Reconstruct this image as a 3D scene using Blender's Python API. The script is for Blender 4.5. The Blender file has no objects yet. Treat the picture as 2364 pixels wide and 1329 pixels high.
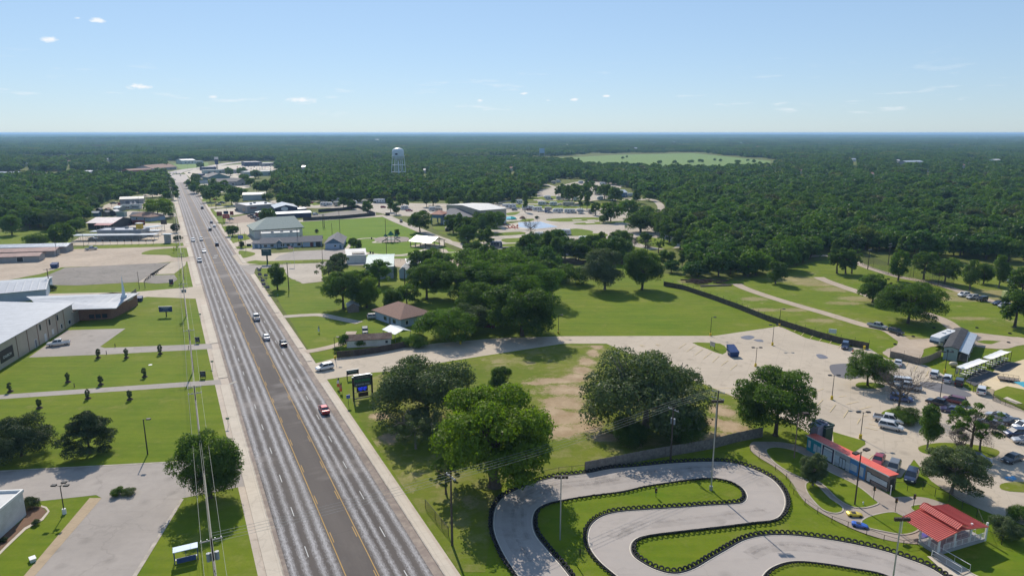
import bpy, bmesh, math, random
import numpy as np
from mathutils import Vector, Matrix
random.seed(7); np.random.seed(7)
PI = math.pi; R = math.radians
scene = bpy.context.scene; COL = scene.collection

# ---------------------------------------------------------------- camera
CAM_H = 60.0; FPX = 1576.0; CX = 1182.0; CY = 664.5; PITCH = R(12.8)
cd = bpy.data.cameras.new('camera'); cam = bpy.data.objects.new('camera', cd); COL.objects.link(cam)
cam.location = (0, 0, CAM_H); cam.rotation_euler = (R(90) - PITCH, 0, 0)
cd.sensor_width = 36; cd.sensor_fit = 'HORIZONTAL'; cd.lens = FPX / 2364 * 36
cd.clip_start = 0.5; cd.clip_end = 80000
scene.camera = cam

# ---------------------------------------------------------------- sky, sun, exposure
SUN_AZ = -17.0; SUN_EL = 40.0            # azimuth from +Y, negative = left
w = bpy.data.worlds.new('World'); scene.world = w; w.use_nodes = True
nt = w.node_tree; nt.nodes.clear()
N = nt.nodes.new; Lk = nt.links.new
out = N('ShaderNodeOutputWorld'); bg = N('ShaderNodeBackground'); bg.inputs['Strength'].default_value = 0.12
sky = N('ShaderNodeTexSky'); sky.sky_type = 'NISHITA'; sky.sun_disc = False
sky.sun_elevation = R(SUN_EL); sky.sun_rotation = R(SUN_AZ)
sky.altitude = 100; sky.air_density = 1.0; sky.dust_density = 0.1; sky.ozone_density = 3.0
# thin fair-weather clouds low over the horizon
tc = N('ShaderNodeTexCoord'); mp = N('ShaderNodeMapping'); mp.inputs['Scale'].default_value = (9, 9, 62)
Lk(tc.outputs['Generated'], mp.inputs['Vector'])
nz = N('ShaderNodeTexNoise'); nz.inputs['Scale'].default_value = 1.6; nz.inputs['Detail'].default_value = 8; nz.inputs['Roughness'].default_value = 0.62
Lk(mp.outputs[0], nz.inputs['Vector'])
cr = N('ShaderNodeMapRange'); cr.inputs['From Min'].default_value = 0.60; cr.inputs['From Max'].default_value = 0.80; cr.clamp = True
Lk(nz.outputs['Fac'], cr.inputs['Value'])
sx = N('ShaderNodeSeparateXYZ'); Lk(tc.outputs['Generated'], sx.inputs[0])
lo = N('ShaderNodeMapRange'); lo.inputs['From Min'].default_value = 0.105; lo.inputs['From Max'].default_value = 0.02; lo.clamp = True
Lk(sx.outputs['Z'], lo.inputs['Value'])
lo2 = N('ShaderNodeMapRange'); lo2.inputs['From Min'].default_value = 0.006; lo2.inputs['From Max'].default_value = 0.03; lo2.clamp = True
Lk(sx.outputs['Z'], lo2.inputs['Value'])
def wm(op, a, b):
    m = N('ShaderNodeMath'); m.operation = op
    for i, v in enumerate((a, b)):
        if isinstance(v, (int, float)): m.inputs[i].default_value = v
        else: Lk(v, m.inputs[i])
    return m.outputs[0]
dens = wm('MULTIPLY', wm('MULTIPLY', cr.outputs[0], lo.outputs[0]), lo2.outputs[0])
def skydir(px, py):
    a = (px - CX) / FPX; b = (CY - py) / FPX
    return Vector((a, math.cos(PITCH) + b * math.sin(PITCH), -math.sin(PITCH) + b * math.cos(PITCH))).normalized()
nz2 = N('ShaderNodeTexNoise'); nz2.inputs['Scale'].default_value = 70; nz2.inputs['Detail'].default_value = 6; nz2.inputs['Roughness'].default_value = 0.6
mp2 = N('ShaderNodeMapping'); mp2.inputs['Scale'].default_value = (1, 1, 2.4); Lk(tc.outputs['Generated'], mp2.inputs['Vector']); Lk(mp2.outputs[0], nz2.inputs['Vector'])
for px, py, wx, wz, am in ((226, 48, 16, 6, 1.3), (180, 42, 9, 4, .8), (118, 92, 16, 6, 1.1), (322, 201, 22, 6, 1.5), (490, 224, 14, 5, .8),
                           (700, 232, 40, 9, .9), (1212, 216, 12, 4, 1.5), (1326, 230, 12, 4, 1.2), (1400, 222, 9, 3, 1.0), (1108, 232, 10, 5, .9), (1265, 232, 9, 3, .9)):
    d = skydir(px, py)
    tx = N('ShaderNodeVectorMath'); tx.operation = 'SUBTRACT'; Lk(tc.outputs['Generated'], tx.inputs[0]); tx.inputs[1].default_value = d
    sc = N('ShaderNodeVectorMath'); sc.operation = 'MULTIPLY'; Lk(tx.outputs[0], sc.inputs[0]); sc.inputs[1].default_value = (FPX / wx, FPX / wx, FPX / wz)
    ln = N('ShaderNodeVectorMath'); ln.operation = 'LENGTH'; Lk(sc.outputs[0], ln.inputs[0])
    g = N('ShaderNodeMapRange'); g.inputs['From Min'].default_value = 1.6; g.inputs['From Max'].default_value = 0.0; g.clamp = True; Lk(ln.outputs['Value'], g.inputs['Value'])
    q = wm('MULTIPLY', wm('SUBTRACT', wm('ADD', g.outputs[0], wm('MULTIPLY', nz2.outputs['Fac'], 1.6)), 1.28), am * 2.0)
    q = wm('MULTIPLY', wm('MAXIMUM', wm('MINIMUM', q, 1.0), 0.0), wm('MINIMUM', wm('MULTIPLY', g.outputs[0], 3.0), 1.0))
    dens = wm('MAXIMUM', dens, q)
mx = N('ShaderNodeMix'); mx.data_type = 'RGBA'; Lk(dens, mx.inputs[0]); 
gm = N('ShaderNodeGamma'); gm.inputs['Gamma'].default_value = 0.5; Lk(sky.outputs[0], gm.inputs['Color'])
tn = N('ShaderNodeMix'); tn.data_type = 'RGBA'; tn.blend_type = 'MULTIPLY'; tn.inputs[0].default_value = 1; Lk(gm.outputs[0], tn.inputs[6]); tn.inputs[7].default_value = (1.62, 1.98, 2.42, 1)
Lk(tn.outputs[2], mx.inputs[6]); mx.inputs[7].default_value = (7.4, 7.7, 8.0, 1)
Lk(mx.outputs[2], bg.inputs['Color']); Lk(bg.outputs[0], out.inputs['Surface'])

sl = bpy.data.lights.new('sun', 'SUN'); sl.energy = 5.0; sl.angle = R(0.5); sl.color = (1.0, 0.92, 0.80)
so = bpy.data.objects.new('sun', sl); COL.objects.link(so)
sd = Vector((math.sin(R(SUN_AZ)) * math.cos(R(SUN_EL)), math.cos(R(SUN_AZ)) * math.cos(R(SUN_EL)), math.sin(R(SUN_EL))))
so.rotation_euler = (-sd).to_track_quat('-Z', 'Y').to_euler(); so.location = (0, 0, 200)
scene.view_settings.view_transform = 'Standard'; scene.view_settings.look = 'None'
scene.view_settings.exposure = 0.06; scene.view_settings.gamma = 1; scene.view_settings.use_curve_mapping = False

# ---------------------------------------------------------------- projection helpers: photo pixel -> point on the ground
def P(x, y, z=0.0):
    a = (x - CX) / FPX; b = (CY - y) / FPX
    d = (a, math.cos(PITCH) + b * math.sin(PITCH), -math.sin(PITCH) + b * math.cos(PITCH))
    t = (z - CAM_H) / d[2]
    return Vector((d[0] * t, d[1] * t, z))
def HT(x, yb, yt):                      # height of something standing at row yb whose top shows at row yt
    Y = P(x, yb)[1]; b = (CY - yt) / FPX
    return CAM_H + Y * (-math.sin(PITCH) + b * math.cos(PITCH)) / (math.cos(PITCH) + b * math.sin(PITCH))
def MPP(y): return CAM_H / (math.cos(PITCH) * (y - (CY - FPX * math.tan(PITCH))))   # metres per pixel, sideways
def PX(X, Y, Z=0.0):                    # world -> pixel
    zc = Y * math.cos(PITCH) - (Z - CAM_H) * math.sin(PITCH); yc = Y * math.sin(PITCH) + (Z - CAM_H) * math.cos(PITCH)
    return CX + FPX * X / zc, CY - FPX * yc / zc
RAZ = R(-26.8); RD = Vector((math.sin(RAZ), math.cos(RAZ), 0)); RN = Vector((RD.y, -RD.x, 0))
def RP(u, v, z=0.0): p = RN * u + RD * v; p.z = z; return p     # road coordinates
def RV(u, row): return (P(0, row).y - u * RN.y) / RD.y

# ---------------------------------------------------------------- materials
MATS = {}
def nodes(name):
    m = bpy.data.materials.new(name); m.use_nodes = True; t = m.node_tree
    b = t.nodes['Principled BSDF']; return m, t, b
def noise(t, scale, detail=4, rough=.55, coord='pos', stretch=None):
    if coord == 'pos': c = t.nodes.new('ShaderNodeNewGeometry').outputs['Position']
    elif coord == 'uv': c = t.nodes.new('ShaderNodeTexCoord').outputs['UV']
    else: c = t.nodes.new('ShaderNodeTexCoord').outputs['Object']
    if stretch:
        m = t.nodes.new('ShaderNodeMapping'); m.inputs['Scale'].default_value = stretch[:3]
        if len(stretch) > 3: m.inputs['Rotation'].default_value = (0, 0, stretch[3])
        t.links.new(c, m.inputs['Vector']); c = m.outputs[0]
    n = t.nodes.new('ShaderNodeTexNoise'); n.inputs['Scale'].default_value = scale; n.inputs['Detail'].default_value = detail; n.inputs['Roughness'].default_value = rough
    t.links.new(c, n.inputs['Vector']); return n.outputs['Fac']
def mrange(t, v, a, b, c=0., d=1.):
    m = t.nodes.new('ShaderNodeMapRange'); m.clamp = True
    for k, x in (('From Min', a), ('From Max', b), ('To Min', c), ('To Max', d)): m.inputs[k].default_value = x
    t.links.new(v, m.inputs['Value']); return m.outputs[0]
def mixc(t, f, a, b, mode='MIX'):
    m = t.nodes.new('ShaderNodeMix'); m.data_type = 'RGBA'; m.blend_type = mode
    if isinstance(f, (int, float)): m.inputs[0].default_value = f
    else: t.links.new(f, m.inputs[0])
    for i, v in ((6, a), (7, b)):
        if isinstance(v, tuple): m.inputs[i].default_value = (*v[:3], 1)
        else: t.links.new(v, m.inputs[i])
    return m.outputs[2]
def mth(t, op, a, b=0.0):
    m = t.nodes.new('ShaderNodeMath'); m.operation = op
    for i, v in enumerate((a, b)):
        if isinstance(v, (int, float)): m.inputs[i].default_value = v
        else: t.links.new(v, m.inputs[i])
    return m.outputs[0]
def bump(t, b, h, strength=.3, dist=.05):
    n = t.nodes.new('ShaderNodeBump'); n.inputs['Strength'].default_value = strength; n.inputs['Distance'].default_value = dist
    t.links.new(h, n.inputs['Height']); t.links.new(n.outputs[0], b.inputs['Normal'])
def mat(name, col, rough=.7, var=.25, scale=1.5, metal=0., spec=.3, coord='obj', dirt=None):
    """plain painted / built surface with uneven tone"""
    if name in MATS: return MATS[name]
    m, t, b = nodes(name)
    n = noise(t, scale, 5, .6, coord)
    dk = tuple(c * (1 - var) for c in col); lt = tuple(min(1, c * (1 + var * .6)) for c in col)
    c = mixc(t, mrange(t, n, .3, .7), dk, lt)
    if dirt: c = mixc(t, mrange(t, noise(t, scale * .35, 6, .7, coord), .52, .72, 0, .6), c, dirt)
    t.links.new(c, b.inputs['Base Color']); b.inputs['Roughness'].default_value = rough
    b.inputs['Metallic'].default_value = metal; b.inputs['Specular IOR Level'].default_value = spec
    MATS[name] = m; return m
def ribbed(name, col, pitch=.6, axis='X', rough=.45, depth=.35, metal=0.0, var=.12):
    """standing-seam / corrugated metal, ribs along one object axis"""
    if name in MATS: return MATS[name]
    m, t, b = nodes(name)
    tcn = t.nodes.new('ShaderNodeTexCoord'); s = t.nodes.new('ShaderNodeSeparateXYZ'); t.links.new(tcn.outputs['Object'], s.inputs[0])
    f = mth(t, 'FRACT', mth(t, 'DIVIDE', s.outputs[axis], pitch))
    rib = mrange(t, mth(t, 'ABSOLUTE', mth(t, 'SUBTRACT', f, .5)), .38, .5)
    n = noise(t, .5, 6, .65, 'obj')
    c = mixc(t, mrange(t, n, .3, .7), tuple(x * (1 - var) for x in col), tuple(min(1, x * (1 + var)) for x in col))
    c = mixc(t, mth(t, 'MULTIPLY', rib, depth), c, tuple(x * .55 for x in col))
    t.links.new(c, b.inputs['Base Color']); b.inputs['Roughness'].default_value = rough; b.inputs['Metallic'].default_value = metal
    b.inputs['Specular IOR Level'].default_value = .4
    bump(t, b, rib, .5, .05); MATS[name] = m; return m

def soil_f(t, ells):
    pos = t.nodes.new('ShaderNodeNewGeometry').outputs['Position']; tot = None
    for x, y, rx_, ry_ in ells:
        p = P(x, y); a = t.nodes.new('ShaderNodeVectorMath'); a.operation = 'SUBTRACT'; t.links.new(pos, a.inputs[0]); a.inputs[1].default_value = p
        b_ = t.nodes.new('ShaderNodeVectorMath'); b_.operation = 'MULTIPLY'; t.links.new(a.outputs[0], b_.inputs[0]); b_.inputs[1].default_value = (1 / rx_, 1 / ry_, 0)
        l = t.nodes.new('ShaderNodeVectorMath'); l.operation = 'LENGTH'; t.links.new(b_.outputs[0], l.inputs[0]); q_ = mrange(t, l.outputs['Value'], 1.5, .35); tot = q_ if tot is None else mth(t, 'MAXIMUM', tot, q_)
    n = mth(t, 'ADD', mth(t, 'MULTIPLY', noise(t, .3, 7, .8), 1.7), mth(t, 'MULTIPLY', noise(t, 1.8, 5, .85), 1.3))
    return mth(t, 'MULTIPLY', mrange(t, mth(t, 'ADD', tot, mth(t, 'SUBTRACT', n, 1.5)), .44, .82), mrange(t, tot, 0, .2))
def grass_mat(name, lush, olive, dry, dryness=.62, mow=0.0, bare=0.0, ells=None):
    m, t, b = nodes(name)
    big = noise(t, .035, 5, .6); mid = noise(t, .22, 5, .65); fine = noise(t, 2.2, 4, .7); mic = noise(t, 9, 2, .8)
    c = mixc(t, mrange(t, big, .36, .62), lush, olive)
    c = mixc(t, mrange(t, mid, .38, .66, 0, .75), c, tuple(x * .66 for x in lush)); c = mixc(t, mrange(t, noise(t, .09, 6, .7, 'pos', (.45, 1.3, 1)), .48, .66, 0, .6), c, tuple(x * 1.22 for x in olive)); c = mixc(t, mrange(t, noise(t, .16, 6, .75, 'pos', (.7, 1.5, 1)), .54, .66, 0, .5), c, tuple(.5 * x + .5 * y for x, y in zip(olive, dry))); c = mixc(t, mrange(t, noise(t, .55, 5, .75), .52, .7, 0, .45), c, tuple(.75 * x + .25 * y for x, y in zip(olive, dry)))
    c = mixc(t, mrange(t, mth(t, 'ADD', mth(t, 'MULTIPLY', mid, .6), mth(t, 'MULTIPLY', big, .4)), dryness, dryness + .13, 0, .8), c, dry)
    if bare:
        c = mixc(t, mrange(t, mth(t, 'ADD', mth(t, 'MULTIPLY', noise(t, .09, 6, .7), .8), mth(t, 'MULTIPLY', fine, .2)), bare, bare + .06, 0, .85), c, (.42, .31, .2))
    if mow:
        s = noise(t, 1.0, 1, .5, 'pos', (.02, .55, 1, .35)); c = mixc(t, mrange(t, s, .42, .58, 0, mow), c, tuple(x * 1.35 for x in olive))
    c = mixc(t, mrange(t, fine, .25, .75, 0, .55), c, tuple(x * .6 for x in olive))
    c = mixc(t, mrange(t, mic, .3, .7, 0, .35), c, tuple(x * 1.5 for x in lush))
    if ells: c = mixc(t, mth(t, 'MULTIPLY', soil_f(t, ells), .92 if name[0] == 'w' else .5), c, mixc(t, mrange(t, noise(t, .2, 5, .7), .35, .65), (.31, .215, .13), (.45, .335, .225)))
    t.links.new(c, b.inputs['Base Color']); b.inputs['Roughness'].default_value = .9; b.inputs['Specular IOR Level'].default_value = .1
    bump(t, b, mic, .5, .08); MATS[name] = m; return m
GRASS = grass_mat('grass', (.088, .158, .004), (.155, .176, .012), (.27, .24, .07), .53, mow=.25)
PARK = grass_mat('park_grass', (.085, .175, .004), (.13, .19, .008), (.16, .2, .04), .66, mow=.45)
DRYG = grass_mat('worn_grass', (.10, .15, .008), (.17, .175, .022), (.34, .27, .14), .49, bare=.56, ells=[(1378, 799, 2.5, 3), (1370, 815, 2.3, 4), (1356, 835, 2.8, 4.5), (1342, 855, 3, 4.5), (1330, 872, 4, 4), (1285, 878, 8, 2.4), (1240, 884, 4, 1.5), (1310, 900, 7, 4.5), (1300, 930, 6.5, 5), (1310, 965, 7, 5.5), (1295, 995, 5, 4), (1350, 985, 4, 4), (1275, 950, 4, 4), (1670, 950, 3.5, 4.5), (1690, 985, 4, 4), (1650, 975, 3, 3), (1400, 1010, 4, 2.5), (1180, 1000, 4, 4), (880, 960, 3, 2.5), (905, 1010, 3, 3), (1660, 1010, 5, 3)])
DRYG2 = grass_mat('tracked_grass', (.10, .165, .006), (.165, .185, .016), (.30, .25, .11), .53, bare=.58, ells=[(1840, 645, 14, 8), (1880, 655, 12, 6), (1930, 668, 10, 5), (1985, 690, 10, 5), (2060, 700, 10, 5), (2230, 690, 20, 5), (2300, 680, 25, 10), (2364, 690, 20, 8), (1600, 650, 8, 5), (1740, 690, 6, 4), (1760, 715, 8, 3), (1900, 740, 7, 3), (1830, 715, 7, 3), (1950, 700, 8, 3), (2130, 740, 6, 3), (2180, 690, 7, 3), (2240, 735, 9, 2.5), (2100, 780, 5, 3), (2290, 800, 6, 2)])
FLOOR = grass_mat('meadow', (.085, .115, .018), (.13, .14, .03), (.28, .23, .11), .58)
FIELD = grass_mat('hay_field', (.12, .20, .05), (.17, .24, .07), (.22, .25, .09), .6, mow=.5)

def paved(name, col, var=.2, crack=.5, joint=0., joint_ang=0., stain=(.3, .25, .2), stain_amt=.35, rough=.85, fine=3.0):
    m, t, b = nodes(name)
    a = noise(t, .06, 6, .65); c2 = noise(t, .6, 6, .7); f = noise(t, fine * 4, 3, .8)
    c = mixc(t, mrange(t, a, .32, .68), tuple(x * (1 - var) for x in col), tuple(min(1, x * (1 + var * .7)) for x in col))
    c = mixc(t, mrange(t, c2, .45, .72, 0, stain_amt), c, stain)
    c = mixc(t, mrange(t, f, .2, .8, 0, .22), c, tuple(x * .6 for x in col))
    if stain_amt:
        vo = t.nodes.new('ShaderNodeTexVoronoi'); vo.inputs['Scale'].default_value = .33; vo.inputs['Randomness'].default_value = 1; t.links.new(t.nodes.new('ShaderNodeNewGeometry').outputs['Position'], vo.inputs['Vector'])
        sp = t.nodes.new('ShaderNodeSeparateXYZ'); t.links.new(vo.outputs['Color'], sp.inputs[0])
        c = mixc(t, mth(t, 'MULTIPLY', mth(t, 'MULTIPLY', mrange(t, vo.outputs['Distance'], .42, .1), mrange(t, sp.outputs['X'], .62, .8)), mrange(t, f, .3, .7, .15, .55)), c, tuple(x * .45 for x in col))
        c = mixc(t, mrange(t, noise(t, .5, 4, .7, 'pos', (.12, 1.6, 1, .45)), .55, .75, 0, .22), c, tuple(x * .55 for x in col))
    v = t.nodes.new('ShaderNodeTexVoronoi'); v.feature = 'DISTANCE_TO_EDGE'; v.inputs['Scale'].default_value = .07
    pos = t.nodes.new('ShaderNodeNewGeometry').outputs['Position']
    wv = t.nodes.new('ShaderNodeVectorMath'); wv.operation = 'ADD'; nn = t.nodes.new('ShaderNodeTexNoise'); nn.inputs['Scale'].default_value = .3; nn.inputs['Detail'].default_value = 6
    ws = t.nodes.new('ShaderNodeVectorMath'); ws.operation = 'SCALE'; ws.inputs['Scale'].default_value = 5
    t.links.new(pos, nn.inputs['Vector']); t.links.new(nn.outputs['Color'], ws.inputs[0]); t.links.new(pos, wv.inputs[0]); t.links.new(ws.outputs[0], wv.inputs[1]); t.links.new(wv.outputs[0], v.inputs['Vector'])
    c = mixc(t, mth(t, 'MULTIPLY', mrange(t, v.outputs['Distance'], .012, .002), crack), c, tuple(x * .45 for x in col))
    if joint:
        mpn = t.nodes.new('ShaderNodeMapping'); mpn.inputs['Rotation'].default_value = (0, 0, joint_ang); t.links.new(pos, mpn.inputs['Vector'])
        s = t.nodes.new('ShaderNodeSeparateXYZ'); t.links.new(mpn.outputs[0], s.inputs[0])
        for ax in 'XY':
            fr = mth(t, 'ABSOLUTE', mth(t, 'SUBTRACT', mth(t, 'FRACT', mth(t, 'DIVIDE', s.outputs[ax], joint)), .5))
            c = mixc(t, mrange(t, fr, .5 - .06 / joint, .5, 0, .4), c, tuple(x * .5 for x in col))
    t.links.new(c, b.inputs['Base Color']); b.inputs['Roughness'].default_value = rough; b.inputs['Specular IOR Level'].default_value = .12
    bump(t, b, f, .25, .02); MATS[name] = m; return m
CONC = paved('concrete', (.49, .415, .325), .13, .25, 6.0, .45, stain=(.40, .34, .28), stain_amt=.4)
CONC2 = paved('pale_concrete', (.56, .49, .40), .12, .2, 3.0, RAZ, stain=(.42, .35, .27))
ASPH = paved('aged_asphalt', (.36, .32, .285), .14, .22, stain=(.25, .225, .21), stain_amt=.35)
ASPH2 = paved('worn_asphalt', (.24, .215, .19), .2, .7, stain=(.34, .30, .26), stain_amt=.5)
DARKA = paved('new_asphalt', (.10, .10, .105), .15, .2, stain=(.14, .13, .13))
DIRT = paved('dirt', (.43, .345, .265), .2, .0, stain=(.52, .44, .35), stain_amt=.6)
GRAV = paved('gravel', (.46, .40, .33), .16, .0, stain=(.33, .29, .24), stain_amt=.5, fine=4)
TRACK = paved('track_concrete', (.40, .355, .32), .08, .12, 0, stain=(.33, .31, .30), stain_amt=.3)
TAN = paved('tan_walk', (.43, .33, .22), .12, .1, 1.8, .3, stain=(.36, .27, .17))
SAND = paved('sand', (.62, .50, .33), .12, .0, stain=(.52, .42, .28), stain_amt=.4)
WET = mat('damp_patch', (.17, .16, .175), .35, .2, .5, coord='pos')
WHITE = mat('white_paint', (.72, .71, .68), .6, .12, 3); YEL = mat('yellow_paint', (.62, .40, .10), .65, .25, 2, coord='pos'); LINE = mat('faded_yellow_paint', (.62, .50, .28), .8, .2, 1.2, coord='pos')
LWHITE = mat('worn_white_paint', (.70, .69, .66), .7, .2, 1, coord='pos')

def road_mat():
    m, t, b = nodes('road_asphalt')
    tcn = t.nodes.new('ShaderNodeTexCoord'); s = t.nodes.new('ShaderNodeSeparateXYZ'); t.links.new(tcn.outputs['UV'], s.inputs[0]); u = s.outputs['X']
    base = mixc(t, mrange(t, noise(t, .12, 6, .65, 'uv', (1, .12, 1)), .3, .7), (.080, .069, .064), (.130, .113, .102))
    base = mixc(t, mrange(t, noise(t, 8, 3, .8, 'uv'), .5, .8, 0, .4), base, (.16, .14, .13))
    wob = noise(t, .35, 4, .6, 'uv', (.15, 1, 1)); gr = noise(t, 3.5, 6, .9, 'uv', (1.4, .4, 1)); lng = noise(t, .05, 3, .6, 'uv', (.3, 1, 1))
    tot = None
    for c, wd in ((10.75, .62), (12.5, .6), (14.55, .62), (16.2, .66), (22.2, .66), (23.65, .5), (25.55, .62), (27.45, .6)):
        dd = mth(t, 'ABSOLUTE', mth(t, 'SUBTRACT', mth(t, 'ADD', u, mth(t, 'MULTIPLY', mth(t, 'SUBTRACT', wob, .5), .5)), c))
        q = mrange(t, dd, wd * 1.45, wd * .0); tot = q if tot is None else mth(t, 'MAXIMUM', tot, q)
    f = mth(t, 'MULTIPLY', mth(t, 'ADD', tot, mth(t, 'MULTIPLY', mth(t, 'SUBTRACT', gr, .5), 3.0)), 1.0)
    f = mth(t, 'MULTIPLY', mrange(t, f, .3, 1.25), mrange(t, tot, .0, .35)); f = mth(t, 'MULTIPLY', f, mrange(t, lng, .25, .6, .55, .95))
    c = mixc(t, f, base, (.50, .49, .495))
    # dusty patches in the turn lane and across the joints further away
    c = mixc(t, mrange(t, noise(t, .09, 5, .7, 'uv', (1, .5, 1)), .55, .72, 0, .3), c, (.22, .19, .165))
    ft = mth(t, 'FRACT', mth(t, 'DIVIDE', s.outputs['Y'], 13.7)); c = mixc(t, mrange(t, ft, .006, .002, 0, .3), c, (.02, .02, .02))
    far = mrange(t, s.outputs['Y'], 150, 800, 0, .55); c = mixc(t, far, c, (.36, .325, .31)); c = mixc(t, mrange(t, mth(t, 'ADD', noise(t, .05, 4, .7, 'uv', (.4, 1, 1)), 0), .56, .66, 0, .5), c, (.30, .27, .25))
    t.links.new(c, b.inputs['Base Color']); b.inputs['Roughness'].default_value = .85; b.inputs['Specular IOR Level'].default_value = .12
    bump(t, b, gr, .3, .02); return m
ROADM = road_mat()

# ---------------------------------------------------------------- object helpers
def tag(o, label=None, cat=None, group=None, kind=None):
    if label: o['label'] = label
    if cat: o['category'] = cat
    if group: o['group'] = group
    if kind: o['kind'] = kind
    return o
def empty(name, loc, rz=0, label=None, cat=None, group=None, scale=1.0):
    o = bpy.data.objects.new(name, None); COL.objects.link(o); o.location = loc; o.rotation_euler = (0, 0, rz); o.empty_display_size = .5
    o.scale = (scale,) * 3 if isinstance(scale, (int, float)) else scale
    return tag(o, label, cat, group)
def obj(name, me, parent=None):
    o = bpy.data.objects.new(name, me); COL.objects.link(o)
    if parent is not None: o.parent = parent
    return o
class MB:
    """collects shapes, builds ONE mesh"""
    def __init__(s): s.v = []; s.f = []; s.m = []
    def add(s, vs, fs, mi=0):
        n = len(s.v); s.v += [tuple(v) for v in vs]; s.f += [tuple(i + n for i in f) for f in fs]; s.m += [mi] * len(fs); return s
    def box(s, x0, x1, y0, y1, z0, z1, mi=0):
        vs = [(x, y, z) for z in (z0, z1) for y in (y0, y1) for x in (x0, x1)]
        return s.add(vs, [(0, 2, 3, 1), (4, 5, 7, 6), (0, 1, 5, 4), (2, 6, 7, 3), (0, 4, 6, 2), (1, 3, 7, 5)], mi)
    def tube(s, a, b, r0, r1=None, n=8, mi=0, cap=True):
        a = Vector(a); b = Vector(b); r1 = r0 if r1 is None else r1; d = (b - a)
        if d.length < 1e-6: return s
        z = d.normalized(); x = z.orthogonal().normalized(); y = z.cross(x); vs = []
        for c, r in ((a, r0), (b, r1)):
            for i in range(n):
                t = 2 * PI * i / n; vs.append(c + x * math.cos(t) * r + y * math.sin(t) * r)
        fs = [(i, (i + 1) % n, n + (i + 1) % n, n + i) for i in range(n)]
        if cap: fs += [tuple(range(n - 1, -1, -1)), tuple(range(n, 2 * n))]
        return s.add(vs, fs, mi)
    def path(s, pts, r, n=5, mi=0):
        for a, b in zip(pts, pts[1:]): s.tube(a, b, r, r, n, mi)
        return s
    def lathe(s, prof, n=16, c=(0, 0, 0), mi=0):
        vs = []
        for r, z in prof:
            for i in range(n):
                t = 2 * PI * i / n; vs.append((c[0] + r * math.cos(t), c[1] + r * math.sin(t), c[2] + z))
        fs = []
        for k in range(len(prof) - 1):
            for i in range(n): fs.append((k * n + i, k * n + (i + 1) % n, (k + 1) * n + (i + 1) % n, (k + 1) * n + i))
        fs += [tuple(range(n - 1, -1, -1)), tuple(range((len(prof) - 1) * n, len(prof) * n))]
        return s.add(vs, fs, mi)
    def prism(s, poly, h0, h1, mi=0):       # poly in xy
        n = len(poly); vs = [(*p[:2], h0) for p in poly] + [(*p[:2], h1) for p in poly]
        return s.add(vs, [tuple(range(n - 1, -1, -1)), tuple(range(n, 2 * n))] + [(i, (i + 1) % n, n + (i + 1) % n, n + i) for i in range(n)], mi)
    def mesh(s, name, mats, smooth=False):
        me = bpy.data.meshes.new(name); me.from_pydata(s.v, [], s.f)
        if not isinstance(mats, (list, tuple)): mats = [mats]
        for m in mats: me.materials.append(m)
        if len(mats) > 1: me.polygons.foreach_set('material_index', s.m)
        if smooth: me.polygons.foreach_set('use_smooth', [True] * len(me.polygons))
        me.update(); return me
    def build(s, name, mats, parent=None, smooth=False): return obj(name, s.mesh(name, mats, smooth), parent)

def crom(pts, k=6, closed=False):
    pts = [Vector(p) for p in pts]; n = len(pts); o = []
    for i in range(n if closed else n - 1):
        g = lambda j: pts[j % n] if closed else pts[max(0, min(n - 1, j))]
        a, b, c, d = g(i - 1), g(i), g(i + 1), g(i + 2)
        for q in range(k):
            t = q / k; o.append(.5 * ((2 * b) + (c - a) * t + (2 * a - 5 * b + 4 * c - d) * t * t + (3 * b - a - 3 * c + d) * t ** 3))
    if not closed: o.append(pts[-1])
    return o
SIDX = [0]
def sheet_w(name, pts, m, z, kind='structure', thick=0):
    """flat polygon lying on the ground (pts are world points)"""
    bm = bmesh.new(); vs = [bm.verts.new((p.x, p.y, z)) for p in pts]
    f = bm.faces.new(vs); f.normal_update()
    if f.normal.z < 0: f.normal_flip()
    if thick:
        r = bmesh.ops.extrude_face_region(bm, geom=[f]); bmesh.ops.translate(bm, verts=[v for v in r['geom'] if isinstance(v, bmesh.types.BMVert)], vec=(0, 0, 0))
        for v in vs: v.co.z = z - thick
    bmesh.ops.triangulate(bm, faces=bm.faces[:])
    me = bpy.data.meshes.new(name); bm.to_mesh(me); bm.free(); me.materials.append(m); o = obj(name, me)
    if kind: o['kind'] = kind
    return o
def sheet(name, px, m, lv=1, smooth=0, jitter=0, **k):
    pts = [P(*q) for q in px]
    if smooth: pts = crom(pts, smooth, True)
    if jitter:
        pts2 = []
        for a, b in zip(pts, pts[1:] + pts[:1]):
            nn = max(1, int((b - a).length / (jitter * 3))); nn = min(nn, 40)
            for i in range(nn): pts2.append(a.lerp(b, i / nn) + Vector((random.uniform(-1, 1), random.uniform(-1, 1), 0)) * jitter * (.5 if nn > 1 else 0))
        pts = pts2
    SIDX[0] += 1; return sheet_w(name, pts, m, lv * .014 + SIDX[0] * .0004, **k)
def strip_w(name, pts, width, m, z, uv=False, kind='structure'):
    """ribbon along a world polyline"""
    vs = []; fs = []
    for i, p in enumerate(pts):
        a = pts[max(0, i - 1)]; b = pts[min(len(pts) - 1, i + 1)]; d = (b - a); d.z = 0; d.normalize(); n = Vector((d.y, -d.x, 0)); w_ = width[i] if isinstance(width, list) else width
        vs += [(*(p - n * w_ / 2)[:2], z), (*(p + n * w_ / 2)[:2], z)]
        if i: fs.append((2 * i - 2, 2 * i - 1, 2 * i + 1, 2 * i))
    me = bpy.data.meshes.new(name); me.from_pydata(vs, [], fs); me.materials.append(m); o = obj(name, me)
    if kind: o['kind'] = kind
    return o
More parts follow.
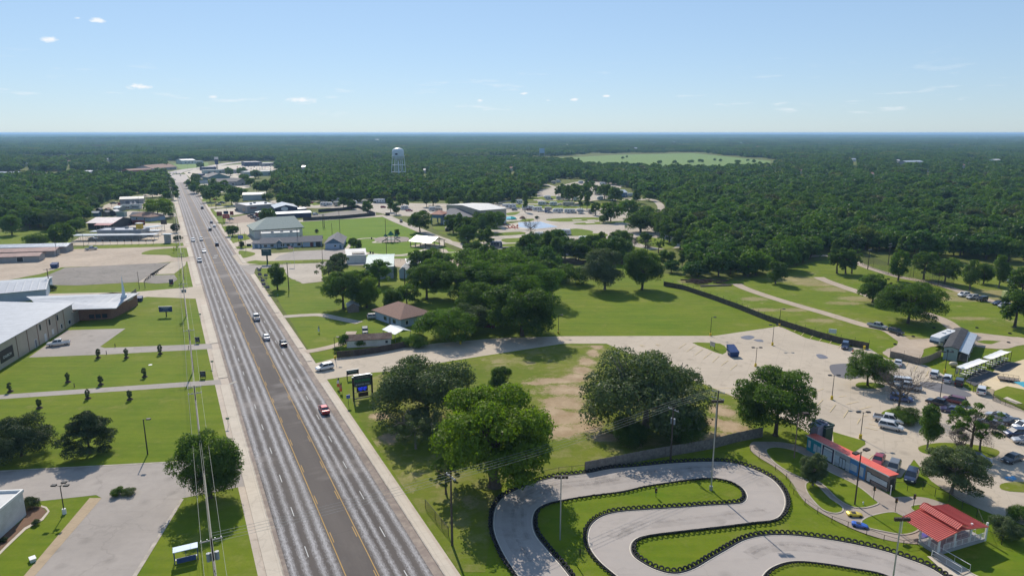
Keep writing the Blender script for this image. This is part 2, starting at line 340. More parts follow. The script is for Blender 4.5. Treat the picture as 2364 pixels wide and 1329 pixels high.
def strip(name, px, width, m, lv=1, k=6, **kw): 
    SIDX[0] += 1; return strip_w(name, crom([P(*q) for q in px], k), width, m, lv * .014 + SIDX[0] * .0004, **kw)
# ================================================================ GROUND, ROADS, PAVING
def q(n): return n
sheet_w('ground', [Vector(p) for p in ((-45000, -300, 0), (45000, -300, 0), (45000, 60000, 0), (-45000, 60000, 0))], FLOOR, 0)
sheet('lawn', [(-1200, 608), (-200, 600), (432, 552), (466, 690), (515, 880), (612, 1329), (660, 1600), (-1500, 1600)], GRASS, 1)
sheet('lawn', [(590, 608), (740, 606), (1000, 640), (1300, 650), (1540, 632), (1700, 650), (1900, 600), (2364, 640), (3400, 700), (3900, 1600), (1180, 1600), (1055, 1329), (818, 980)], GRASS, 1)
sheet('lawn', [(-1200, 545), (-60, 540), (60, 533), (150, 530), (170, 572), (-1200, 580)], GRASS, 1)
sheet('park_lawn', [(690, 512), (780, 505), (880, 501), (905, 502), (960, 534), (1010, 560), (1062, 583), (1075, 600), (840, 606), (800, 590), (798, 560), (745, 552), (690, 548)], PARK, 1)
sheet('hay_field', [(1270, 366), (1420, 358), (1600, 354), (1780, 372), (1770, 388), (1600, 392), (1480, 388), (1380, 380)], FIELD, 1)
sheet('meadow', [(-700, 402), (50, 404), (60, 412), (0, 418), (-700, 420)], FIELD, 2)
sheet('meadow', [(815, 398), (862, 397), (870, 420), (820, 424)], FIELD, 1)
sheet('meadow', [(398, 378), (480, 375), (485, 391), (420, 393)], FIELD, 1)
sheet('worn_grass', [(840, 880), (880, 862), (1060, 834), (1190, 812), (1300, 797), (1400, 797), (1640, 880), (1720, 910), (1750, 1008), (1500, 1058), (1350, 1078), (1150, 1115), (1120, 1320), (1060, 1320), (840, 985), (800, 900)], DRYG, 2)
sheet('tracked_grass', [(1545, 640), (1700, 648), (1860, 628), (1930, 605), (2100, 620), (2364, 640), (2900, 700), (2900, 830), (2364, 812), (2230, 800), (2060, 830), (2005, 800), (1800, 750), (1600, 672)], DRYG2, 2)

# main road: straight, five lanes; UV = metres across / along
U0, U1 = 9.45, 29.35; VEND = RV(20, 421)
def roadmesh(name, u0, u1, v0, v1, z, m, step=25):
    vs = []; fs = []; k = 0; v = v0; uvs = []
    vl = list(np.arange(v0, v1, step)) + [v1]
    for i, v in enumerate(vl):
        for u in (u0, u1): vs.append(tuple(RP(u, v, z))); uvs.append((u, v))
        if i: fs.append((2 * i - 2, 2 * i - 1, 2 * i + 1, 2 * i))
    me = bpy.data.meshes.new(name); me.from_pydata(vs, [], fs); me.materials.append(m); ul = me.uv_layers.new(name='UVMap')
    for l in me.loops: ul.data[l.index].uv = uvs[l.vertex_index]
    o = obj(name, me); o['kind'] = 'structure'; return o
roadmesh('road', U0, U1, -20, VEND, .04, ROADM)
CONR = paved('road_concrete', (.50, .44, .40), .12, .3, stain=(.36, .32, .29), stain_amt=.5)
roadmesh('road', U0 - 1, U1 + 1, VEND, 1130, .04, CONR)
strip('road', [(398, 401), (415, 395), (445, 390), (480, 386), (510, 380), (546, 375), (600, 371)], 22, CONR, 5)
strip('road', [(402, 400), (360, 399), (300, 397), (200, 393)], 12, CONR, 4)
def dashes(u, w_, m, v0, v1, L, gap, off=0, name='road_marking'):
    b = MB(); v = v0 + off
    while v < v1:
        e = min(v + L, v1); a = [RP(u - w_ / 2, v, .052), RP(u + w_ / 2, v, .052), RP(u + w_ / 2, e, .052), RP(u - w_ / 2, e, .052)]
        b.add(a, [(0, 1, 2, 3)]); v += L + gap
    o = b.build(name, m); o['kind'] = 'structure'
YM = paved('yellow_line', (.48, .30, .10), .2, 0, stain=(.35, .26, .15), stain_amt=.7)
WM = paved('white_line', (.60, .60, .58), .12, 0, stain=(.4, .4, .4), stain_amt=.5)
for u in (17.1, 21.2): dashes(u, .14, YM, -20, VEND, 60, 0)
for u in (17.42, 20.88): dashes(u, .13, YM, -20, VEND, 3, 9.2, 4)
for u in (13.3, 24.7): dashes(u, .12, WM, -20, VEND, 3, 9.2, 2)
b = MB()
for u, s in ((19.6, 1), (18.7, -1)):            # turn arrows seen beside the motel
    v = RV(19, 595); pts = [RP(u - .9, v, .053), RP(u + .9, v, .053), RP(u + .9, v + 1.2, .053), RP(u - .9, v + 1.2, .053)]; b.add([p + RD * (6 if s > 0 else 0) for p in pts], [(0, 1, 2, 3)])
b.build('road_marking', WM)['kind'] = 'structure'
# kerbs and pavements, opened where drives meet the road
SIDE_R = [(-40, RV(30, 884)), (RV(30, 834), RV(30, 816)), (RV(30, 804), RV(30, 733)), (RV(30, 722), RV(30, 634)), (RV(30, 607), RV(30, 588)), (RV(30, 575), RV(30, 543)), (RV(30, 534), RV(30, 521)), (RV(30, 513), RV(30, 498)), (RV(30, 490), RV(30, 466)), (RV(30, 460), RV(30, 424))]
SIDE_L = [(-40, RV(8, 889)), (RV(8, 873), RV(8, 808)), (RV(8, 793), RV(8, 704)), (RV(8, 657), RV(8, 604)), (RV(8, 594), RV(8, 570)), (RV(8, 563), RV(8, 556)), (RV(8, 545), RV(8, 512)), (RV(8, 500), RV(8, 478)), (RV(8, 470), RV(8, 424))]
ks = MB(); sw = MB()
def slab(b_, u0, u1, v0, v1, z1):
    vs = [RP(u, v, z) for z in (0.0, z1) for v in (v0, v1) for u in (u0, u1)]
    b_.add(vs, [(0, 2, 3, 1), (4, 5, 7, 6), (0, 1, 5, 4), (2, 6, 7, 3), (0, 4, 6, 2), (1, 3, 7, 5)])
for v0, v1 in SIDE_R: slab(sw, 29.5, 30.85, v0, v1, .14); slab(ks, 29.3, 29.5, v0, v1, .16)
for v0, v1 in SIDE_L: slab(sw, 7.3, 9.3, v0, v1, .14); slab(ks, 9.3, 9.5, v0, v1, .16)
KERB = mat('kerb_concrete', (.42, .37, .31), .85, .3, .6, coord='pos', dirt=(.2, .16, .13))
sw.build('pavement', CONC2)['kind'] = 'structure'; ks.build('kerb', KERB)['kind'] = 'structure'
roadmesh('gutter', 6.2, 9.5, -20, 1000, .022, paved('dusty_concrete', (.52, .44, .36), .15, .3, 2.5, RAZ, stain=(.36, .29, .22)))
roadmesh('gutter', 29.3, 31.4, -20, 1000, .022, MATS['dusty_concrete'])
roadmesh('gutter', 28.0, 29.33, -20, VEND, .046, paved('gutter_dust', (.26, .21, .18), .3, .2, stain=(.45, .38, .3), stain_amt=.7))
roadmesh('gutter', 9.47, 10.1, -20, VEND, .046, MATS['gutter_dust'])
# ---- left side
sheet('parking_lot', [(-700, 1108), (0, 1089), (395, 1067), (500, 1062), (577, 1055), (600, 1128), (560, 1122), (418, 1150), (306, 1329), (210, 1480), (-40, 1480), (80, 1329), (235, 1149), (222, 1142), (95, 1156), (-500, 1180)], ASPH, 2)
sheet('path', [(207, 1149), (235, 1149), (80, 1329), (0, 1420), (-30, 1420), (55, 1329)], TAN, 3)
sheet('parking_kerb', [(418, 1150), (424, 1152), (316, 1329), (240, 1450), (230, 1450), (306, 1329)], KERB, 4)
sheet('parking_kerb', [(-700, 1104), (0, 1086), (395, 1065), (500, 1060), (500, 1062), (395, 1067), (0, 1089), (-700, 1108)], KERB, 4)
sheet('path', [(95, 1166), (108, 1170), (115, 1180), (100, 1200), (60, 1222), (20, 1260), (-20, 1300), (-20, 1293), (18, 1254), (56, 1218), (95, 1197), (110, 1180), (104, 1173), (95, 1170)], CONC2, 5)
sheet('bare_soil', [(50, 1166), (95, 1169), (108, 1180), (95, 1196), (56, 1217), (18, 1253), (-20, 1290), (-20, 1240), (40, 1210), (60, 1190)], paved('mulch', (.17, .10, .065), .25, 0, stain=(.25, .17, .12)), 3)
sheet('driveway', [(-700, 930), (0, 911), (508, 876), (512, 887), (0, 921), (-700, 942)], ASPH, 2)
sheet('driveway', [(66, 825), (155, 762), (290, 758), (231, 800), (242, 803), (488, 793), (491, 805), (245, 818)], ASPH, 2)
sheet('cross_street', [(-700, 690), (0, 680), (310, 674), (460, 661), (470, 657), (482, 700), (468, 690), (340, 685), (315, 690), (-700, 700)], CONC, 2)
sheet('dirt_lot', [(-700, 640), (-700, 612), (0, 604), (163, 575), (225, 574), (400, 569), (434, 567), (438, 604), (400, 604), (322, 611), (143, 617), (95, 632), (0, 650)], DIRT, 2, 0, .6)
sheet('asphalt_lot', [(60, 657), (150, 618), (392, 606), (340, 650), (180, 659)], ASPH2, 3)
sheet('concrete_pad', [(318, 652), (395, 605), (430, 603), (428, 612), (402, 632), (345, 634), (330, 652)], CONC, 4)
sheet('asphalt_lot', [(330, 652), (345, 636), (402, 634), (410, 645), (400, 652), (360, 655)], ASPH2, 5)
sheet('lawn', [(327, 587), (345, 578), (385, 574), (434, 573), (437, 592), (400, 594), (385, 589)], GRASS, 4, 3)
sheet('drive_in_lot', [(145, 565), (163, 560), (185, 547), (245, 545), (262, 525), (410, 517), (424, 548), (432, 560), (345, 563), (160, 567)], CONC, 2)
sheet('drive_in_lot', [(250, 527), (262, 517), (380, 515), (412, 517), (414, 527), (380, 531), (262, 534)], CONC2, 3)
sheet('lot', [(235, 482), (240, 474), (262, 466), (345, 468), (400, 463), (404, 470), (340, 482), (280, 484)], CONC, 2)
sheet('lot', [(262, 492), (300, 487), (405, 492), (408, 500), (350, 506), (262, 500)], GRAV, 2)
sheet('lot', [(330, 448), (398, 444), (399, 452), (335, 455)], CONC, 2)
sheet('lot', [(-300, 404), (-300, 412), (60, 413), (170, 409), (230, 405), (222, 398), (60, 401)], GRAV, 3)
sheet('lot', [(318, 400), (400, 396), (396, 410), (330, 412)], CONR, 3)
# ---- right side
sheet('fun_park_drive', [(688, 833), (716, 842), (775, 826), (870, 813), (905, 806), (1010, 792), (1140, 781), (1300, 776), (1650, 775), (1800, 753), (1860, 780), (1940, 799), (2008, 805), (2045, 828), (2135, 842), (2185, 868), (2240, 902), (2290, 912), (2364, 948), (2700, 1010), (2900, 1200), (2500, 1260), (2364, 1212), (2300, 1190), (2215, 1155), (2150, 1110), (2110, 1060), (2068, 1118), (1990, 1070), (1925, 1043), (1895, 1018), (1852, 990), (1765, 945), (1620, 885), (1442, 812), (1400, 793), (1300, 793), (1190, 810), (1060, 830), (905, 856), (860, 860), (752, 876), (768, 905), (740, 885)], CONC, 2)
sheet('lawn_island', [(1598, 791), (1630, 791), (1662, 793), (1678, 805), (1668, 818), (1632, 805)], GRASS, 4, 2)
sheet('lawn_island', [(1922, 996), (1945, 1003), (1997, 1018), (1998, 1026), (1962, 1050), (1940, 1044), (1925, 1030)], GRASS, 4)
sheet('lawn_island', [(2120, 1032), (2150, 1024), (2190, 1022), (2260, 1028), (2302, 1038), (2306, 1048), (2285, 1056), (2220, 1040), (2170, 1050), (2130, 1045)], GRASS, 4, 3)
sheet('lawn_island', [(1975, 888), (1990, 882), (2035, 886), (2040, 894), (2000, 897), (1982, 894)], GRASS, 4, 3)
sheet('lawn_island', [(2036, 952), (2060, 944), (2095, 950), (2110, 965), (2080, 975), (2040, 965)], GRASS, 4, 3)
sheet('lawn_island', [(2308, 1120), (2330, 1113), (2380, 1113), (2500, 1128), (2480, 1140), (2330, 1134)], DRYG, 4, 3)
sheet('lawn', [(2062, 1103), (2128, 1098), (2150, 1118), (2215, 1155), (2300, 1192), (2364, 1214), (2500, 1262), (2500, 1500), (1900, 1500), (2060, 1180)], GRASS, 4)
PATCHM = paved('patch_asphalt', (.165, .16, .17), .1, .1, stain=(.2, .19, .2), stain_amt=.2)
sheet('new_asphalt_patch', [(1915, 845), (1935, 840), (1968, 841), (1992, 858), (1985, 872), (1955, 874), (1925, 866)], PATCHM, 4, 4)
sheet('new_asphalt_patch', [(2125, 882), (2180, 886), (2240, 908), (2230, 916), (2180, 908), (2135, 895)], PATCHM, 4, 3)
sheet('damp_patch', [(1710, 778), (1728, 774), (1742, 778), (1730, 784), (1716, 782)], WET, 4, 4); sheet('damp_patch', [(1740, 784), (1758, 784), (1762, 789), (1748, 788)], WET, 4, 4)
sheet('damp_patch', [(1885, 818), (1898, 818), (1912, 826), (1895, 828), (1886, 823)], WET, 4, 4)
# parking bays
b = MB()
def ln(x0, y0, x1, y1, w_=.15, B=None, z=.135):
    a = P(x0, y0, z); c = P(x1, y1, z); d = (c - a).normalized(); n = Vector((d.y, -d.x, 0)) * w_ / 2
    (B or b).add([a - n, a + n, c + n, c - n], [(0, 1, 2, 3)])
for x0, y0, x1, y1 in ((1566, 804, 1584, 792), (1585, 811, 1605, 797), (1604, 819, 1623, 805), (1624, 827, 1643, 812), (1645, 835, 1660, 821), (1665, 843, 1681, 831), (1686, 853, 1702, 840),
    (1833, 765, 1840, 759), (1850, 774, 1860, 764), (1870, 781, 1880, 771), (1891, 787, 1901, 777), (1913, 795, 1922, 784), (1935, 802, 1944, 792), (2110, 857, 2117, 844), (2138, 868, 2144, 854), (2060, 840, 2066, 828), (2090, 848, 2096, 836),
    (1650, 896, 1700, 894), (1670, 907, 1714, 906), (1690, 918, 1730, 917), (1885, 937, 1900, 921), (1916, 950, 1929, 933), (1947, 963, 1959, 945), (1979, 977, 1986, 965),
    (1936, 915, 1954, 913), (1954, 932, 1982, 926), (1985, 944, 2012, 937), (1882, 904, 1902, 896), (2005, 977, 2026, 981), (1996, 985, 2026, 992), (1990, 960, 2004, 957),
    (1993, 1070, 2016, 1049), (2030, 1088, 2048, 1069), (2258, 1082, 2280, 1094), (2270, 1081, 2292, 1092), (2258, 1082, 2270, 1081), (2280, 1094, 2296, 1093), (2310, 992, 2330, 985), (1442, 798, 1450, 798), (1440, 798, 1455, 798)):
    ln(x0, y0, x1, y1)
for X0, Y0 in ((1487, 799), (1523, 797)): ln(X0 - 10, Y0 - 3, X0, Y0 + 2); ln(X0 - 10, Y0 - 3, X0 + 2, Y0 - 2, .25)
b.build('parking_bay_lines', LINE)['kind'] = 'structure'
sheet('disabled_bay', [(2318, 1101), (2340, 1099), (2348, 1106), (2338, 1110), (2326, 1108)], mat('blue_paint', (.12, .38, .62), .7, .25, 1, coord='pos'), 5)
# wheelchair symbol on the bay
b = MB()
for a in ((2326, 1103, 2333, 1104), (2333, 1104, 2336, 1107), (2329, 1101, 2330, 1106), (2330, 1106, 2338, 1106)): ln(*a, w_=.14, z=.15)
b.build('disabled_bay_symbol', LWHITE)['kind'] = 'structure'
# worn ground tracks
strip('dirt_track', [(1700, 655), (1716, 664), (1760, 680), (1820, 699), (1900, 722), (1960, 740), (2000, 752), (2048, 762), (2085, 785), (2112, 805), (2100, 830)], 4.2, DIRT, 4)
strip('dirt_track', [(1890, 640), (1912, 650), (1990, 677), (2060, 700), (2130, 722), (2178, 740), (2215, 768), (2240, 790), (2300, 800), (2364, 790), (2600, 795)], 4.6, DIRT, 4)
sheet('dirt_track', [(2180, 745), (2225, 765), (2364, 780), (2600, 785), (2600, 797), (2364, 790), (2270, 785), (2235, 790), (2150, 800), (2110, 815), (2050, 826), (2036, 812), (2070, 797), (2075, 785), (2130, 782), (2215, 775)], DIRT, 3, 0, .5)
strip('dirt_track', [(1840, 596), (1900, 590), (1960, 600), (2010, 620), (2080, 640), (2160, 655), (2240, 680), (2364, 716), (2600, 760)], 4.5, DIRT, 4)
strip('dirt_track', [(655, 731), (700, 728), (740, 727), (780, 735), (830, 745)], 3.5, GRAV, 4)
strip('dirt_track', [(705, 812), (740, 806), (780, 796), (800, 785), (812, 765)], 3.2, DIRT, 4)
# corner lot, motel lot
sheet('motel_lot', [(552, 610), (536, 590), (548, 586), (540, 560), (520, 530), (560, 520), (596, 520), (610, 515), (640, 535), (585, 570), (630, 585), (745, 577), (802, 578), (842, 582), (836, 600), (760, 606), (700, 604), (560, 612)], CONC, 2)
sheet('motel_lot', [(632, 600), (645, 590), (680, 580), (745, 577), (795, 572), (825, 590), (832, 600), (765, 607), (700, 603)], ASPH, 3)
sheet('cross_street', [(566, 626), (552, 612), (600, 612), (740, 607), (850, 604), (850, 612), (745, 614), (590, 620), (584, 640)], ASPH, 4)
sheet('gravel_lot', [(652, 610), (740, 608), (745, 650), (700, 655), (665, 640)], GRAV, 5, 0, .6)
sheet('gravel_lot', [(850, 604), (900, 597), (1010, 598), (1090, 600), (1070, 618), (1000, 620), (960, 620), (900, 615)], DIRT, 3, 0, .6)
sheet('lawn_island', [(551, 580), (562, 579), (588, 584), (584, 590), (560, 596), (553, 590)], GRASS, 5, 3); sheet('lawn_island', [(568, 606), (590, 601), (620, 603), (745, 599), (757, 603), (700, 607), (600, 610)], GRASS, 5, 2)
sheet('lawn_island', [(543, 570), (585, 565), (584, 572), (548, 575)], GRASS, 5); sheet('lawn', [(525, 543), (568, 540), (578, 552), (536, 562)], GRASS, 4); sheet('lawn', [(512, 523), (522, 521), (532, 532), (519, 536)], GRASS, 4)
sheet('street', [(512, 520), (560, 514), (700, 508), (885, 496), (893, 500), (700, 512), (600, 519), (520, 524)], CONC, 3)
sheet('lot', [(521, 505), (590, 492), (608, 512), (560, 514), (520, 518)], paved('red_gravel', (.36, .27, .21), .15, .2), 2); sheet('lot', [(492, 484), (560, 478), (572, 492), (530, 498), (503, 500)], CONC2, 2)
sheet('lawn', [(485, 484), (492, 484), (512, 500), (498, 503)], GRASS, 3); sheet('lawn', [(498, 504), (520, 503), (520, 516), (505, 517)], GRASS, 3)
sheet('lawn', [(463, 455), (540, 450), (545, 464), (468, 466)], GRASS, 2); sheet('lot', [(470, 470), (545, 466), (560, 476), (480, 482)], GRAV, 2); sheet('lawn', [(475, 471), (535, 467), (540, 475), (480, 478)], DRYG, 3)
sheet('lot', [(450, 426), (560, 416), (580, 432), (520, 444), (458, 448)], CONC2, 2); sheet('lawn', [(440, 420), (480, 417), (482, 424), (444, 428)], GRASS, 3); sheet('lawn', [(446, 432), (482, 430), (483, 434), (450, 437)], GRASS, 3)
sheet('lot', [(424, 398), (470, 386), (550, 380), (640, 378), (660, 398), (570, 412), (520, 412), (445, 416)], CONC2, 2)
sheet('gravel_yard', [(712, 507), (720, 497), (780, 488), (850, 484), (868, 490), (868, 498), (720, 508)], ASPH2, 4)
# park paths
strip('path', [(800, 575), (820, 555), (850, 550), (880, 553), (862, 560), (900, 559), (940, 557)], 2.0, CONC2, 4, 4)
sheet('playground_surface', [(866, 551), (885, 547), (935, 547), (945, 552), (935, 558), (890, 560), (868, 557)], paved('playground_mulch', (.30, .25, .22), .15, 0), 5, 4)
strip('path', [(985, 556), (1010, 557), (1022, 562), (1010, 571), (985, 575), (950, 585), (915, 589), (870, 587), (835, 582)], 2.4, CONC2, 4)
strip('path', [(880, 593), (940, 590), (1000, 585), (1090, 580)], 1.6, CONC2, 4); sheet('path', [(990, 581), (1010, 580), (1008, 573), (1030, 576), (1036, 583), (992, 586)], CONC, 5)
sheet('path', [(812, 578), (838, 574), (852, 588), (835, 590)], CONC2, 4)
# RV resort roads and pads
strip('road', [(890, 498), (920, 512), (960, 528), (1000, 545), (1050, 562), (1110, 582), (1180, 588), (1240, 592), (1330, 600)], 7, GRAV, 4)
sheet('resort_gravel', [(905, 498), (1000, 500), (1060, 512), (1180, 512), (1330, 520), (1560, 530), (1560, 500), (1450, 478), (1250, 470), (1170, 470), (1000, 470), (880, 468), (620, 462), (640, 482), (760, 480), (860, 488)], GRAV, 2, 0, .6)
sheet('resort_gravel', [(1060, 545), (1170, 520), (1330, 515), (1560, 525), (1600, 570), (1450, 580), (1300, 590), (1180, 585)], GRAV, 2, 0, .6)
sheet('resort_gravel', [(1240, 440), (1330, 420), (1400, 412), (1440, 422), (1420, 455), (1330, 470), (1240, 470)], GRAV, 2, 0, .6)
strip('road', [(1255, 425), (1280, 432), (1298, 445), (1270, 455), (1230, 462), (1165, 465), (1140, 475)], 6, GRAV, 3)
strip('road', [(1440, 458), (1500, 460), (1525, 475), (1520, 500), (1480, 520), (1400, 525), (1300, 535), (1200, 545)], 6, GRAV, 3)
for px in ([(1015, 535), (1080, 545), (1068, 552), (1025, 542)], [(1040, 548), (1120, 545), (1140, 556), (1060, 560)], [(1130, 540), (1200, 535), (1210, 541), (1140, 545)], [(1160, 552), (1215, 550), (1230, 557), (1170, 560)],
           [(1298, 534), (1330, 528), (1368, 534), (1360, 541), (1320, 545)], [(1262, 506), (1350, 502), (1390, 504), (1370, 509), (1290, 512)], [(1330, 515), (1450, 510), (1460, 514), (1350, 519)], [(1205, 458), (1300, 452), (1310, 458), (1215, 464)], [(1190, 472), (1330, 476), (1320, 482), (1200, 480)],
           [(1170, 492), (1200, 489), (1190, 496), (1172, 497)], [(1180, 508), (1230, 505), (1225, 511), (1178, 512)], [(1340, 473), (1400, 470), (1420, 478), (1350, 482)], [(1240, 465), (1340, 461), (1345, 466), (1250, 470)], [(1240, 558), (1262, 552), (1275, 562), (1262, 570)], [(1350, 540), (1400, 540), (1395, 548), (1350, 548)], [(1480, 545), (1560, 560), (1540, 575), (1470, 560)],
           [(690, 470), (760, 465), (765, 470), (700, 476)], [(1150, 565), (1220, 562), (1232, 572), (1170, 574)], [(1360, 590), (1420, 565), (1520, 585), (1500, 640), (1400, 630)], [(920, 460), (990, 458), (990, 464), (930, 466)], [(1180, 522), (1160, 530), (1110, 528), (1130, 520)], [(1000, 524), (1045, 520), (1060, 528), (1012, 532)]):
    sheet('resort_grass', px, GRASS, 5, 3)
for px, py, n in ((1190, 483, 9), (1200, 492, 9), (1290, 500, 7), (1320, 508, 6), (1350, 514, 5), (1060, 549, 5), (1150, 547, 4), (1190, 560, 3), (1250, 575, 2), (700, 474, 6), (900, 476, 7), (1230, 461, 8), (1370, 500, 4)):
    for i in range(n):       # concrete pads between the gravel rows
        sheet('parking_pad', [(px + i * 34, py), (px + i * 34 + 20, py - .6), (px + i * 34 + 25, py + 1.1), (px + i * 34 + 4, py + 2)], CONC2, 6)
sheet('pool_deck', [(1160, 500), (1190, 498), (1212, 503), (1200, 510), (1165, 512)], CONC2, 6)
WATER = mat('pool_water', (.04, .42, .46), .08, .15, .3, spec=.5)
sheet('pool_water', [(1166, 502), (1182, 500), (1192, 504), (1185, 508), (1167, 508)], WATER, 8, 3)
sheet('splash_pad', [(1140, 524), (1200, 513), (1250, 511), (1292, 524), (1240, 530), (1170, 532)], CONC2, 6)
BLUEP = mat('blue_court_paint', (.22, .33, .48), .6, .2, .3, coord='pos', dirt=(.45, .5, .56))
sheet('court_surface', [(1196, 514), (1248, 512), (1288, 524), (1235, 529), (1198, 525)], BLUEP, 7)
strip('path', [(985, 540), (1010, 548), (1035, 556), (1045, 561)], .9, CONC2, 6, 4)
# kart track
TA = [(1215, 1360), (1186, 1320), (1160, 1280), (1142, 1240), (1137, 1210), (1142, 1175), (1160, 1150), (1195, 1130), (1240, 1113), (1290, 1101), (1350, 1094), (1410, 1083), (1470, 1078), (1540, 1071), (1610, 1067), (1670, 1067), (1710, 1074), (1750, 1088), (1785, 1108), (1808, 1135), (1815, 1162), (1806, 1188), (1785, 1202), (1745, 1207), (1690, 1214), (1630, 1221), (1560, 1229), (1500, 1237), (1470, 1246), (1458, 1262), (1462, 1282), (1485, 1300), (1520, 1317), (1560, 1324), (1600, 1313), (1640, 1290), (1680, 1267), (1720, 1246), (1770, 1236), (1830, 1236), (1900, 1244), (1970, 1256), (2040, 1272), (2100, 1292), (2150, 1312), (2200, 1345)]
TB = [(1330, 1350), (1300, 1310), (1265, 1270), (1238, 1235), (1231, 1205), (1238, 1180), (1262, 1165), (1300, 1156), (1360, 1146), (1430, 1137), (1490, 1124), (1540, 1116), (1600, 1108), (1650, 1106), (1685, 1113), (1712, 1128), (1722, 1146), (1714, 1160), (1690, 1164), (1640, 1167), (1570, 1172), (1490, 1177), (1430, 1182), (1390, 1192), (1364, 1212), (1355, 1240), (1362, 1270), (1385, 1300), (1420, 1330), (1450, 1355)]
TC = [(1755, 1345), (1775, 1318), (1810, 1302), (1850, 1298), (1910, 1304), (1970, 1314), (2030, 1325), (2080, 1345)]
WA, WB, WC = [crom([P(*p) for p in t], 8) for t in (TA, TB, TC)]
sheet_w('kart_track', WA + [P(2300, 1480), P(1500, 1600), P(1330, 1500)], TRACK, .13)
sheet_w('track_infield', WB + [P(1560, 1460), P(1450, 1500)], GRASS, .145)
sheet_w('track_infield', WC + [P(2150, 1400), P(1950, 1500), P(1720, 1400)], GRASS, .145)
EDGE = mat('track_edge_stripe', (.66, .60, .50), .7, .2, 1, coord='pos')
def offset(pts, d):
    o = []
    for i, p in enumerate(pts):
        a = pts[max(0, i - 1)]; c = pts[min(len(pts) - 1, i + 1)]; t = (c - a).normalized(); o.append(p + Vector((t.y, -t.x, 0)) * d)
    return o
def rubber(pts, name='rubber_marks'):
    m = MATS.get('rubber')
    if not m:
        m, t, b = nodes('rubber'); b.inputs['Base Color'].default_value = (.16, .145, .14, 1); b.inputs['Roughness'].default_value = .85
        t.links.new(mth(t, 'MULTIPLY', mrange(t, noise(t, .35, 5, .7), .38, .75), mrange(t, noise(t, .12, 3, .6), .35, .6, .1, .3)), b.inputs['Alpha']); MATS['rubber'] = m
    strip_w(name, pts, 2.4, m, .155); strip_w(name, [p + Vector((.5, .4, 0)) for p in pts], .5, m, .162)
rubber(offset(WA, 2.6)[10:150]); rubber(offset(WA, 4.2)[20:120]); rubber(offset(WA, 2.8)[170:230]); rubber(offset(WA, 3.0)[290:])
# junior track with kerbs
sheet('junior_track', [(1735, 1022), (1760, 1020), (1810, 1022), (1860, 1035), (1900, 1062), (1980, 1102), (2040, 1135), (2062, 1148), (2085, 1147), (2140, 1150), (2200, 1175), (2180, 1210), (2130, 1240), (2140, 1257), (2060, 1250), (1985, 1228), (1925, 1200), (1880, 1175), (1850, 1150), (1825, 1110), (1790, 1080), (1750, 1055), (1732, 1038)], paved('kart_asphalt', (.36, .30, .25), .12, .3, stain=(.28, .24, .2)), 4, 4)
JI = {'a': [(1770, 1038), (1800, 1034), (1850, 1048), (1905, 1085), (1975, 1120), (2020, 1155), (2025, 1165), (1990, 1174), (1958, 1168), (1930, 1150), (1905, 1125), (1886, 1112), (1870, 1110), (1840, 1100), (1800, 1078), (1775, 1055)],
      'b': [(1860, 1118), (1872, 1113), (1888, 1122), (1915, 1150), (1943, 1170), (1944, 1182), (1925, 1186), (1900, 1178), (1878, 1158), (1862, 1135)],
      'c': [(1988, 1205), (2010, 1192), (2055, 1183), (2080, 1190), (2120, 1215), (2115, 1228), (2085, 1235), (2040, 1228), (2000, 1218)],
      'd': [(2102, 1170), (2120, 1166), (2140, 1168), (2150, 1180), (2125, 1186), (2108, 1180)]}
for k_, px in JI.items():
    pw = crom([P(*p) for p in px], 6, True); sheet_w('track_infield', pw, GRASS, .19)
    strip_w('kerb', pw + pw[:1], .25, KERB, .22)
# ================================================================ TREES
def leafmat(name, c1, c2, c3, trans=.32, isl=.5):
    m = bpy.data.materials.new(name); m.use_nodes = True; t = m.node_tree; t.nodes.clear()
    o = t.nodes.new('ShaderNodeOutputMaterial')
    oi = t.nodes.new('ShaderNodeObjectInfo'); g = t.nodes.new('ShaderNodeNewGeometry')
    c = mixc(t, mrange(t, oi.outputs['Random'], .1, .9), c1, c2)
    if name[:4] == 'wood': c = mixc(t, mrange(t, noise(t, .012, 4, .7), .45, .62, 0, .75), c, (.07, .115, .02)); c = mixc(t, mrange(t, oi.outputs['Random'], .93, .96), c, (.17, .20, .05)); c = mixc(t, mrange(t, oi.outputs['Random'], .05, .03), c, (.10, .085, .05))
    c = mixc(t, mrange(t, noise(t, .35, 4, .7, 'obj'), .4, .68, 0, .8), c, c3)
    c = mixc(t, mrange(t, g.outputs['Random Per Island'], 0, 1, 0, isl), c, tuple(x * .35 for x in c1))
    d = t.nodes.new('ShaderNodeBsdfDiffuse'); tr = t.nodes.new('ShaderNodeBsdfTranslucent'); mx_ = t.nodes.new('ShaderNodeMixShader'); mx_.inputs[0].default_value = trans
    gl = t.nodes.new('ShaderNodeBsdfGlossy'); gl.inputs['Roughness'].default_value = .45; gl.inputs['Color'].default_value = (.6, .6, .6, 1); m2 = t.nodes.new('ShaderNodeMixShader'); m2.inputs[0].default_value = .02
    t.links.new(c, d.inputs['Color']); tc_ = mixc(t, 1.0, c, (1.5, 1.7, .5), 'MULTIPLY'); t.links.new(tc_, tr.inputs['Color'])
    t.links.new(d.outputs[0], mx_.inputs[1]); t.links.new(tr.outputs[0], mx_.inputs[2]); t.links.new(mx_.outputs[0], m2.inputs[1]); t.links.new(gl.outputs[0], m2.inputs[2])
    t.links.new(m2.outputs[0], o.inputs['Surface']); return m
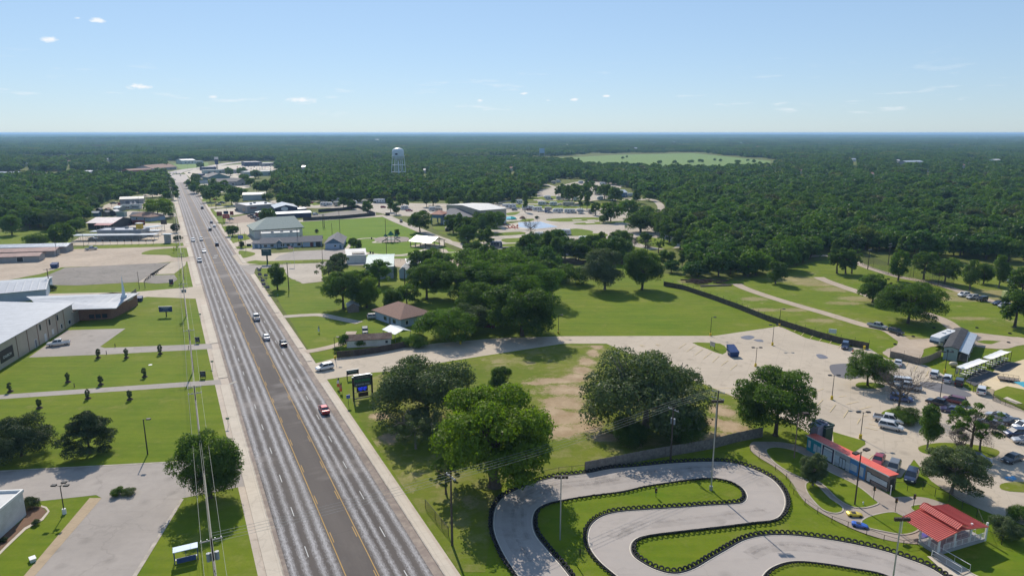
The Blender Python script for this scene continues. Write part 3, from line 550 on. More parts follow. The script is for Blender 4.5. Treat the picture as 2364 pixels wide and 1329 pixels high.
LM = {'oak': leafmat('oak_leaves', (.058, .115, .016), (.090, .160, .022), (.13, .195, .034), .46),
      'bright': leafmat('broad_bright_leaves', (.135, .215, .012), (.145, .225, .014), (.19, .265, .02), .42),
      'green': leafmat('green_leaves', (.075, .155, .015), (.100, .185, .020), (.145, .220, .028), .4),
      'grey': leafmat('grey_green_leaves', (.085, .125, .050), (.105, .145, .060), (.145, .180, .080), .28),
      'cedar': leafmat('cedar_needles', (.038, .068, .024), (.048, .080, .026), (.07, .09, .036), .15),
      'forest': leafmat('woodland_leaves', (.026, .080, .018), (.100, .200, .036), (.100, .180, .040), .4, .5)}
BARK = mat('bark', (.10, .075, .055), .95, .35, 2.5); BARKG = mat('grey_bark', (.20, .165, .14), .95, .3, 2.5); TWIG = mat('bare_twigs', (.13, .105, .09), .95, .3, 2); MULCH = mat('mulch_ring', (.07, .045, .03), .95, .3, 3)

def leafcloud(rng, lobes, n, size, droop=0.0, flat=1.0):
    """n small leaf-clump quads scattered over the shells of the given lobes (cx,cy,cz,rx,ry,rz)"""
    L = np.array(lobes); wgt = (L[:, 3] * L[:, 4]) ** 1.0; wgt /= wgt.sum()
    k = rng.choice(len(L), n, p=wgt); d = rng.normal(size=(n, 3)); d /= np.linalg.norm(d, axis=1)[:, None]
    d[:, 2] = np.where((d[:, 2] < -.35) & (rng.random(n) < .7), -d[:, 2], d[:, 2])
    rad = 1 - np.abs(rng.normal(0, .17, n)); rad = np.clip(rad, .3, 1.12)
    bumpy = 1 + .16 * np.sin(d[:, 0] * 7 + k) * np.sin(d[:, 1] * 6 + k * 2.3) + .1 * np.sin(d[:, 2] * 11 + k)
    c = L[k, :3] + d * L[k, 3:6] * (rad * bumpy)[:, None]
    c[:, 2] -= droop * (np.hypot(c[:, 0], c[:, 1]) ** 2)
    nn = d + rng.normal(0, .55, (n, 3)); nn[:, 2] += .35; nn /= np.linalg.norm(nn, axis=1)[:, None]
    a = np.cross(nn, rng.normal(size=(n, 3))); a /= np.linalg.norm(a, axis=1)[:, None]; b2 = np.cross(nn, a)
    s = size * rng.uniform(.55, 1.35, n)[:, None]; asp = rng.uniform(.5, 1, n)[:, None]
    v = np.stack([c - a * s - b2 * s * asp, c + a * s - b2 * s * asp * .6, c + a * s * .8 + b2 * s * asp + nn * s * .35, c - a * s * .7 + b2 * s * asp * .8], 1)
    return v.reshape(-1, 3)
def quads_mesh(name, v, m, extra=None):
    n = len(v) // 4; me = bpy.data.meshes.new(name); me.vertices.add(len(v)); me.vertices.foreach_set('co', v.astype(np.float32).ravel())
    me.loops.add(4 * n); me.loops.foreach_set('vertex_index', np.arange(4 * n, dtype=np.int32)); me.polygons.add(n)
    me.polygons.foreach_set('loop_start', np.arange(0, 4 * n, 4, dtype=np.int32)); me.polygons.foreach_set('loop_total', np.full(n, 4, dtype=np.int32))
    me.materials.append(m); me.update(calc_edges=True); return me
def limbs(rng, H, cz, spread, n=7, r=.035, lean=0, bare=False, twigs=0):
    b = MB(); top = Vector((lean * H, 0, H * cz)); rr = r * H
    kn = [Vector((0, 0, -.2)), Vector((lean * H * .3 + rng.uniform(-.02, .02) * H, rng.uniform(-.02, .02) * H, H * cz * .45)), top]
    b.tube(kn[0], kn[1], rr * 1.25, rr * .85, 8); b.tube(kn[1], kn[2], rr * .85, rr * .55, 8)
    b.tube(Vector((0, 0, -.2)), Vector((0, 0, H * .03)), rr * 1.9, rr * 1.2, 8)
    def branch(p, d, L, r0, dep):
        q = p + d * L; mid = p.lerp(q, .5) + Vector(rng.normal(0, .06, 3)) * L; b.tube(p, mid, r0, r0 * .75, 5, cap=False); b.tube(mid, q, r0 * .75, r0 * .45, 5, cap=False)
        if dep > 0:
            for k in range(3 if dep > 1 or twigs else 2):
                dd = (d + Vector(rng.normal(0, .5, 3)) + Vector((0, 0, .15))).normalized(); branch(p.lerp(q, rng.uniform(.5, 1)), dd, L * rng.uniform(.5, .8), r0 * .5, dep - 1)
    for i in range(n):
        a = 2 * PI * (i + rng.uniform(-.3, .3)) / n; p = kn[1].lerp(kn[2], rng.uniform(.2, 1)); d = Vector((math.cos(a), math.sin(a), rng.uniform(.35, 1.1))).normalized()
        branch(p, d, spread * rng.uniform(.45, .75), rr * .45, (3 if twigs else 2) if bare else 1)
    return b
def crown_lobes(rng, kind, H, W):
    """lobes fill the crown; every kind has its own outline"""
    o = []
    if kind in ('oak', 'live'):
        n = 62 if kind == 'live' else 54; low = .10 if kind == 'live' else .11
        for i in range(n):
            a = rng.uniform(0, 2 * PI); r = math.sqrt(rng.uniform(.0, 1)) * W * .40; z = H * (low + .5 * rng.uniform(0, 1)) + (1 - (r / (W * .45)) ** 2) * H * .24
            s = W * rng.uniform(.085, .165); o.append((r * math.cos(a), r * math.sin(a), min(z, H * .88), s, s, s * rng.uniform(.55, .8)))
    elif kind == 'round':
        for i in range(40):
            d = rng.normal(size=3); d /= np.linalg.norm(d); f = rng.uniform(.45, 1) ** .6; s = W * rng.uniform(.11, .17)
            o.append((d[0] * W * .36 * f, d[1] * W * .36 * f, H * .54 + d[2] * H * .38 * f, s, s, s * .95))
    elif kind == 'slim':
        for i in range(24):
            z = rng.uniform(.28, .93); wv = math.sin(min(1, (z - .15) / .8) * PI) ** .6; a = rng.uniform(0, 2 * PI); r = W * .32 * wv * rng.uniform(.2, 1); s = W * rng.uniform(.13, .2) * (.5 + .6 * wv)
            o.append((r * math.cos(a), r * math.sin(a), H * z, s, s, s * 1.1))
    elif kind == 'cedar':
        for i in range(40):
            z = rng.uniform(.1, .97); r = W * .46 * (1 - z) ** .75 * rng.uniform(.35, 1.08); a = rng.uniform(0, 2 * PI); s = W * rng.uniform(.07, .13) * (1.25 - .6 * z)
            o.append((r * math.cos(a), r * math.sin(a), H * z, s * 1.25, s * 1.25, s * .55))
    elif kind == 'shrub':
        for i in range(16):
            a = rng.uniform(0, 2 * PI); r = W * .36 * math.sqrt(rng.uniform(0, 1)); s = W * rng.uniform(.14, .22); o.append((r * math.cos(a), r * math.sin(a), H * rng.uniform(.25, .7) * (1 - .35 * r / (W * .4)), s, s, H * .24))
    elif kind == 'sparse':
        for i in range(60):
            a = rng.uniform(0, 2 * PI); r = W * .44 * math.sqrt(rng.uniform(0.02, 1)); s = W * rng.uniform(.035, .085); o.append((r * math.cos(a), r * math.sin(a), H * rng.uniform(.35, .92), s, s, s * .8))
    return o
PROTO = {}
def proto(kind, leaf, lod, seed, aspect):
    """crown and trunk meshes, 10 m tall; lod 0 near .. 3 far"""
    key = (kind, leaf, lod, seed, round(aspect, 1))
    if key in PROTO: return PROTO[key]
    rng = np.random.default_rng(abs(hash((kind, seed, 11))) % 99991 if False else (sum(map(ord, kind)) * 131 + seed * 17 + 3))
    H = 10.; W = H * round(aspect, 1)
    n = {0: 42000, 1: 10000, 2: 3000, 3: 900}[lod]; sz = {0: .088, 1: .165, 2: .30, 3: .54}[lod] * (W / 10) ** .5
    if kind in ('shrub', 'slim', 'cedar'): n = int(n * .8)
    if kind == 'sparse': n = int(n * .35)
    v = leafcloud(rng, crown_lobes(rng, kind, H, W), n, sz)
    cm = quads_mesh('crown', v, LM[leaf])
    tm = None
    if kind != 'shrub':
        tb = limbs(rng, H, {'oak': .5, 'live': .42, 'round': .5, 'slim': .8, 'cedar': .85, 'sparse': .6}[kind], W * .45, n={'oak': 8, 'live': 10, 'round': 6, 'slim': 5, 'cedar': 0, 'sparse': 9}[kind] if lod < 2 else 3, r={'live': .04, 'slim': .016, 'cedar': .022}.get(kind, .026), bare=(kind == 'sparse'))
        tm = tb.mesh('trunk', BARKG if leaf == 'grey' or kind == 'slim' else BARK)
    PROTO[key] = (cm, tm); return cm, tm
NTREE = [0]
def tree(loc, H, W, kind='oak', leaf='oak', lod=1, label=None, group=None, cat='tree', seed=None, name=None):
    NTREE[0] += 1; seed = random.randint(0, 3) if seed is None else seed
    cm, tm = proto(kind, leaf, lod, seed, max(.4, min(2.4, W / H)))
    nm = name or {'oak': 'oak_tree', 'live': 'live_oak_tree', 'round': 'shade_tree', 'slim': 'slender_tree', 'cedar': 'cedar_tree', 'shrub': 'shrub', 'sparse': 'sparse_tree'}[kind]
    o = empty(nm, loc, random.uniform(0, 2 * PI), label, cat, group, H / 10.)
    obj('crown', cm, o)
    if tm: obj('trunk', tm, o)
    return o
def tpx(x, yb, wpx, ytop, kind='oak', leaf='oak', lod=None, label=None, group=None, cat='tree', **k):
    """tree with its foot at photo pixel (x,yb), crown wpx wide, top at row ytop"""
    loc = P(x, yb); H = HT(x, yb, ytop); W = wpx * MPP(yb) * (1 - .3 * H / CAM_H) * 1.1
    if lod is None: lod = 0 if yb > 880 else 1 if yb > 600 else 2 if yb > 450 else 3
    return tree(loc, H, W, kind, leaf, lod, label, group, cat, **k)

# ---- the trees one can pick out, by their foot in the photograph
T = tpx; ORDN = 'first second third fourth fifth sixth seventh eighth ninth tenth eleventh twelfth'.split()
T(486, 1148, 178, 997, 'round', 'oak', 0, 'large dense dark tree beside the left pavement, under the power lines', seed=1)
T(50, 1052, 150, 963, 'oak', 'cedar', 0, 'dark spreading cedar on the left lawn at the edge of the photo')
T(208, 1046, 150, 950, 'cedar', 'cedar', 0, 'dark pointed cedar on the left lawn between its neighbour and the lamp pole')
T(985, 968, 248, 812, 'live', 'grey', 0, 'huge grey-green live oak right behind the tall fun park sign', seed=2)
T(960, 1035, 130, 955, 'sparse', 'grey', 0, 'scrubby grey half-bare tree in front of the huge live oak by the road')
T(1142, 1122, 272, 862, 'live', 'bright', 0, 'big bright yellow-green tree overhanging the bend of the kart track', seed=3)
T(1030, 1140, 70, 1060, 'sparse', 'oak', 0, 'thin leggy tree in the shade left of the big bright green tree')
T(1160, 915, 66, 843, 'round', 'oak', 0, 'small dark upright tree behind the big bright green tree')
T(1490, 985, 305, 808, 'live', 'grey', 0, 'huge spreading live oak over bare soil in the middle of the park', seed=0)
T(1570, 1020, 120, 930, 'live', 'oak', 0, 'low dark tree on the right flank of the huge spreading live oak')
T(1450, 1025, 80, 950, 'shrub', 'oak', 0, 'dark brush in the shade under the spreading live oak')
T(1790, 1005, 190, 840, 'oak', 'oak', 0, 'dense dark rounded tree between the kart track fence and the parking lot', seed=2)
T(2003, 890, 98, 805, 'oak', 'oak', 0, 'leafy tree on a small island in the big parking lot')
T(2140, 1038, 62, 930, 'slim', 'green', 0, 'slim green tree on the left end of the long parking island')
T(2240, 1040, 115, 930, 'sparse', 'green', 0, 'thin-leaved tree with bare twigs on the long parking island')
T(2196, 1138, 135, 1020, 'oak', 'grey', 0, 'bushy grey-green tree beside the parked navy car at the lot corner', seed=1)
T(2322, 1240, 70, 1182, 'shrub', 'grey', 0, 'grey-green bush behind the red-roofed pavilion', cat='shrub')
T(2356, 1205, 60, 1158, 'shrub', 'green', 0, 'bright green bush at the right edge above the pavilion', cat='shrub')
T(1876, 1122, 66, 1042, 'round', 'grey', 0, 'small round tree on the first island of the junior track')
T(1203, 1112, 34, 1078, 'shrub', 'oak', 0, 'small dark bush against the fence by the kart track', cat='shrub')
T(2096, 746, 148, 642, 'oak', 'oak', 0, 'wide lone oak on the grass above the white camper', seed=1)
T(2014, 698, 70, 626, 'oak', 'oak', 1, 'oak with a clear trunk beside a bare twin on the worn grass')
T(2342, 755, 70, 650, 'oak', 'oak', 1, 'tall oak cut by the right edge of the photo')
T(2035, 697, 44, 640, 'sparse', 'cedar', 1, 'nearly bare grey tree leaning beside the oak on the worn grass')
T(1790, 655, 56, 600, 'round', 'oak', 1, 'rounded tree in front of the wood beside the grass track')
T(1932, 631, 50, 560, 'oak', 'oak', 1, 'leaning tree at the end of the wood by the gravel lane, leftmost of three')
T(1952, 632, 44, 565, 'oak', 'oak', 1, 'leaning tree at the end of the wood by the gravel lane, middle one')
T(1966, 632, 44, 572, 'sparse', 'oak', 1, 'thin leaning tree at the end of the wood by the gravel lane, rightmost')
T(2073, 648, 50, 575, 'round', 'green', 1, 'bright green round tree beside the netting')
T(2132, 645, 60, 570, 'oak', 'oak', 1, 'tall oak standing behind the rail fence left of the camp trailers')
T(2238, 670, 48, 600, 'slim', 'oak', 1, 'narrow dark tree just above the row of parked cars')
T(2180, 655, 64, 588, 'oak', 'oak', 1, 'broad oak behind the fence above the first parked white car')
T(2270, 655, 48, 605, 'round', 'oak', 1, 'dark round tree between two pines near the camp trailers')
T(2305, 665, 50, 590, 'slim', 'oak', 1, 'slender tree in front of the white camp trailer at far right')
T(2355, 700, 60, 600, 'oak', 'oak', 1, 'leafy tree hiding the trailer at the right edge')
T(1482, 668, 100, 572, 'round', 'oak', 0, 'dark full tree at the top of the big lawn, by the fence end', seed=3)
T(1396, 668, 112, 572, 'round', 'grey', 0, 'lighter grey-green tree at the top of the big lawn', seed=2)
T(1320, 655, 80, 598, 'shrub', 'oak', 1, 'low dark bush line left of the lighter tree on the lawn', cat='shrub')
T(1262, 652, 60, 596, 'round', 'oak', 1, 'dark shrubby tree left end of the lawn top row')
T(1205, 775, 185, 628, 'oak', 'oak', 0, 'very large dark oak towering over the drive beside the lawn', seed=0)
T(1225, 700, 150, 600, 'oak', 'green', 0, 'large bright-topped oak behind the one over the drive')
T(1140, 690, 120, 590, 'oak', 'green', 0, 'bright green oak in the clump behind the brown-roofed house')
T(1060, 690, 105, 592, 'oak', 'oak', 0, 'dark oak above the brown roof of the house, left in the clump')
T(985, 690, 90, 600, 'oak', 'oak', 0, 'dark leaning oak left of the clump behind the house')
T(1150, 640, 150, 575, 'oak', 'green', 1, 'wide green oak in the back row between house and resort')
T(1105, 735, 110, 640, 'oak', 'oak', 0, 'dark oak in the middle of the clump behind the house')
T(1010, 655, 90, 590, 'oak', 'oak', 1, 'oak at the back left of the clump behind the house')
T(1100, 625, 110, 575, 'oak', 'oak', 1, 'dark oak in the back row below the camp lane')
T(1255, 645, 90, 580, 'oak', 'green', 1, 'green oak at the right end of the back row')
T(1165, 745, 120, 660, 'oak', 'oak', 0, 'dark oak filling the gap left of the very large one')
T(940, 705, 60, 650, 'oak', 'oak', 1, 'dark oak behind the left gable of the house')
T(1030, 785, 140, 710, 'oak', 'green', 0, 'bright bushy tree right of the brown-roofed house', seed=1)
T(1090, 770, 85, 690, 'oak', 'grey', 0, 'grey-green tree behind the bushy one by the house')
T(960, 800, 60, 765, 'shrub', 'green', 0, 'green bush below the pale carport roof', cat='shrub')
T(905, 720, 56, 664, 'round', 'oak', 0, 'dark glossy magnolia at the left gable of the house')
T(793, 713, 100, 614, 'oak', 'oak', 0, 'tall oak shading the small shed by the driveway', seed=2)
T(832, 700, 70, 610, 'oak', 'oak', 1, 'oak behind the bright tree near the small shed')
T(847, 710, 78, 634, 'round', 'bright', 0, 'bright lime-green tree right of the small shed')
T(875, 660, 60, 590, 'oak', 'green', 1, 'green tree in front of the quonset roofs')
T(760, 652, 66, 600, 'sparse', 'grey', 1, 'pale open tree left of the metal building')
T(782, 640, 50, 575, 'oak', 'grey', 1, 'silvery tall tree at the end of the motel lot')
T(900, 640, 30, 600, 'shrub', 'oak', 1, 'small dark shrub by the white shed', cat='shrub')
T(795, 800, 30, 765, 'shrub', 'green', 1, 'vine-covered bush at the left end of the long shed', cat='shrub')
T(778, 812, 22, 796, 'shrub', 'oak', 1, 'dark bush beside the yellow banner', cat='shrub')
T(832, 800, 30, 778, 'shrub', 'green', 1, 'green vine bush in front of the long shed', cat='shrub')
T(641, 668, 48, 606, 'round', 'oak', 0, 'tidy round tree on the corner lawn by the yard signs')
T(970, 537, 56, 480, 'oak', 'oak', 1, 'dark oak beside the lane above the playground')
T(816, 572, 24, 548, 'round', 'oak', 1, 'small round tree at the motel end, rearmost of the pair')
T(826, 578, 26, 551, 'round', 'oak', 1, 'small round tree at the motel end, frontmost of the pair')
T(917, 547, 14, 527, 'round', 'oak', 2, 'tiny tree right of the playground tower')
T(731, 537, 9, 527, 'shrub', 'cedar', 2, 'lone small bush on the park lawn', cat='shrub')
T(366, 503, 66, 452, 'oak', 'bright', 1, 'bright spreading tree by the blue house near the road')
T(395, 500, 14, 488, 'shrub', 'cedar', 2, 'dark shrub left of the road below the spreading tree', cat='shrub')
T(407, 537, 24, 515, 'round', 'cedar', 1, 'dark small tree at the drive-in exit')
T(412, 556, 22, 540, 'shrub', 'cedar', 1, 'dark round shrub below the drive-in menu canopy', cat='shrub')
T(537, 545, 30, 517, 'oak', 'oak', 1, 'small oak in front of the green-roofed building')
T(558, 573, 14, 556, 'round', 'cedar', 1, 'small reddish-green tree at the motel corner')
T(620, 516, 40, 476, 'oak', 'oak', 1, 'oak growing in front of the dark restaurant roof')
T(485, 467, 34, 432, 'oak', 'oak', 2, 'tree on the verge across from the metal warehouse')
T(500, 460, 20, 434, 'oak', 'oak', 2, 'second tree on the verge across from the metal warehouse')
T(535, 474, 36, 440, 'oak', 'oak', 2, 'dark tree left of the tan restaurant building')
T(620, 462, 26, 443, 'oak', 'oak', 2, 'tree in front of the long white roof')
T(28, 543, 58, 495, 'round', 'green', 1, 'big round bush-like tree at the left edge above the green field')
T(85, 567, 62, 532, 'shrub', 'oak', 1, 'dark spreading shrub on the green field by the storage sheds', cat='shrub')
T(145, 566, 62, 515, 'round', 'oak', 1, 'dense tree behind the storage sheds')
T(120, 655 + 15, 26, 655, 'shrub', 'cedar', 1, 'dark bush at the foot of the church utility pole', cat='shrub')
T(72, 1172, 44, 1142, 'shrub', 'cedar', 0, 'dark shrub at the corner of the white building', cat='shrub')
T(83, 1211, 18, 1196, 'shrub', 'grey', 0, 'small round olive bush in the mulch bed', cat='shrub')
T(8, 1250, 16, 1238, 'shrub', 'cedar', 0, 'small dark bush against the white building', cat='shrub')
T(274, 1143, 34, 1122, 'shrub', 'oak', 0, 'low dark juniper in the kerbed bed between the parking lots', cat='shrub')
T(298, 1140, 34, 1124, 'shrub', 'grey', 0, 'olive-grey juniper in the kerbed bed between the parking lots', cat='shrub')
T(1613, 551, 6, 530, 'slim', 'oak', 2, 'thin tree standing alone by the camp lane')
for i, (x, y, w_, h_) in enumerate(((1438, 367, 9, 7), (1447, 364, 6, 6), (1523, 378, 13, 10), (1557, 378, 13, 10), (1594, 376, 16, 9), (1618, 375, 14, 10), (1650, 371, 8, 7), (1663, 373, 9, 8), (1702, 376, 16, 9), (1726, 372, 7, 6), (1741, 376, 11, 10), (1754, 379, 9, 8))):
    T(x, y, w_, y - h_, 'shrub', 'oak', 3, f"dark cedar bush dotted on the hay field, {ORDN[i]} from the left", 'bushes on the hay field', cat='shrub')
# young planted trees on the church lawn
YT = [(227, 826), (292, 826), (370, 817), (157, 882), (233, 888), (334, 870), (24, 904), (91, 942), (203, 920), (300, 922)]
YL = ['left of the driveway sign stub below the church lot', 'middle of the row along the church driveway', 'nearest the power line along the church driveway', 'second from the left above the lower drive', 'third from the left above the lower drive', 'just below the white lid, nearest the power line above the lower drive', 'at the far left edge above the lower drive', 'leftmost of the three below the lower drive', 'middle of the three below the lower drive', 'rightmost of the three below the lower drive']
for (x, y), l in zip(YT, YL):
    o = tpx(x, y, 12, y - 24, 'round', 'grey', 1, 'young staked tree, ' + l, 'young trees planted on the church lawn', name='young_tree')
    s = 10 / HT(x, y, y - 24)
    MB().lathe([(0.75 * s, .02), (.45 * s, .35 * s), (.2 * s, .5 * s)], 10).build('mulch', MULCH, o)
# bare trees
def bare_tree(x, yb, wpx, ytop, label, seed=1, bush=False):
    H = HT(x, yb, ytop); rng = np.random.default_rng(seed); W = wpx * MPP(yb)
    o = empty('bare_tree', P(x, yb), 0, label, 'tree'); limbs(rng, H, .5, W * .62, n=12, r=.026, bare=True, twigs=1).build('trunk', TWIG, o)
    v = leafcloud(rng, [(rng.normal(0, W * .2), rng.normal(0, W * .2), H * rng.uniform(.3, .9), W * .13, W * .13, W * .12) for i in range(22)], 5200 if yb > 800 else 1500, .045 if yb > 800 else .09); obj('twigs', quads_mesh('twigs', v, TWIG), o)
    return o
bare_tree(2072, 950, 112, 850, 'bare grey-twigged tree on the island with a dark bush at its foot', 4)
T(2090, 972, 74, 938, 'shrub', 'oak', 0, 'dark bush at the foot of the bare tree in the parking lot', cat='shrub')
bare_tree(2262, 1040, 90, 960, 'brown bare tree at the right of the long parking island', 8)
bare_tree(2212, 1056, 50, 985, 'thin bare sapling behind the bushy grey-green tree', 9)
bare_tree(1530, 543, 30, 505, 'forked bare tree at the resort edge near the wood', 5)
bare_tree(1465, 575, 26, 545, 'small bare tree on the gravel in front of the resort oaks', 6)
bare_tree(1495, 582, 22, 552, 'grey bare tree beside the green meadow of the resort', 7)
bare_tree(1225, 545, 36, 505, 'bare-topped tree in front of the splash pad', 10)
# resort trees (foot x, foot y, crown width, top row, kind, leaf)
RT = [(1062, 552, 30, 488, 'slim', 'oak'), (1068, 545, 40, 484, 'oak', 'oak'), (1092, 558, 34, 508, 'slim', 'oak'), (1125, 535, 52, 478, 'oak', 'oak'), (1143, 524, 44, 482, 'oak', 'green'), (1126, 570, 26, 520, 'slim', 'green'), (1104, 590, 18, 563, 'slim', 'green'), (1108, 520, 40, 486, 'oak', 'oak'),
      (1215, 600, 46, 530, 'oak', 'oak'), (1265, 595, 42, 530, 'slim', 'oak'), (1305, 598, 54, 550, 'oak', 'oak'), (1330, 600, 44, 552, 'round', 'oak'), (1385, 590, 34, 532, 'slim', 'oak'), (1415, 585, 30, 528, 'oak', 'oak'), (1432, 576, 54, 525, 'oak', 'oak'), (1405, 590, 24, 545, 'slim', 'oak'), (1490, 570, 28, 528, 'oak', 'oak'), (1520, 585, 28, 544, 'sparse', 'green'), (1393, 515, 22, 495, 'oak', 'oak'),
      (1410, 512, 54, 462, 'oak', 'oak'), (1450, 505, 56, 455, 'oak', 'green'), (1478, 535, 74, 480, 'oak', 'oak'), (1510, 530, 40, 475, 'oak', 'oak'), (1340, 485, 16, 445, 'slim', 'oak'), (1355, 486, 22, 440, 'slim', 'oak'), (1375, 497, 22, 462, 'oak', 'oak'), (1320, 470, 44, 415, 'oak', 'oak'), (1290, 455, 20, 425, 'oak', 'oak'), (1352, 465, 36, 418, 'oak', 'oak'), (1395, 460, 34, 420, 'oak', 'oak'), (1420, 470, 36, 425, 'oak', 'oak'), (1212, 490, 14, 440, 'slim', 'oak'), (1185, 478, 20, 440, 'slim', 'oak'), (1240, 505, 12, 497, 'shrub', 'cedar'),
      (1545, 560, 50, 500, 'oak', 'oak'), (1570, 575, 50, 520, 'oak', 'oak'), (1590, 590, 44, 540, 'oak', 'oak'), (1540, 615, 40, 570, 'oak', 'oak'), (1560, 520, 40, 470, 'oak', 'oak'),
      (688, 484, 26, 446, 'slim', 'oak'), (706, 482, 24, 455, 'oak', 'oak'), (793, 480, 24, 452, 'oak', 'oak'), (812, 483, 22, 455, 'oak', 'oak'), (849, 494, 24, 458, 'oak', 'green'), (902, 490, 22, 455, 'slim', 'oak'), (915, 495, 20, 465, 'round', 'oak'), (648, 466, 18, 440, 'slim', 'oak'), (930, 480, 30, 440, 'oak', 'oak'), (1000, 475, 30, 435, 'oak', 'oak'), (1060, 475, 36, 430, 'oak', 'oak'), (1120, 470, 34, 420, 'oak', 'oak'), (985, 478, 26, 440, 'slim', 'oak'), (1035, 476, 26, 440, 'slim', 'oak'), (1095, 474, 26, 436, 'slim', 'oak'), (765, 468, 26, 440, 'oak', 'green'), (740, 466, 26, 438, 'oak', 'oak'), (725, 455, 26, 430, 'oak', 'oak')]
LMK = [(1000, 625, 'white-roofed sheds'), (1070, 622, 'park corner pole'), (1160, 620, 'camp lane end'), (1250, 612, 'dark board fence'), (1325, 598, 'rounded camp trees'), (1400, 600, 'thin camp trees'), (1455, 602, 'green meadow'), (570, 480, 'tan restaurant'), (700, 505, 'black board fence'), (790, 485, 'gravel yard corner'), (848, 478, 'motel-side campers'), (900, 490, 'lane gate'), (930, 478, 'brown lane box'), (1005, 480, 'red-roofed porch'), (1060, 470, 'clubhouse roof'), (1120, 470, 'sports hall ridge'), (1060, 548, 'clubhouse door'), (1130, 520, 'sports hall wall'), (1105, 575, 'camp lane bend'), (1145, 571, 'dark-striped motorhome'), (1175, 505, 'swimming pool'), (1190, 478, 'front camper row start'), (1240, 520, 'blue splash pad'), (1245, 549, 'mid-resort motorhome'), (1305, 540, 'swoosh motorhome'), (1345, 560, 'bush clump motorhome'), (1356, 580, 'white box trailer'), (1338, 490, 'front camper row end'), (1320, 462, 'third camper row'), (1290, 424, 'rear campers'), (1390, 426, 'rear right campers'), (1440, 450, 'blue metal house'), (1460, 500, 'gravel lane loop'), (1420, 530, 'empty pads'), (1465, 575, 'small bare tree'), (1495, 580, 'grey bare tree'), (1530, 540, 'forked bare tree'), (1550, 610, 'grass bank'), (340, 440, 'far left wood'), (305, 458, 'workshop'), (390, 450, 'left pavement'), (235, 480, 'garden sheds'), (180, 530, 'storage sheds'), (60, 520, 'green field'), (430, 400, 'town crossing'), (120, 500, 'left wood edge')]
def side(x, y):
    d = sorted(((x - a) ** 2 + (2.5 * (y - b_)) ** 2, a, b_, n) for a, b_, n in LMK)[0]; r_ = 'behind' if y < d[2] - 4 else 'in front of' if y > d[2] + 6 else 'left of' if x < d[1] else 'right of'; return f'{r_} the {d[3]}'
rt = random.Random(12)
for (x0, x1, y0, y1, n_) in ((1045, 1120, 535, 575, 7), (1195, 1290, 575, 606, 9), (1300, 1470, 590, 612, 14), (1290, 1560, 428, 470, 16), (1470, 1560, 480, 560, 14), (640, 920, 448, 468, 16), (1000, 1150, 466, 480, 8), (570, 650, 436, 448, 6), (440, 540, 434, 448, 5), (940, 1290, 606, 640, 12)):
    for i in range(n_):
        x = rt.uniform(x0, x1); y = rt.uniform(y0, y1); hp = rt.uniform(9, 13) / 60 * (y - 306); RT.append((x, y, hp * rt.uniform(.7, 1.05), y - hp, rt.choice(['oak', 'oak', 'slim', 'round']), rt.choice(['oak', 'forest', 'green', 'oak'])))
for i, (x, y, w_, yt, k_, lf) in enumerate(RT):
    ad = {'slim': 'slender', 'oak': 'broad', 'round': 'rounded', 'sparse': 'thin-leaved', 'shrub': 'low'}[k_]
    tpx(x, y, w_, yt, k_, lf, 1 if y > 520 else 2, f"{ad} {'bright' if lf == 'green' else 'dark'} {'shrub' if k_ == 'shrub' else 'tree'} {side(x, y)}", 'trees scattered through the camper resort')
# roadside and town trees, left of the main road
for i, (x, y, w_, yt, lf) in enumerate([(335, 452, 22, 432, 'green'), (352, 456, 28, 430, 'oak'), (320, 446, 26, 420, 'oak'), (395, 442, 26, 412, 'oak'), (380, 452, 22, 436, 'oak'), (388, 462, 26, 438, 'green'), (366, 440, 24, 420, 'green'), (345, 436, 30, 412, 'green'), (262, 455, 22, 430, 'oak'), (290, 450, 30, 418, 'oak'), (240, 462, 36, 425, 'oak'), (222, 477, 40, 436, 'grey'), (205, 488, 30, 452, 'green'), (195, 510, 40, 470, 'green'), (165, 525, 50, 480, 'oak'), (178, 535, 40, 498, 'green'), (130, 530, 60, 478, 'grey'), (100, 525, 50, 478, 'oak'), (60, 520, 60, 470, 'oak'), (15, 512, 70, 450, 'oak'), (463, 390, 18, 374, 'oak')] + [(rt.uniform(a, b_), y_, 14 + (y_ - 380) * .18, y_ - 12 * (y_ - 306) / 60 * rt.uniform(.8, 1.15), rt.choice(['oak', 'green'])) for a, b_, c_, d_, n2 in ((440, 460, 420, 436, 4), (468, 560, 448, 456, 9), (520, 560, 402, 414, 4), (560, 640, 412, 436, 9), (330, 396, 406, 432, 10), (200, 300, 446, 468, 9), (380, 402, 420, 470, 6), (440, 550, 372, 376, 7), (640, 700, 470, 486, 4)) for _ in range(n2) for y_ in [rt.uniform(c_, d_)]]):
    tpx(x, y, w_, yt, 'oak', lf, 2 if y < 480 else 1, None, None)['_p'] = 1
for o in [o for o in bpy.data.objects if o.get('_p')]:
    del o['_p']; px, py = PX(*o.location); tag(o, f"{'bright' if 'green' in o.children[0].data.materials[0].name else 'dark'} {'tall' if o.scale.z > 1.0 else 'lower'} tree " + side(px, py), 'tree', 'trees west of the main road')

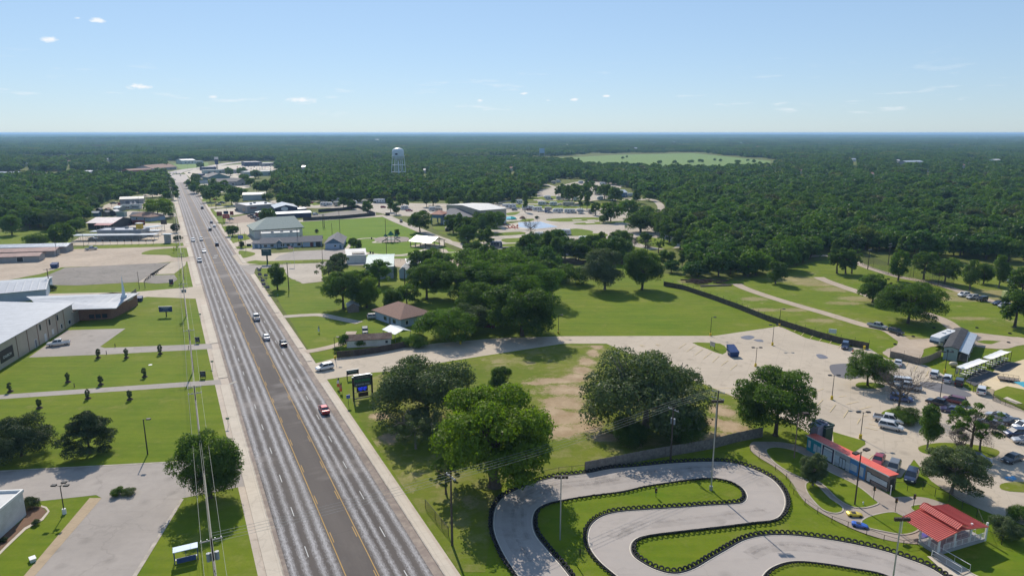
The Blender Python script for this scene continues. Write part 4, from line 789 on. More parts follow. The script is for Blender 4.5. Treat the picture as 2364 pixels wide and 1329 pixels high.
# ---------------------------------------------------------------- the woods
def inpoly(px, py, poly):
    c = np.zeros(px.shape, bool); n = len(poly)
    for i in range(n):
        x0, y0 = poly[i]; x1, y1 = poly[(i + 1) % n]
        if y0 == y1: continue
        k = ((y0 > py) != (y1 > py)) & (px < (x1 - x0) * (py - y0) / (y1 - y0) + x0); c ^= k
    return c
FR = [(1440, 432), (1535, 470), (1545, 515), (1585, 545), (1600, 590), (1542, 632), (1590, 645), (1640, 648), (1700, 642), (1860, 628), (1890, 596), (2010, 580), (2110, 600), (2200, 590), (2364, 610), (5200, 700), (5200, 372), (1790, 372), (1790, 393), (1600, 398), (1480, 394), (1380, 388), (1270, 372), (1200, 372), (1200, 400), (1290, 404)]
FM = [(640, 372), (1210, 372), (1290, 402), (1440, 425), (1400, 425), (1330, 413), (1290, 413), (1255, 430), (1230, 458), (1130, 468), (1050, 462), (930, 464), (900, 446), (875, 425), (815, 426), (800, 445), (700, 440), (665, 425), (670, 400), (640, 385)]
FL = [(-3500, 372), (420, 372), (412, 382), (396, 392), (330, 392), (240, 397), (0, 397), (-3500, 397)]
FL2 = [(-3500, 422), (20, 420), (60, 414), (220, 412), (318, 412), (392, 412), (392, 430), (330, 435), (275, 447), (262, 462), (222, 472), (200, 500), (195, 520), (150, 530), (105, 532), (60, 528), (45, 520), (-60, 530), (-3500, 545)]
FT = [(575, 412), (640, 408), (670, 400), (700, 440), (800, 445), (815, 426), (875, 425), (900, 450), (930, 466), (860, 468), (700, 462), (640, 452), (600, 436)]
FU = [(262, 440), (330, 434), (392, 428), (396, 444), (335, 447), (270, 452)]
FV = [(548, 373), (660, 373), (665, 392), (645, 396), (640, 380), (560, 378)]
def lowfreq(x, y, s, ph):
    return (np.sin(x / s + ph) + np.sin(y / (s * 1.3) + ph * 2.1) + np.sin((x + y) / (s * .7) + ph * 3) + np.sin((x * .6 - y) / (s * .45) + ph)) / 4
rf = random.Random(31); FARH = [(rf.uniform(20, 2340), rf.uniform(325, 362)) for _ in range(34)] + [(1790 + 60 * i + rf.uniform(-20, 20), rf.uniform(368, 410)) for i in range(9)] + [(700, 392), (1180, 395), (980, 400), (60, 385), (160, 378), (250, 372)]; FARH = [h for h in FARH if not (370 < h[0] < 660 and h[1] > 345) and not (1230 < h[0] < 1830 and 350 < h[1] < 395)]
def wood_points(y0, y1, cell, seed, jit=.48):
    rng = np.random.default_rng(seed); out = []; y = y0
    while y < y1:
        hw = y * .80 + 120; n = int(2 * hw / cell); xs = np.linspace(-hw, hw, n) + rng.uniform(-jit, jit, n) * cell; ys = y + rng.uniform(-jit, jit, n) * cell
        out.append(np.stack([xs, ys], 1)); y += cell
    p = np.concatenate(out); zc = p[:, 1] * math.cos(PITCH) + CAM_H * math.sin(PITCH); yc = p[:, 1] * math.sin(PITCH) - CAM_H * math.cos(PITCH)
    px = CX + FPX * p[:, 0] / zc; py = CY - FPX * yc / zc
    far = py < 372; k = far.copy()
    for poly in (FR, FM, FL, FL2, FT, FU, FV): k |= inpoly(px, py, poly)
    lf = lowfreq(p[:, 0], p[:, 1], 210, seed * .0 + 1.0); k &= ~((lf + .25 * lowfreq(p[:, 0], p[:, 1], 37, 4.0) > np.where(far, .48, .60)) & (p[:, 1] > 620) & (p[:, 1] < 9000))
    k &= ~((py < 400) & inpoly(px, py, [(1240, 371), (1335, 355), (1600, 351), (1820, 371), (1770, 389), (1600, 393), (1480, 389), (1380, 382)]))
    k &= ~((px > 380) & (px < 640) & (py > 372))
    for hx, hy in FARH:
        k &= ~((np.abs(px - hx) < 11) & (py > hy - 2) & (py < hy + (hy - 306) * .30 + 2))
    return p[k], px[k], py[k], lf[k]
near, npx, npy, _ = wood_points(230, 1650, 8.9, 5)
order = np.argsort(-npy); onscreen = (npx > -60) & (npx < 2420)
NIND = 300 - sum(1 for o in bpy.data.objects if o.get('category') == 'tree')
ind = [i for i in order if onscreen[i]][:max(0, NIND)]; indset = set(ind); rest = np.array([i for i in range(len(near)) if i not in indset])
for i in ind:
    x, y = near[i]; H = random.uniform(8.5, 14.0); W = random.uniform(8.5, 13.5); lf = random.choice(['forest'] * 5 + ['oak', 'green', 'grey'])
    sz = ('tall ' if H > 11.6 else 'low ' if H < 9.7 else '') + ('wide ' if W > 11.2 else 'narrow ' if W < 9.6 else '')
    near_ = min(((920, 'below the water tower'), (1150, 'above the clubhouse'), (1290, 'by the blue pool end'), (1500, 'past the last campers'), (1545, 'by the fence end'), (1600, 'over the log pile'), (1700, 'at the head of the grass track'), (1790, 'behind the rounded tree'), (1880, 'near the lane mouth'), (1990, 'above the leaning trees'), (2073, 'over the netting'), (2150, 'past the rail fence'), (2250, 'near the camp trailers'), (2340, 'at the right edge'), (40, 'at the left edge'), (130, 'over the field shrub'), (250, 'near the garden sheds'), (350, 'near the road')), key=lambda t_: abs(t_[0] - npx[i]))[1]
    where = near_ + (', front row' if npy[i] > 612 else ', deeper in' if npy[i] < 585 else ', mid rows')
    tree(Vector((x, y, 0)), H, W, 'oak', lf, 1 if npy[i] > 590 else 2, f"{sz}{ {'forest': 'dark green', 'oak': 'deep green', 'green': 'lighter green', 'grey': 'grey-green'}[lf]} oak {where}", 'oaks at the near edge of the woods')
# the rest of the woodland: one object, instanced
def gn_scatter(name, pts, scl, rot, idx, protos, label):
    me = bpy.data.meshes.new(name); me.vertices.add(len(pts)); me.vertices.foreach_set('co', np.asarray(pts, np.float32).ravel())
    for an, tp, arr in (('scl', 'FLOAT_VECTOR', scl), ('rot', 'FLOAT', rot), ('pick', 'INT', idx)):
        a = me.attributes.new(an, tp, 'POINT'); a.data.foreach_set('vector' if tp == 'FLOAT_VECTOR' else 'value', np.asarray(arr, np.int32 if tp == 'INT' else np.float32).ravel())
    o = obj(name, me); o['kind'] = 'stuff'; o['label'] = label; o['category'] = 'woodland'
    col = bpy.data.collections.new(name + '_kinds')
    for k, p_ in enumerate(protos):
        po = bpy.data.objects.new(f'kind_{k:02d}', p_); col.objects.link(po)
    ng = bpy.data.node_groups.new(name, 'GeometryNodeTree'); ng.interface.new_socket('Geometry', in_out='INPUT', socket_type='NodeSocketGeometry'); ng.interface.new_socket('Geometry', in_out='OUTPUT', socket_type='NodeSocketGeometry')
    A = ng.nodes.new; gi = A('NodeGroupInput'); go = A('NodeGroupOutput'); ip = A('GeometryNodeInstanceOnPoints'); ci = A('GeometryNodeCollectionInfo'); ci.inputs['Collection'].default_value = col
    ci.inputs['Separate Children'].default_value = True; ci.inputs['Reset Children'].default_value = True; ip.inputs['Pick Instance'].default_value = True
    def at(nm, dt): n_ = A('GeometryNodeInputNamedAttribute'); n_.data_type = dt; n_.inputs['Name'].default_value = nm; return n_.outputs['Attribute']
    cx_ = A('ShaderNodeCombineXYZ'); l = ng.links.new; l(at('rot', 'FLOAT'), cx_.inputs['Z'])
    l(gi.outputs[0], ip.inputs['Points']); l(ci.outputs[0], ip.inputs['Instance']); l(at('pick', 'INT'), ip.inputs['Instance Index']); l(cx_.outputs[0], ip.inputs['Rotation']); l(at('scl', 'FLOAT_VECTOR'), ip.inputs['Scale']); l(ip.outputs[0], go.inputs[0])
    md = o.modifiers.new('scatter', 'NODES'); md.node_group = ng; return o
def joined(cm, tm, name):
    if tm is None: return cm
    v = np.empty(len(cm.vertices) * 3, np.float32); cm.vertices.foreach_get('co', v); bm = bmesh.new(); bm.from_mesh(cm); n = len(bm.faces); bm.from_mesh(tm)
    bm.faces.ensure_lookup_table()
    for f in bm.faces[n:]: f.material_index = 1
    me = bpy.data.meshes.new(name); bm.to_mesh(me); bm.free(); me.materials.append(cm.materials[0]); me.materials.append(tm.materials[0]); return me
rg = np.random.default_rng(3)
pr2 = [joined(*proto('oak', lf, 2, s, 1.0 + .1 * (s % 3)), 'woodland_tree') for lf, s in (('forest', 0), ('forest', 1), ('forest', 2), ('oak', 3), ('green', 1), ('forest', 3), ('grey', 2), ('forest', 0))]
pr3 = [joined(*proto('oak', lf, 3, s, 1.0 + .1 * (s % 3)), 'woodland_tree') for lf, s in (('forest', 0), ('forest', 1), ('forest', 2), ('oak', 3), ('green', 1), ('forest', 3), ('grey', 2), ('forest', 0))]
for pp_, ld in ((pr2, 2), (pr3, 3)): pp_[3] = joined(*proto('round', 'green', ld, 1, .9), 'woodland_tree'); pp_[6] = joined(*proto('slim', 'oak', ld, 2, .6), 'woodland_tree'); pp_[7] = joined(*proto('live', 'forest', ld, 1, 1.4), 'woodland_tree')
n_ = len(rest); yy = near[rest][:, 1]; A_ = rest[yy < 620]; B_ = rest[yy >= 620]
for nm, ids, prs in (('near_woodland', A_, pr2), ('woodland', B_, pr3)):
    k = len(ids); s = rg.uniform(.62, 1.5, k) * (1 + .14 * lowfreq(near[ids][:, 0], near[ids][:, 1], 35, 2.)); pk = rg.integers(0, 8, k)
    gn_scatter(nm, np.c_[near[ids], np.zeros(k)], np.c_[s * rg.uniform(.85, 1.15, k), s * rg.uniform(.85, 1.15, k), s], rg.uniform(0, 6.28, k), pk, prs, 'dense mixed green woodland behind the nearest oaks' if nm[0] == 'n' else 'unbroken dark green woodland filling the middle distance')
# distant canopy: patches of merged crowns
def patch(seed, L, n, r, per, size, lf):
    rng = np.random.default_rng(seed); lobes = []
    for i in range(n):
        s = r * rng.uniform(.65, 1.25); lobes.append((rng.uniform(-L, L), rng.uniform(-L, L), rng.uniform(.42, .75) * 10, s, s, rng.uniform(3.2, 5)))
    return quads_mesh('canopy_patch', leafcloud(rng, lobes, n * per, size), LM[lf])
pt = [patch(50 + i, 26, 42, 5.0, 70, 1.15, 'forest') for i in range(4)]
fp, fx, fy, lf = wood_points(1650, 5200, 44, 8, .5); k = len(fp)
gn_scatter('distant_woodland', np.c_[fp, np.zeros(k)], np.c_[np.ones(k), np.ones(k), rg.uniform(.8, 1.25, k)], rg.uniform(0, 6.28, k), rg.integers(0, 4, k), pt, 'distant woodland running away to the horizon')
pt = [patch(70 + i, 75, 60, 13, 60, 3.0, 'forest') for i in range(3)]
fp, fx, fy, lf = wood_points(5200, 26000, 125, 9, .5); k = len(fp); rise = 6 * np.maximum(0, lowfreq(fp[:, 0], fp[:, 1], 2600, 2.0)) 
gn_scatter('horizon_woodland', np.c_[fp, np.zeros(k)], np.c_[np.ones(k), np.ones(k), rg.uniform(.8, 1.3, k) + rise * .25], rg.uniform(0, 6.28, k), rg.integers(0, 3, k), pt, 'blue-green woodland on the horizon')
# haze
hb = MB().box(-30000, 30000, -250, 27000, -1, 62.5); hm = bpy.data.materials.new('haze_air'); hm.use_nodes = True; t = hm.node_tree; t.nodes.clear()
ho = t.nodes.new('ShaderNodeOutputMaterial'); pv = t.nodes.new('ShaderNodeVolumePrincipled'); pv.inputs['Color'].default_value = (.42, .68, 1.0, 1); pv.inputs['Density'].default_value = .00009; pv.inputs['Anisotropy'].default_value = .2
t.links.new(pv.outputs[0], ho.inputs['Volume']); h = hb.build('haze', hm); h['kind'] = 'stuff'; h['label'] = 'thin blue haze in the air'; h['category'] = 'haze'
print('TREES', NTREE[0], 'near pts', len(near), 'ind', len(ind), 'far', k)
# ================================================================ BUILDINGS
M_ = mat
TANW = M_('tan_metal_wall', (.44, .37, .29), .6, .08, .4, dirt=(.3, .25, .2)); BRICK = M_('brick_wall', (.26, .13, .085), .85, .3, 3, dirt=(.14, .08, .06))
BRICKL = M_('buff_brick_wall', (.36, .29, .23), .85, .2, 2, dirt=(.2, .15, .12)); WHW = M_('white_wall', (.62, .61, .58), .7, .1, .6, dirt=(.4, .38, .35)); BLUW = M_('blue_grey_siding', (.36, .43, .53), .7, .1, .5)
BLUD = M_('dark_blue_siding', (.09, .17, .25), .6, .12, .6); NAVY = M_('navy_wall', (.035, .05, .10), .6, .2, .6); BLKW = M_('black_wall', (.035, .035, .04), .6, .25, .8); GRYW = M_('grey_wall', (.33, .32, .31), .75, .12, .5, dirt=(.22, .2, .18))
REDW = M_('maroon_wall', (.17, .04, .035), .7, .2, .6); WOODW = M_('weathered_wood', (.20, .165, .14), .9, .3, 2.2, dirt=(.1, .08, .07)); TEALW = M_('teal_paint', (.03, .30, .36), .6, .15, 1)
GLS = M_('dark_glass', (.03, .04, .055), .12, .3, 1, spec=.6); DOORM = M_('grey_door', (.16, .17, .19), .5, .1, 1); STEEL = M_('galvanised_steel', (.42, .43, .44), .4, .12, 1, metal=.6); BLK = M_('black_steel', (.02, .02, .022), .5, .2, 1)
BRZ = M_('bronze_steel', (.055, .040, .032), .5, .2, 1); GALV = ribbed('white_metal_roof', (.40, .41, .43), 2.4, 'X', .4, .3); GALVG = ribbed('grey_metal_roof', (.40, .43, .47), .6, 'X', .35, .3, var=.2)
GALVB = ribbed('blue_white_metal_roof', (.40, .46, .50), .6, 'X', .35, .25); RUST = ribbed('rusty_metal_roof', (.33, .19, .16), .7, 'X', .6, .5, var=.3); REDR = ribbed('red_metal_roof', (.72, .13, .085), .42, 'X', .45, .55); MARR = ribbed('maroon_metal_roof', (.26, .035, .055), .5, 'X', .5, .4)
PINKR = ribbed('faded_pink_metal_roof', (.58, .48, .47), .6, 'X', .5, .35, var=.2); GREENR = M_('green_shingles', (.33, .37, .33), .9, .15, 2.5, dirt=(.25, .29, .26)); GREYR = M_('grey_shingles', (.17, .165, .175), .9, .2, 2.5, dirt=(.10, .10, .11)); BRNR = M_('brown_shingles', (.27, .165, .125), .9, .2, 3, dirt=(.18, .11, .09))
GRNTRIM = M_('dark_green_trim', (.03, .07, .055), .5, .2, 1); MEMB = M_('white_roof_membrane', (.56, .55, .53), .7, .1, .3, dirt=(.45, .43, .4)); GMEMB = M_('grey_roof_membrane', (.33, .35, .41), .6, .2, .25, dirt=(.48, .48, .52)); BLKR = M_('black_roll_roofing', (.05, .05, .055), .85, .35, 1.2, dirt=(.10, .10, .11))

def frame(A, B, z=0):
    a = P(*A) if len(A) == 2 else Vector(A); b = P(*B) if len(B) == 2 else Vector(B); d = b - a; return a, math.atan2(d.y, d.x), d.length
def bld(name, label, A, B, depth, h, roof='flat', rise=1.5, wall=WHW, roofm=MEMB, over=.4, wins=(), doors=(), cat='building', group=None, gable=None, trim=None, units=0, ridge=None):
    a, rz, L = frame(A, B); e = empty(name, a, rz, label, cat, group); D = depth; o = over
    w_ = MB().box(0, L, 0, D, 0, h)
    gm_ = gable or wall; g = []
    if roof == 'gx': g = [[(0, 0, h), (0, D, h), (0, D / 2, h + rise)], [(L, 0, h), (L, D, h), (L, D / 2, h + rise)]]
    if roof == 'gy': g = [[(0, 0, h), (L, 0, h), (L / 2, 0, h + rise)], [(0, D, h), (L, D, h), (L / 2, D, h + rise)]]
    w_.build('wall', wall, e)
    for g_ in g: MB().add(g_, [(0, 1, 2)]).build('gable', gm_, e)
    r = MB(); t = .14; z = h + .02
    def slope(p, m=0):   # quad given by top edge points, gives slab
        p = [Vector(x) for x in p]; n = len(p); r.add(list(p) + [x - Vector((0, 0, t)) for x in p], [tuple(range(n)), tuple(range(2 * n - 1, n - 1, -1))] + [(i, n + i, n + (i + 1) % n, (i + 1) % n) for i in range(n)], m)
    if roof == 'flat':
        r.box(-.12, L + .12, -.12, D + .12, h, h + .12); pp = MB()
        for x0, x1, y0, y1 in ((-.15, L + .15, -.15, .12), (-.15, L + .15, D - .12, D + .15), (-.15, .12, .12, D - .12), (L - .12, L + .15, .12, D - .12)): pp.box(x0, x1, y0, y1, h + .12, h + .5)
        pp.build('parapet', trim or wall, e)
    elif roof == 'gx':
        k = rise / (D / 2); slope([(-o, -o, z - k * o + t), (L + o, -o, z - k * o + t), (L + o, D / 2, z + rise + t), (-o, D / 2, z + rise + t)]); slope([(-o, D / 2, z + rise + t), (L + o, D / 2, z + rise + t), (L + o, D + o, z - k * o + t), (-o, D + o, z - k * o + t)])
    elif roof == 'gy':
        k = rise / (L / 2); slope([(-o, -o, z - k * o + t), (L / 2, -o, z + rise + t), (L / 2, D + o, z + rise + t), (-o, D + o, z - k * o + t)]); slope([(L / 2, -o, z + rise + t), (L + o, -o, z - k * o + t), (L + o, D + o, z - k * o + t), (L / 2, D + o, z + rise + t)])
    elif roof == 'shed':
        slope([(-o, -o, z + t), (L + o, -o, z + t), (L + o, D + o, z + rise + t), (-o, D + o, z + rise + t)]); w2 = MB(); w2.add([(0, 0, h), (0, D, h), (0, D, h + rise)], [(0, 2, 1)]); w2.add([(L, 0, h), (L, D, h), (L, D, h + rise)], [(0, 1, 2)]); w2.add([(0, D, h), (L, D, h), (L, D, h + rise), (0, D, h + rise)], [(0, 3, 2, 1)]); w2.build('gable', wall, e)
    elif roof == 'hip':
        s = min(L, D) / 2; z0 = z + t; A_ = [(-o, -o, z0), (L + o, -o, z0), (L + o, D + o, z0), (-o, D + o, z0)]
        if L > D: R_ = [(s if not ridge else L * ridge[0], D / 2, z0 + rise), (L - s if not ridge else L * ridge[1], D / 2, z0 + rise)]; slope([A_[0], A_[1], R_[1], R_[0]]); slope([A_[2], A_[3], R_[0], R_[1]]); slope([A_[1], A_[2], R_[1]]); slope([A_[3], A_[0], R_[0]])
        else: R_ = [(L / 2, s, z0 + rise), (L / 2, D - s, z0 + rise)]; slope([A_[0], A_[1], R_[0]]); slope([A_[1], A_[2], R_[1], R_[0]]); slope([A_[2], A_[3], R_[1]]); slope([A_[3], A_[0], R_[0], R_[1]])
        if trim: MB().box(-o - .05, L + o + .05, -o - .05, -o + .0, z - .25, z + .12).box(-o - .05, -o, -o, D + o, z - .25, z + .12).box(L + o, L + o + .05, -o, D + o, z - .25, z + .12).build('fascia', trim, e)
    ro = r.build('roof', roofm, e)
    for i in range(units):
        x = L * (i + 1) / (units + 1); y = D * (.35 + .3 * (i % 2)); MB().box(x, x + 1.6, y, y + 1.4, h + .14, h + 1.15).box(x + .2, x + 1.4, y + .2, y + 1.2, h + 1.15, h + 1.3).build('air_conditioner', GRYW, ro)
    def opening(nm, face, u, zc, w2, h2, m):
        f = MB(); q = .06
        if face == 'f': f.box(u - w2 / 2, u + w2 / 2, -q, -.003, zc - h2 / 2, zc + h2 / 2); fr = (u - w2 / 2 - .1, u + w2 / 2 + .1, -.04, -.002)
        elif face == 'l': f.box(-q, -.003, u - w2 / 2, u + w2 / 2, zc - h2 / 2, zc + h2 / 2)
        elif face == 'r': f.box(L + .003, L + q, u - w2 / 2, u + w2 / 2, zc - h2 / 2, zc + h2 / 2)
        wo = f.build(nm, m, e)
        if w2 > .8 and face == 'f': MB().box(u - w2 / 2 - .1, u + w2 / 2 + .1, -.08, -.002, zc + h2 / 2, zc + h2 / 2 + .1).box(u - w2 / 2 - .1, u + w2 / 2 + .1, -.1, -.002, zc - h2 / 2 - .1, zc - h2 / 2).box(u - w2 / 2 - .1, u - w2 / 2, -.08, -.002, zc - h2 / 2, zc + h2 / 2).box(u + w2 / 2, u + w2 / 2 + .1, -.08, -.002, zc - h2 / 2, zc + h2 / 2).build('frame', WHITE, wo)
    for q in wins: opening('window', q[0], q[1] * (L if q[0] == 'f' else D) if q[1] <= 1 else q[1], q[2], q[3], q[4], q[5] if len(q) > 5 else GLS)
    for q in doors: opening('door', q[0], q[1] * (L if q[0] == 'f' else D) if q[1] <= 1 else q[1], q[2] / 2 + .02, q[3], q[2], q[4] if len(q) > 4 else DOORM)
    return e, L
def text(s, size, m, parent, loc, rot, name='lettering', ext=.01, align='CENTER', bold=0.0):
    c = bpy.data.curves.new('txt', 'FONT'); c.body = s; c.size = size; c.extrude = ext; c.align_x = align; c.align_y = 'CENTER'; c.offset = bold
    to = bpy.data.objects.new('txt', c); COL.objects.link(to); dg = bpy.context.evaluated_depsgraph_get(); me = bpy.data.meshes.new_from_object(to.evaluated_get(dg)); bpy.data.objects.remove(to); me.materials.clear(); me.materials.append(m); me.name = name
    o = obj(name, me, parent); o.location = loc; o.rotation_euler = rot; return o

# -- left side
W1 = [('f', .20 + .0, 3.0, 0, 0)]
e, L = bld('gymnasium', 'long tan metal church hall with a huge white roof at the left edge', (-160, 953.5), (172, 747), 46, 6.6, 'gx', 1.6, TANW, GALV, .5,
   wins=[('f', .705, 4.9, .8, 1.7), ('f', .785, 4.9, .8, 1.7), ('f', .855, 4.9, .8, 1.7), ('f', .80, 1.6, .9, 1.3, WHW), ('f', .88, 1.6, 1, 1.3), ('f', .955, 1.5, 1.6, 1.2)], doors=[('f', .655, 2.3, 1.1), ('f', .735, 2.2, 1.0, WHW)])
ds = MB()
for u in (.52, .60, .68, .76, .84, .91): ds.box(L * u - .06, L * u + .06, -.12, -.004, 0, 6.5)
ds.build('downpipe', BRNR, e); sg = MB().box(L * .40, L * .49, -.1, -.003, 1.4, 4.6).build('sign_panel', BLK, e); text('CHURCH', 1.0, WHITE, e, (L * .445, -.12, 2.6), (R(90), 0, 0))
# church with the steeple
e = empty('church', P(258, 736), 0, 'low brick church with a white roof and a slim white steeple', 'church'); o0 = P(258, 736)
def loc_(p): return tuple(Vector(p) - Vector((o0.x, o0.y, 0)))
F = [P(172, 741), P(258, 736), P(287, 722), P(319, 704), P(262, 702), P(160, 715)]
w_ = MB(); n = len(F); w_.add([loc_((p.x, p.y, 0)) for p in F] + [loc_((p.x, p.y, 4.3)) for p in F], [(i, (i + 1) % n, n + (i + 1) % n, n + i) for i in range(n)]); w_.build('wall', BRICK, e)
ry = [P(70, 690, 5.8), P(322, 676, 6.3)]; ev = [P(100, 716, 4.5), P(268, 711, 4.5), P(283, 697, 4.9)]
MB().add([loc_(p) for p in (ev[0], ev[1], ev[2], ry[1], ry[0])] + [loc_(p - Vector((0, 0, .2))) for p in (ev[0], ev[1], ev[2], ry[1], ry[0])], [(0, 1, 2, 3, 4), (9, 8, 7, 6, 5)] + [(i, 5 + i, 5 + (i + 1) % 5, (i + 1) % 5) for i in range(5)]).add(
    [loc_(p) for p in (ry[0], ry[1], P(255, 678, 4.5), P(60, 684, 4.5))] + [loc_(p - Vector((0, 0, .2))) for p in (ry[0], ry[1], P(255, 678, 4.5), P(60, 684, 4.5))], [(0, 1, 2, 3), (7, 6, 5, 4)] + [(i, 4 + i, 4 + (i + 1) % 4, (i + 1) % 4) for i in range(4)]).build('roof', GALV, e)
MB().add([loc_(Vector((p.x, p.y, z))) for p, z in ((F[2], 4.3), (F[3], 4.3), (F[3] + Vector((0, 0, 0)), 6.1), (F[2], 4.85))], [(0, 1, 2, 3)]).build('gable', BRICKL, e)
st = P(286, 683, 6.0); MB().lathe([(1.0, -.6), (1.0, .5), (.62, .6), (.5, 1.8), (.0, 7.2)], 6, loc_(st)).build('steeple', M_('steeple_paint', (.62, .68, .72), .5, .06, 1), e)
d_ = (F[3] - F[2]); ang = math.atan2(d_.y, d_.x); text('CHURCH', 1.1, WHITE, e, loc_(F[2].lerp(F[3], .5) + Vector((0, 0, 3.4)) + Vector((math.sin(ang), -math.cos(ang), 0)) * .05), (R(90), 0, ang))
wb = MB(); 
for k in (.45, .62, .8):
    p = F[0].lerp(F[1], k); wb.box(*[c for c in (loc_(p)[0] - 1, loc_(p)[0] + 1, loc_(p)[1] - .12, loc_(p)[1] + .2, .6, 1.9)])
    wb.build('window', GLS, e); wb = MB()
bld('annex', 'small flat-roofed link between the tan hall and the brick church', (168, 749), (188, 738), 9, 3.4, 'flat', 0, BRICKL, MEMB)
bld('parish_hall', 'low building with a wide white roof behind the tan hall', (-120, 712), (108, 690), 26, 3.6, 'gx', 1.4, BLUW, GALV)
bld('bank_building', 'white flat-roofed building cut by the left edge, beside the mulch bed', (-70, 1306), (61, 1188), 22, 4.0, 'flat', 0, WHW, MEMB, trim=WHITE, wins=[('f', .93, 3.1, .5, .5, WHITE)], units=0)
sg_ = 'storage sheds in rows with rusty roofs'
bld('storage_shed', 'front long storage shed with rusty roof and pale end wall', (-160, 613), (91, 603), 7, 2.8, 'gx', .9, GRYW, RUST, .7, group=sg_, wins=[('f', .82, 1.2, 2.6, 2.2, BLKW)])
bld('storage_shed', 'middle long storage shed with pinkish rusty roof', (-160, 601), (126, 591), 7, 3.0, 'gx', .9, GRYW, RUST, 1.2, group=sg_)
bld('storage_shed', 'rear long storage shed with striped grey roof', (-160, 590), (154, 582), 8, 3.2, 'gx', .9, GRYW, GALVG, 1.0, group=sg_)
# drive-in
e, L = bld('drive_in_restaurant', 'long grey drive-in diner between two white canopies', (226, 551), (328, 550), 11, 4.6, 'flat', 0, GRYW, GMEMB, trim=M_('silver_band', (.45, .46, .5), .4, .1, 1), units=3)
MB().box(L - 3.6, L - .6, 2, 4.6, 5.1, 8.2).build('yellow_tower', M_('yellow_panel', (.62, .40, .03), .5, .12, 1), e); MB().box(L - 3.8, L - .4, 1.8, 4.8, 8.2, 8.6).build('tower_cap', WHITE, e)
def canopy(name, label, A, B, depth, h, m, posts=8, postm=STEEL, t=.25, cat='canopy', group=None, slope=0, fascia=None):
    a, rz, L = frame(A, B); e = empty(name, a, rz, label, cat, group); k = MB(); D = depth
    vs = [(-.3, -.3, h), (L + .3, -.3, h), (L + .3, D + .3, h + slope), (-.3, D + .3, h + slope)]
    k.add(vs + [(x, y, z + t) for x, y, z in vs], [(3, 2, 1, 0), (4, 5, 6, 7), (0, 1, 5, 4), (1, 2, 6, 5), (2, 3, 7, 6), (3, 0, 4, 7)]); k.build('roof', m, e)
    if fascia: MB().box(-.34, L + .34, -.36, -.302, h - .05, h + t + .03).build('fascia', fascia, e)
    for i in range(posts):
        x = .3 + (L - .6) * i / max(1, posts - 1)
        MB().tube((x, .15, 0), (x, .15, h), .09, n=6).build('post', postm, e)
        if D > 3.5: MB().tube((x, D - .15, 0), (x, D - .15, h + slope), .09, n=6).build('post', postm, e)
    return e, L, h
canopy('car_canopy', 'rear white-edged carport canopy of the drive-in, beside the diner', (210, 547), (366, 545), 5, 3.0, GALVG, 10, fascia=WHITE, group='drive-in canopies')
canopy('car_canopy', 'front white-edged carport canopy of the drive-in, nearer the grass', (168, 557), (358, 554.5), 6, 3.0, GALVG, 12, fascia=WHITE, group='drive-in canopies')
canopy('car_canopy', 'short canopy at the road end of the drive-in', (330, 539), (376, 533), 5, 3.0, GALVB, 4, fascia=WHITE, group='drive-in canopies')
for i in range(10):
    x = 205 + i * 16.6; e = empty('menu_post', P(x, 564), 0, 'thin ordering post in the row along the drive-in front kerb', 'post', 'ordering posts along the drive-in'); MB().tube((0, 0, 0), (0, 0, 2.6), .07, n=6).build('pole', BLK, e); MB().box(-.35, .35, -.1, .1, 1.6, 2.6).build('menu_board', BRZ, e)
e = empty('pylon', P(388, 560), 0, 'grey concrete pylon at the drive-in exit', 'pylon'); MB().box(-1.6, 1.6, -.8, .8, 0, 4.6).build('shaft', GRYW, e); MB().box(-2.4, 2.6, -1.6, 1.6, 4.6, 5.0).build('cap', GALVB, e)
e, L = bld('steakhouse', 'dark-walled building with faded pink roof and maroon porch', (204, 529), (262, 529), 22, 4.0, 'gx', 2.2, BLKW, PINKR, .8)
MB().add([(L * .42, -5, 3.2), (L + 1, -5, 3.2), (L + 1, 3, 4.7), (L * .42, 3, 4.7), (L * .42, -5, 3.0), (L + 1, -5, 3.0), (L + 1, 3, 4.5), (L * .42, 3, 4.5)], [(0, 1, 2, 3), (7, 6, 5, 4), (0, 4, 5, 1), (1, 5, 6, 2), (3, 2, 6, 7), (0, 3, 7, 4)]).build('porch_roof', MARR, e)
for x in (.5, .66, .82, .98): MB().box(L * x - .12, L * x + .12, -4.7, -4.45, 0, 3.1).build('porch_post', WOODW, e)
MB().box(0, 1, 0, .1, 0, .1); a, rz, L = frame((274, 518), (335, 519)); e = empty('fence', a, rz, 'tall dark maroon board fence beside the pink-roofed building', 'fence'); MB().box(0, L, 0, .12, 0, 3.2).build('boards', REDW, e)
bld('workshop', 'long building with a plain cream-white roof among garden sheds', (278, 471.5), (332, 469.5), 15, 4.2, 'gx', 1.4, GRYW, M_('cream_roof', (.56, .53, .46), .6, .08, .4), .5, doors=[('f', .3, 3, 3), ('f', .7, 3, 3)])
bld('house', 'small house with brown and grey roofs and blue walls by the road', (303, 508), (348, 511), 12, 2.8, 'hip', 2.6, BLUW, BRNR, .8, wins=[('f', .3, 1.4, 1.4, 1.1), ('f', .7, 1.4, 1.4, 1.1)])
bld('house', 'blue wing with dark roof and many windows by the spreading tree', (340, 508), (357, 504), 12, 2.8, 'gy', 2.2, BLUW, GREYR, .6, wins=[('f', .25, 1.4, .9, 1.3), ('f', .5, 1.4, .9, 1.3), ('f', .75, 1.4, .9, 1.3)])
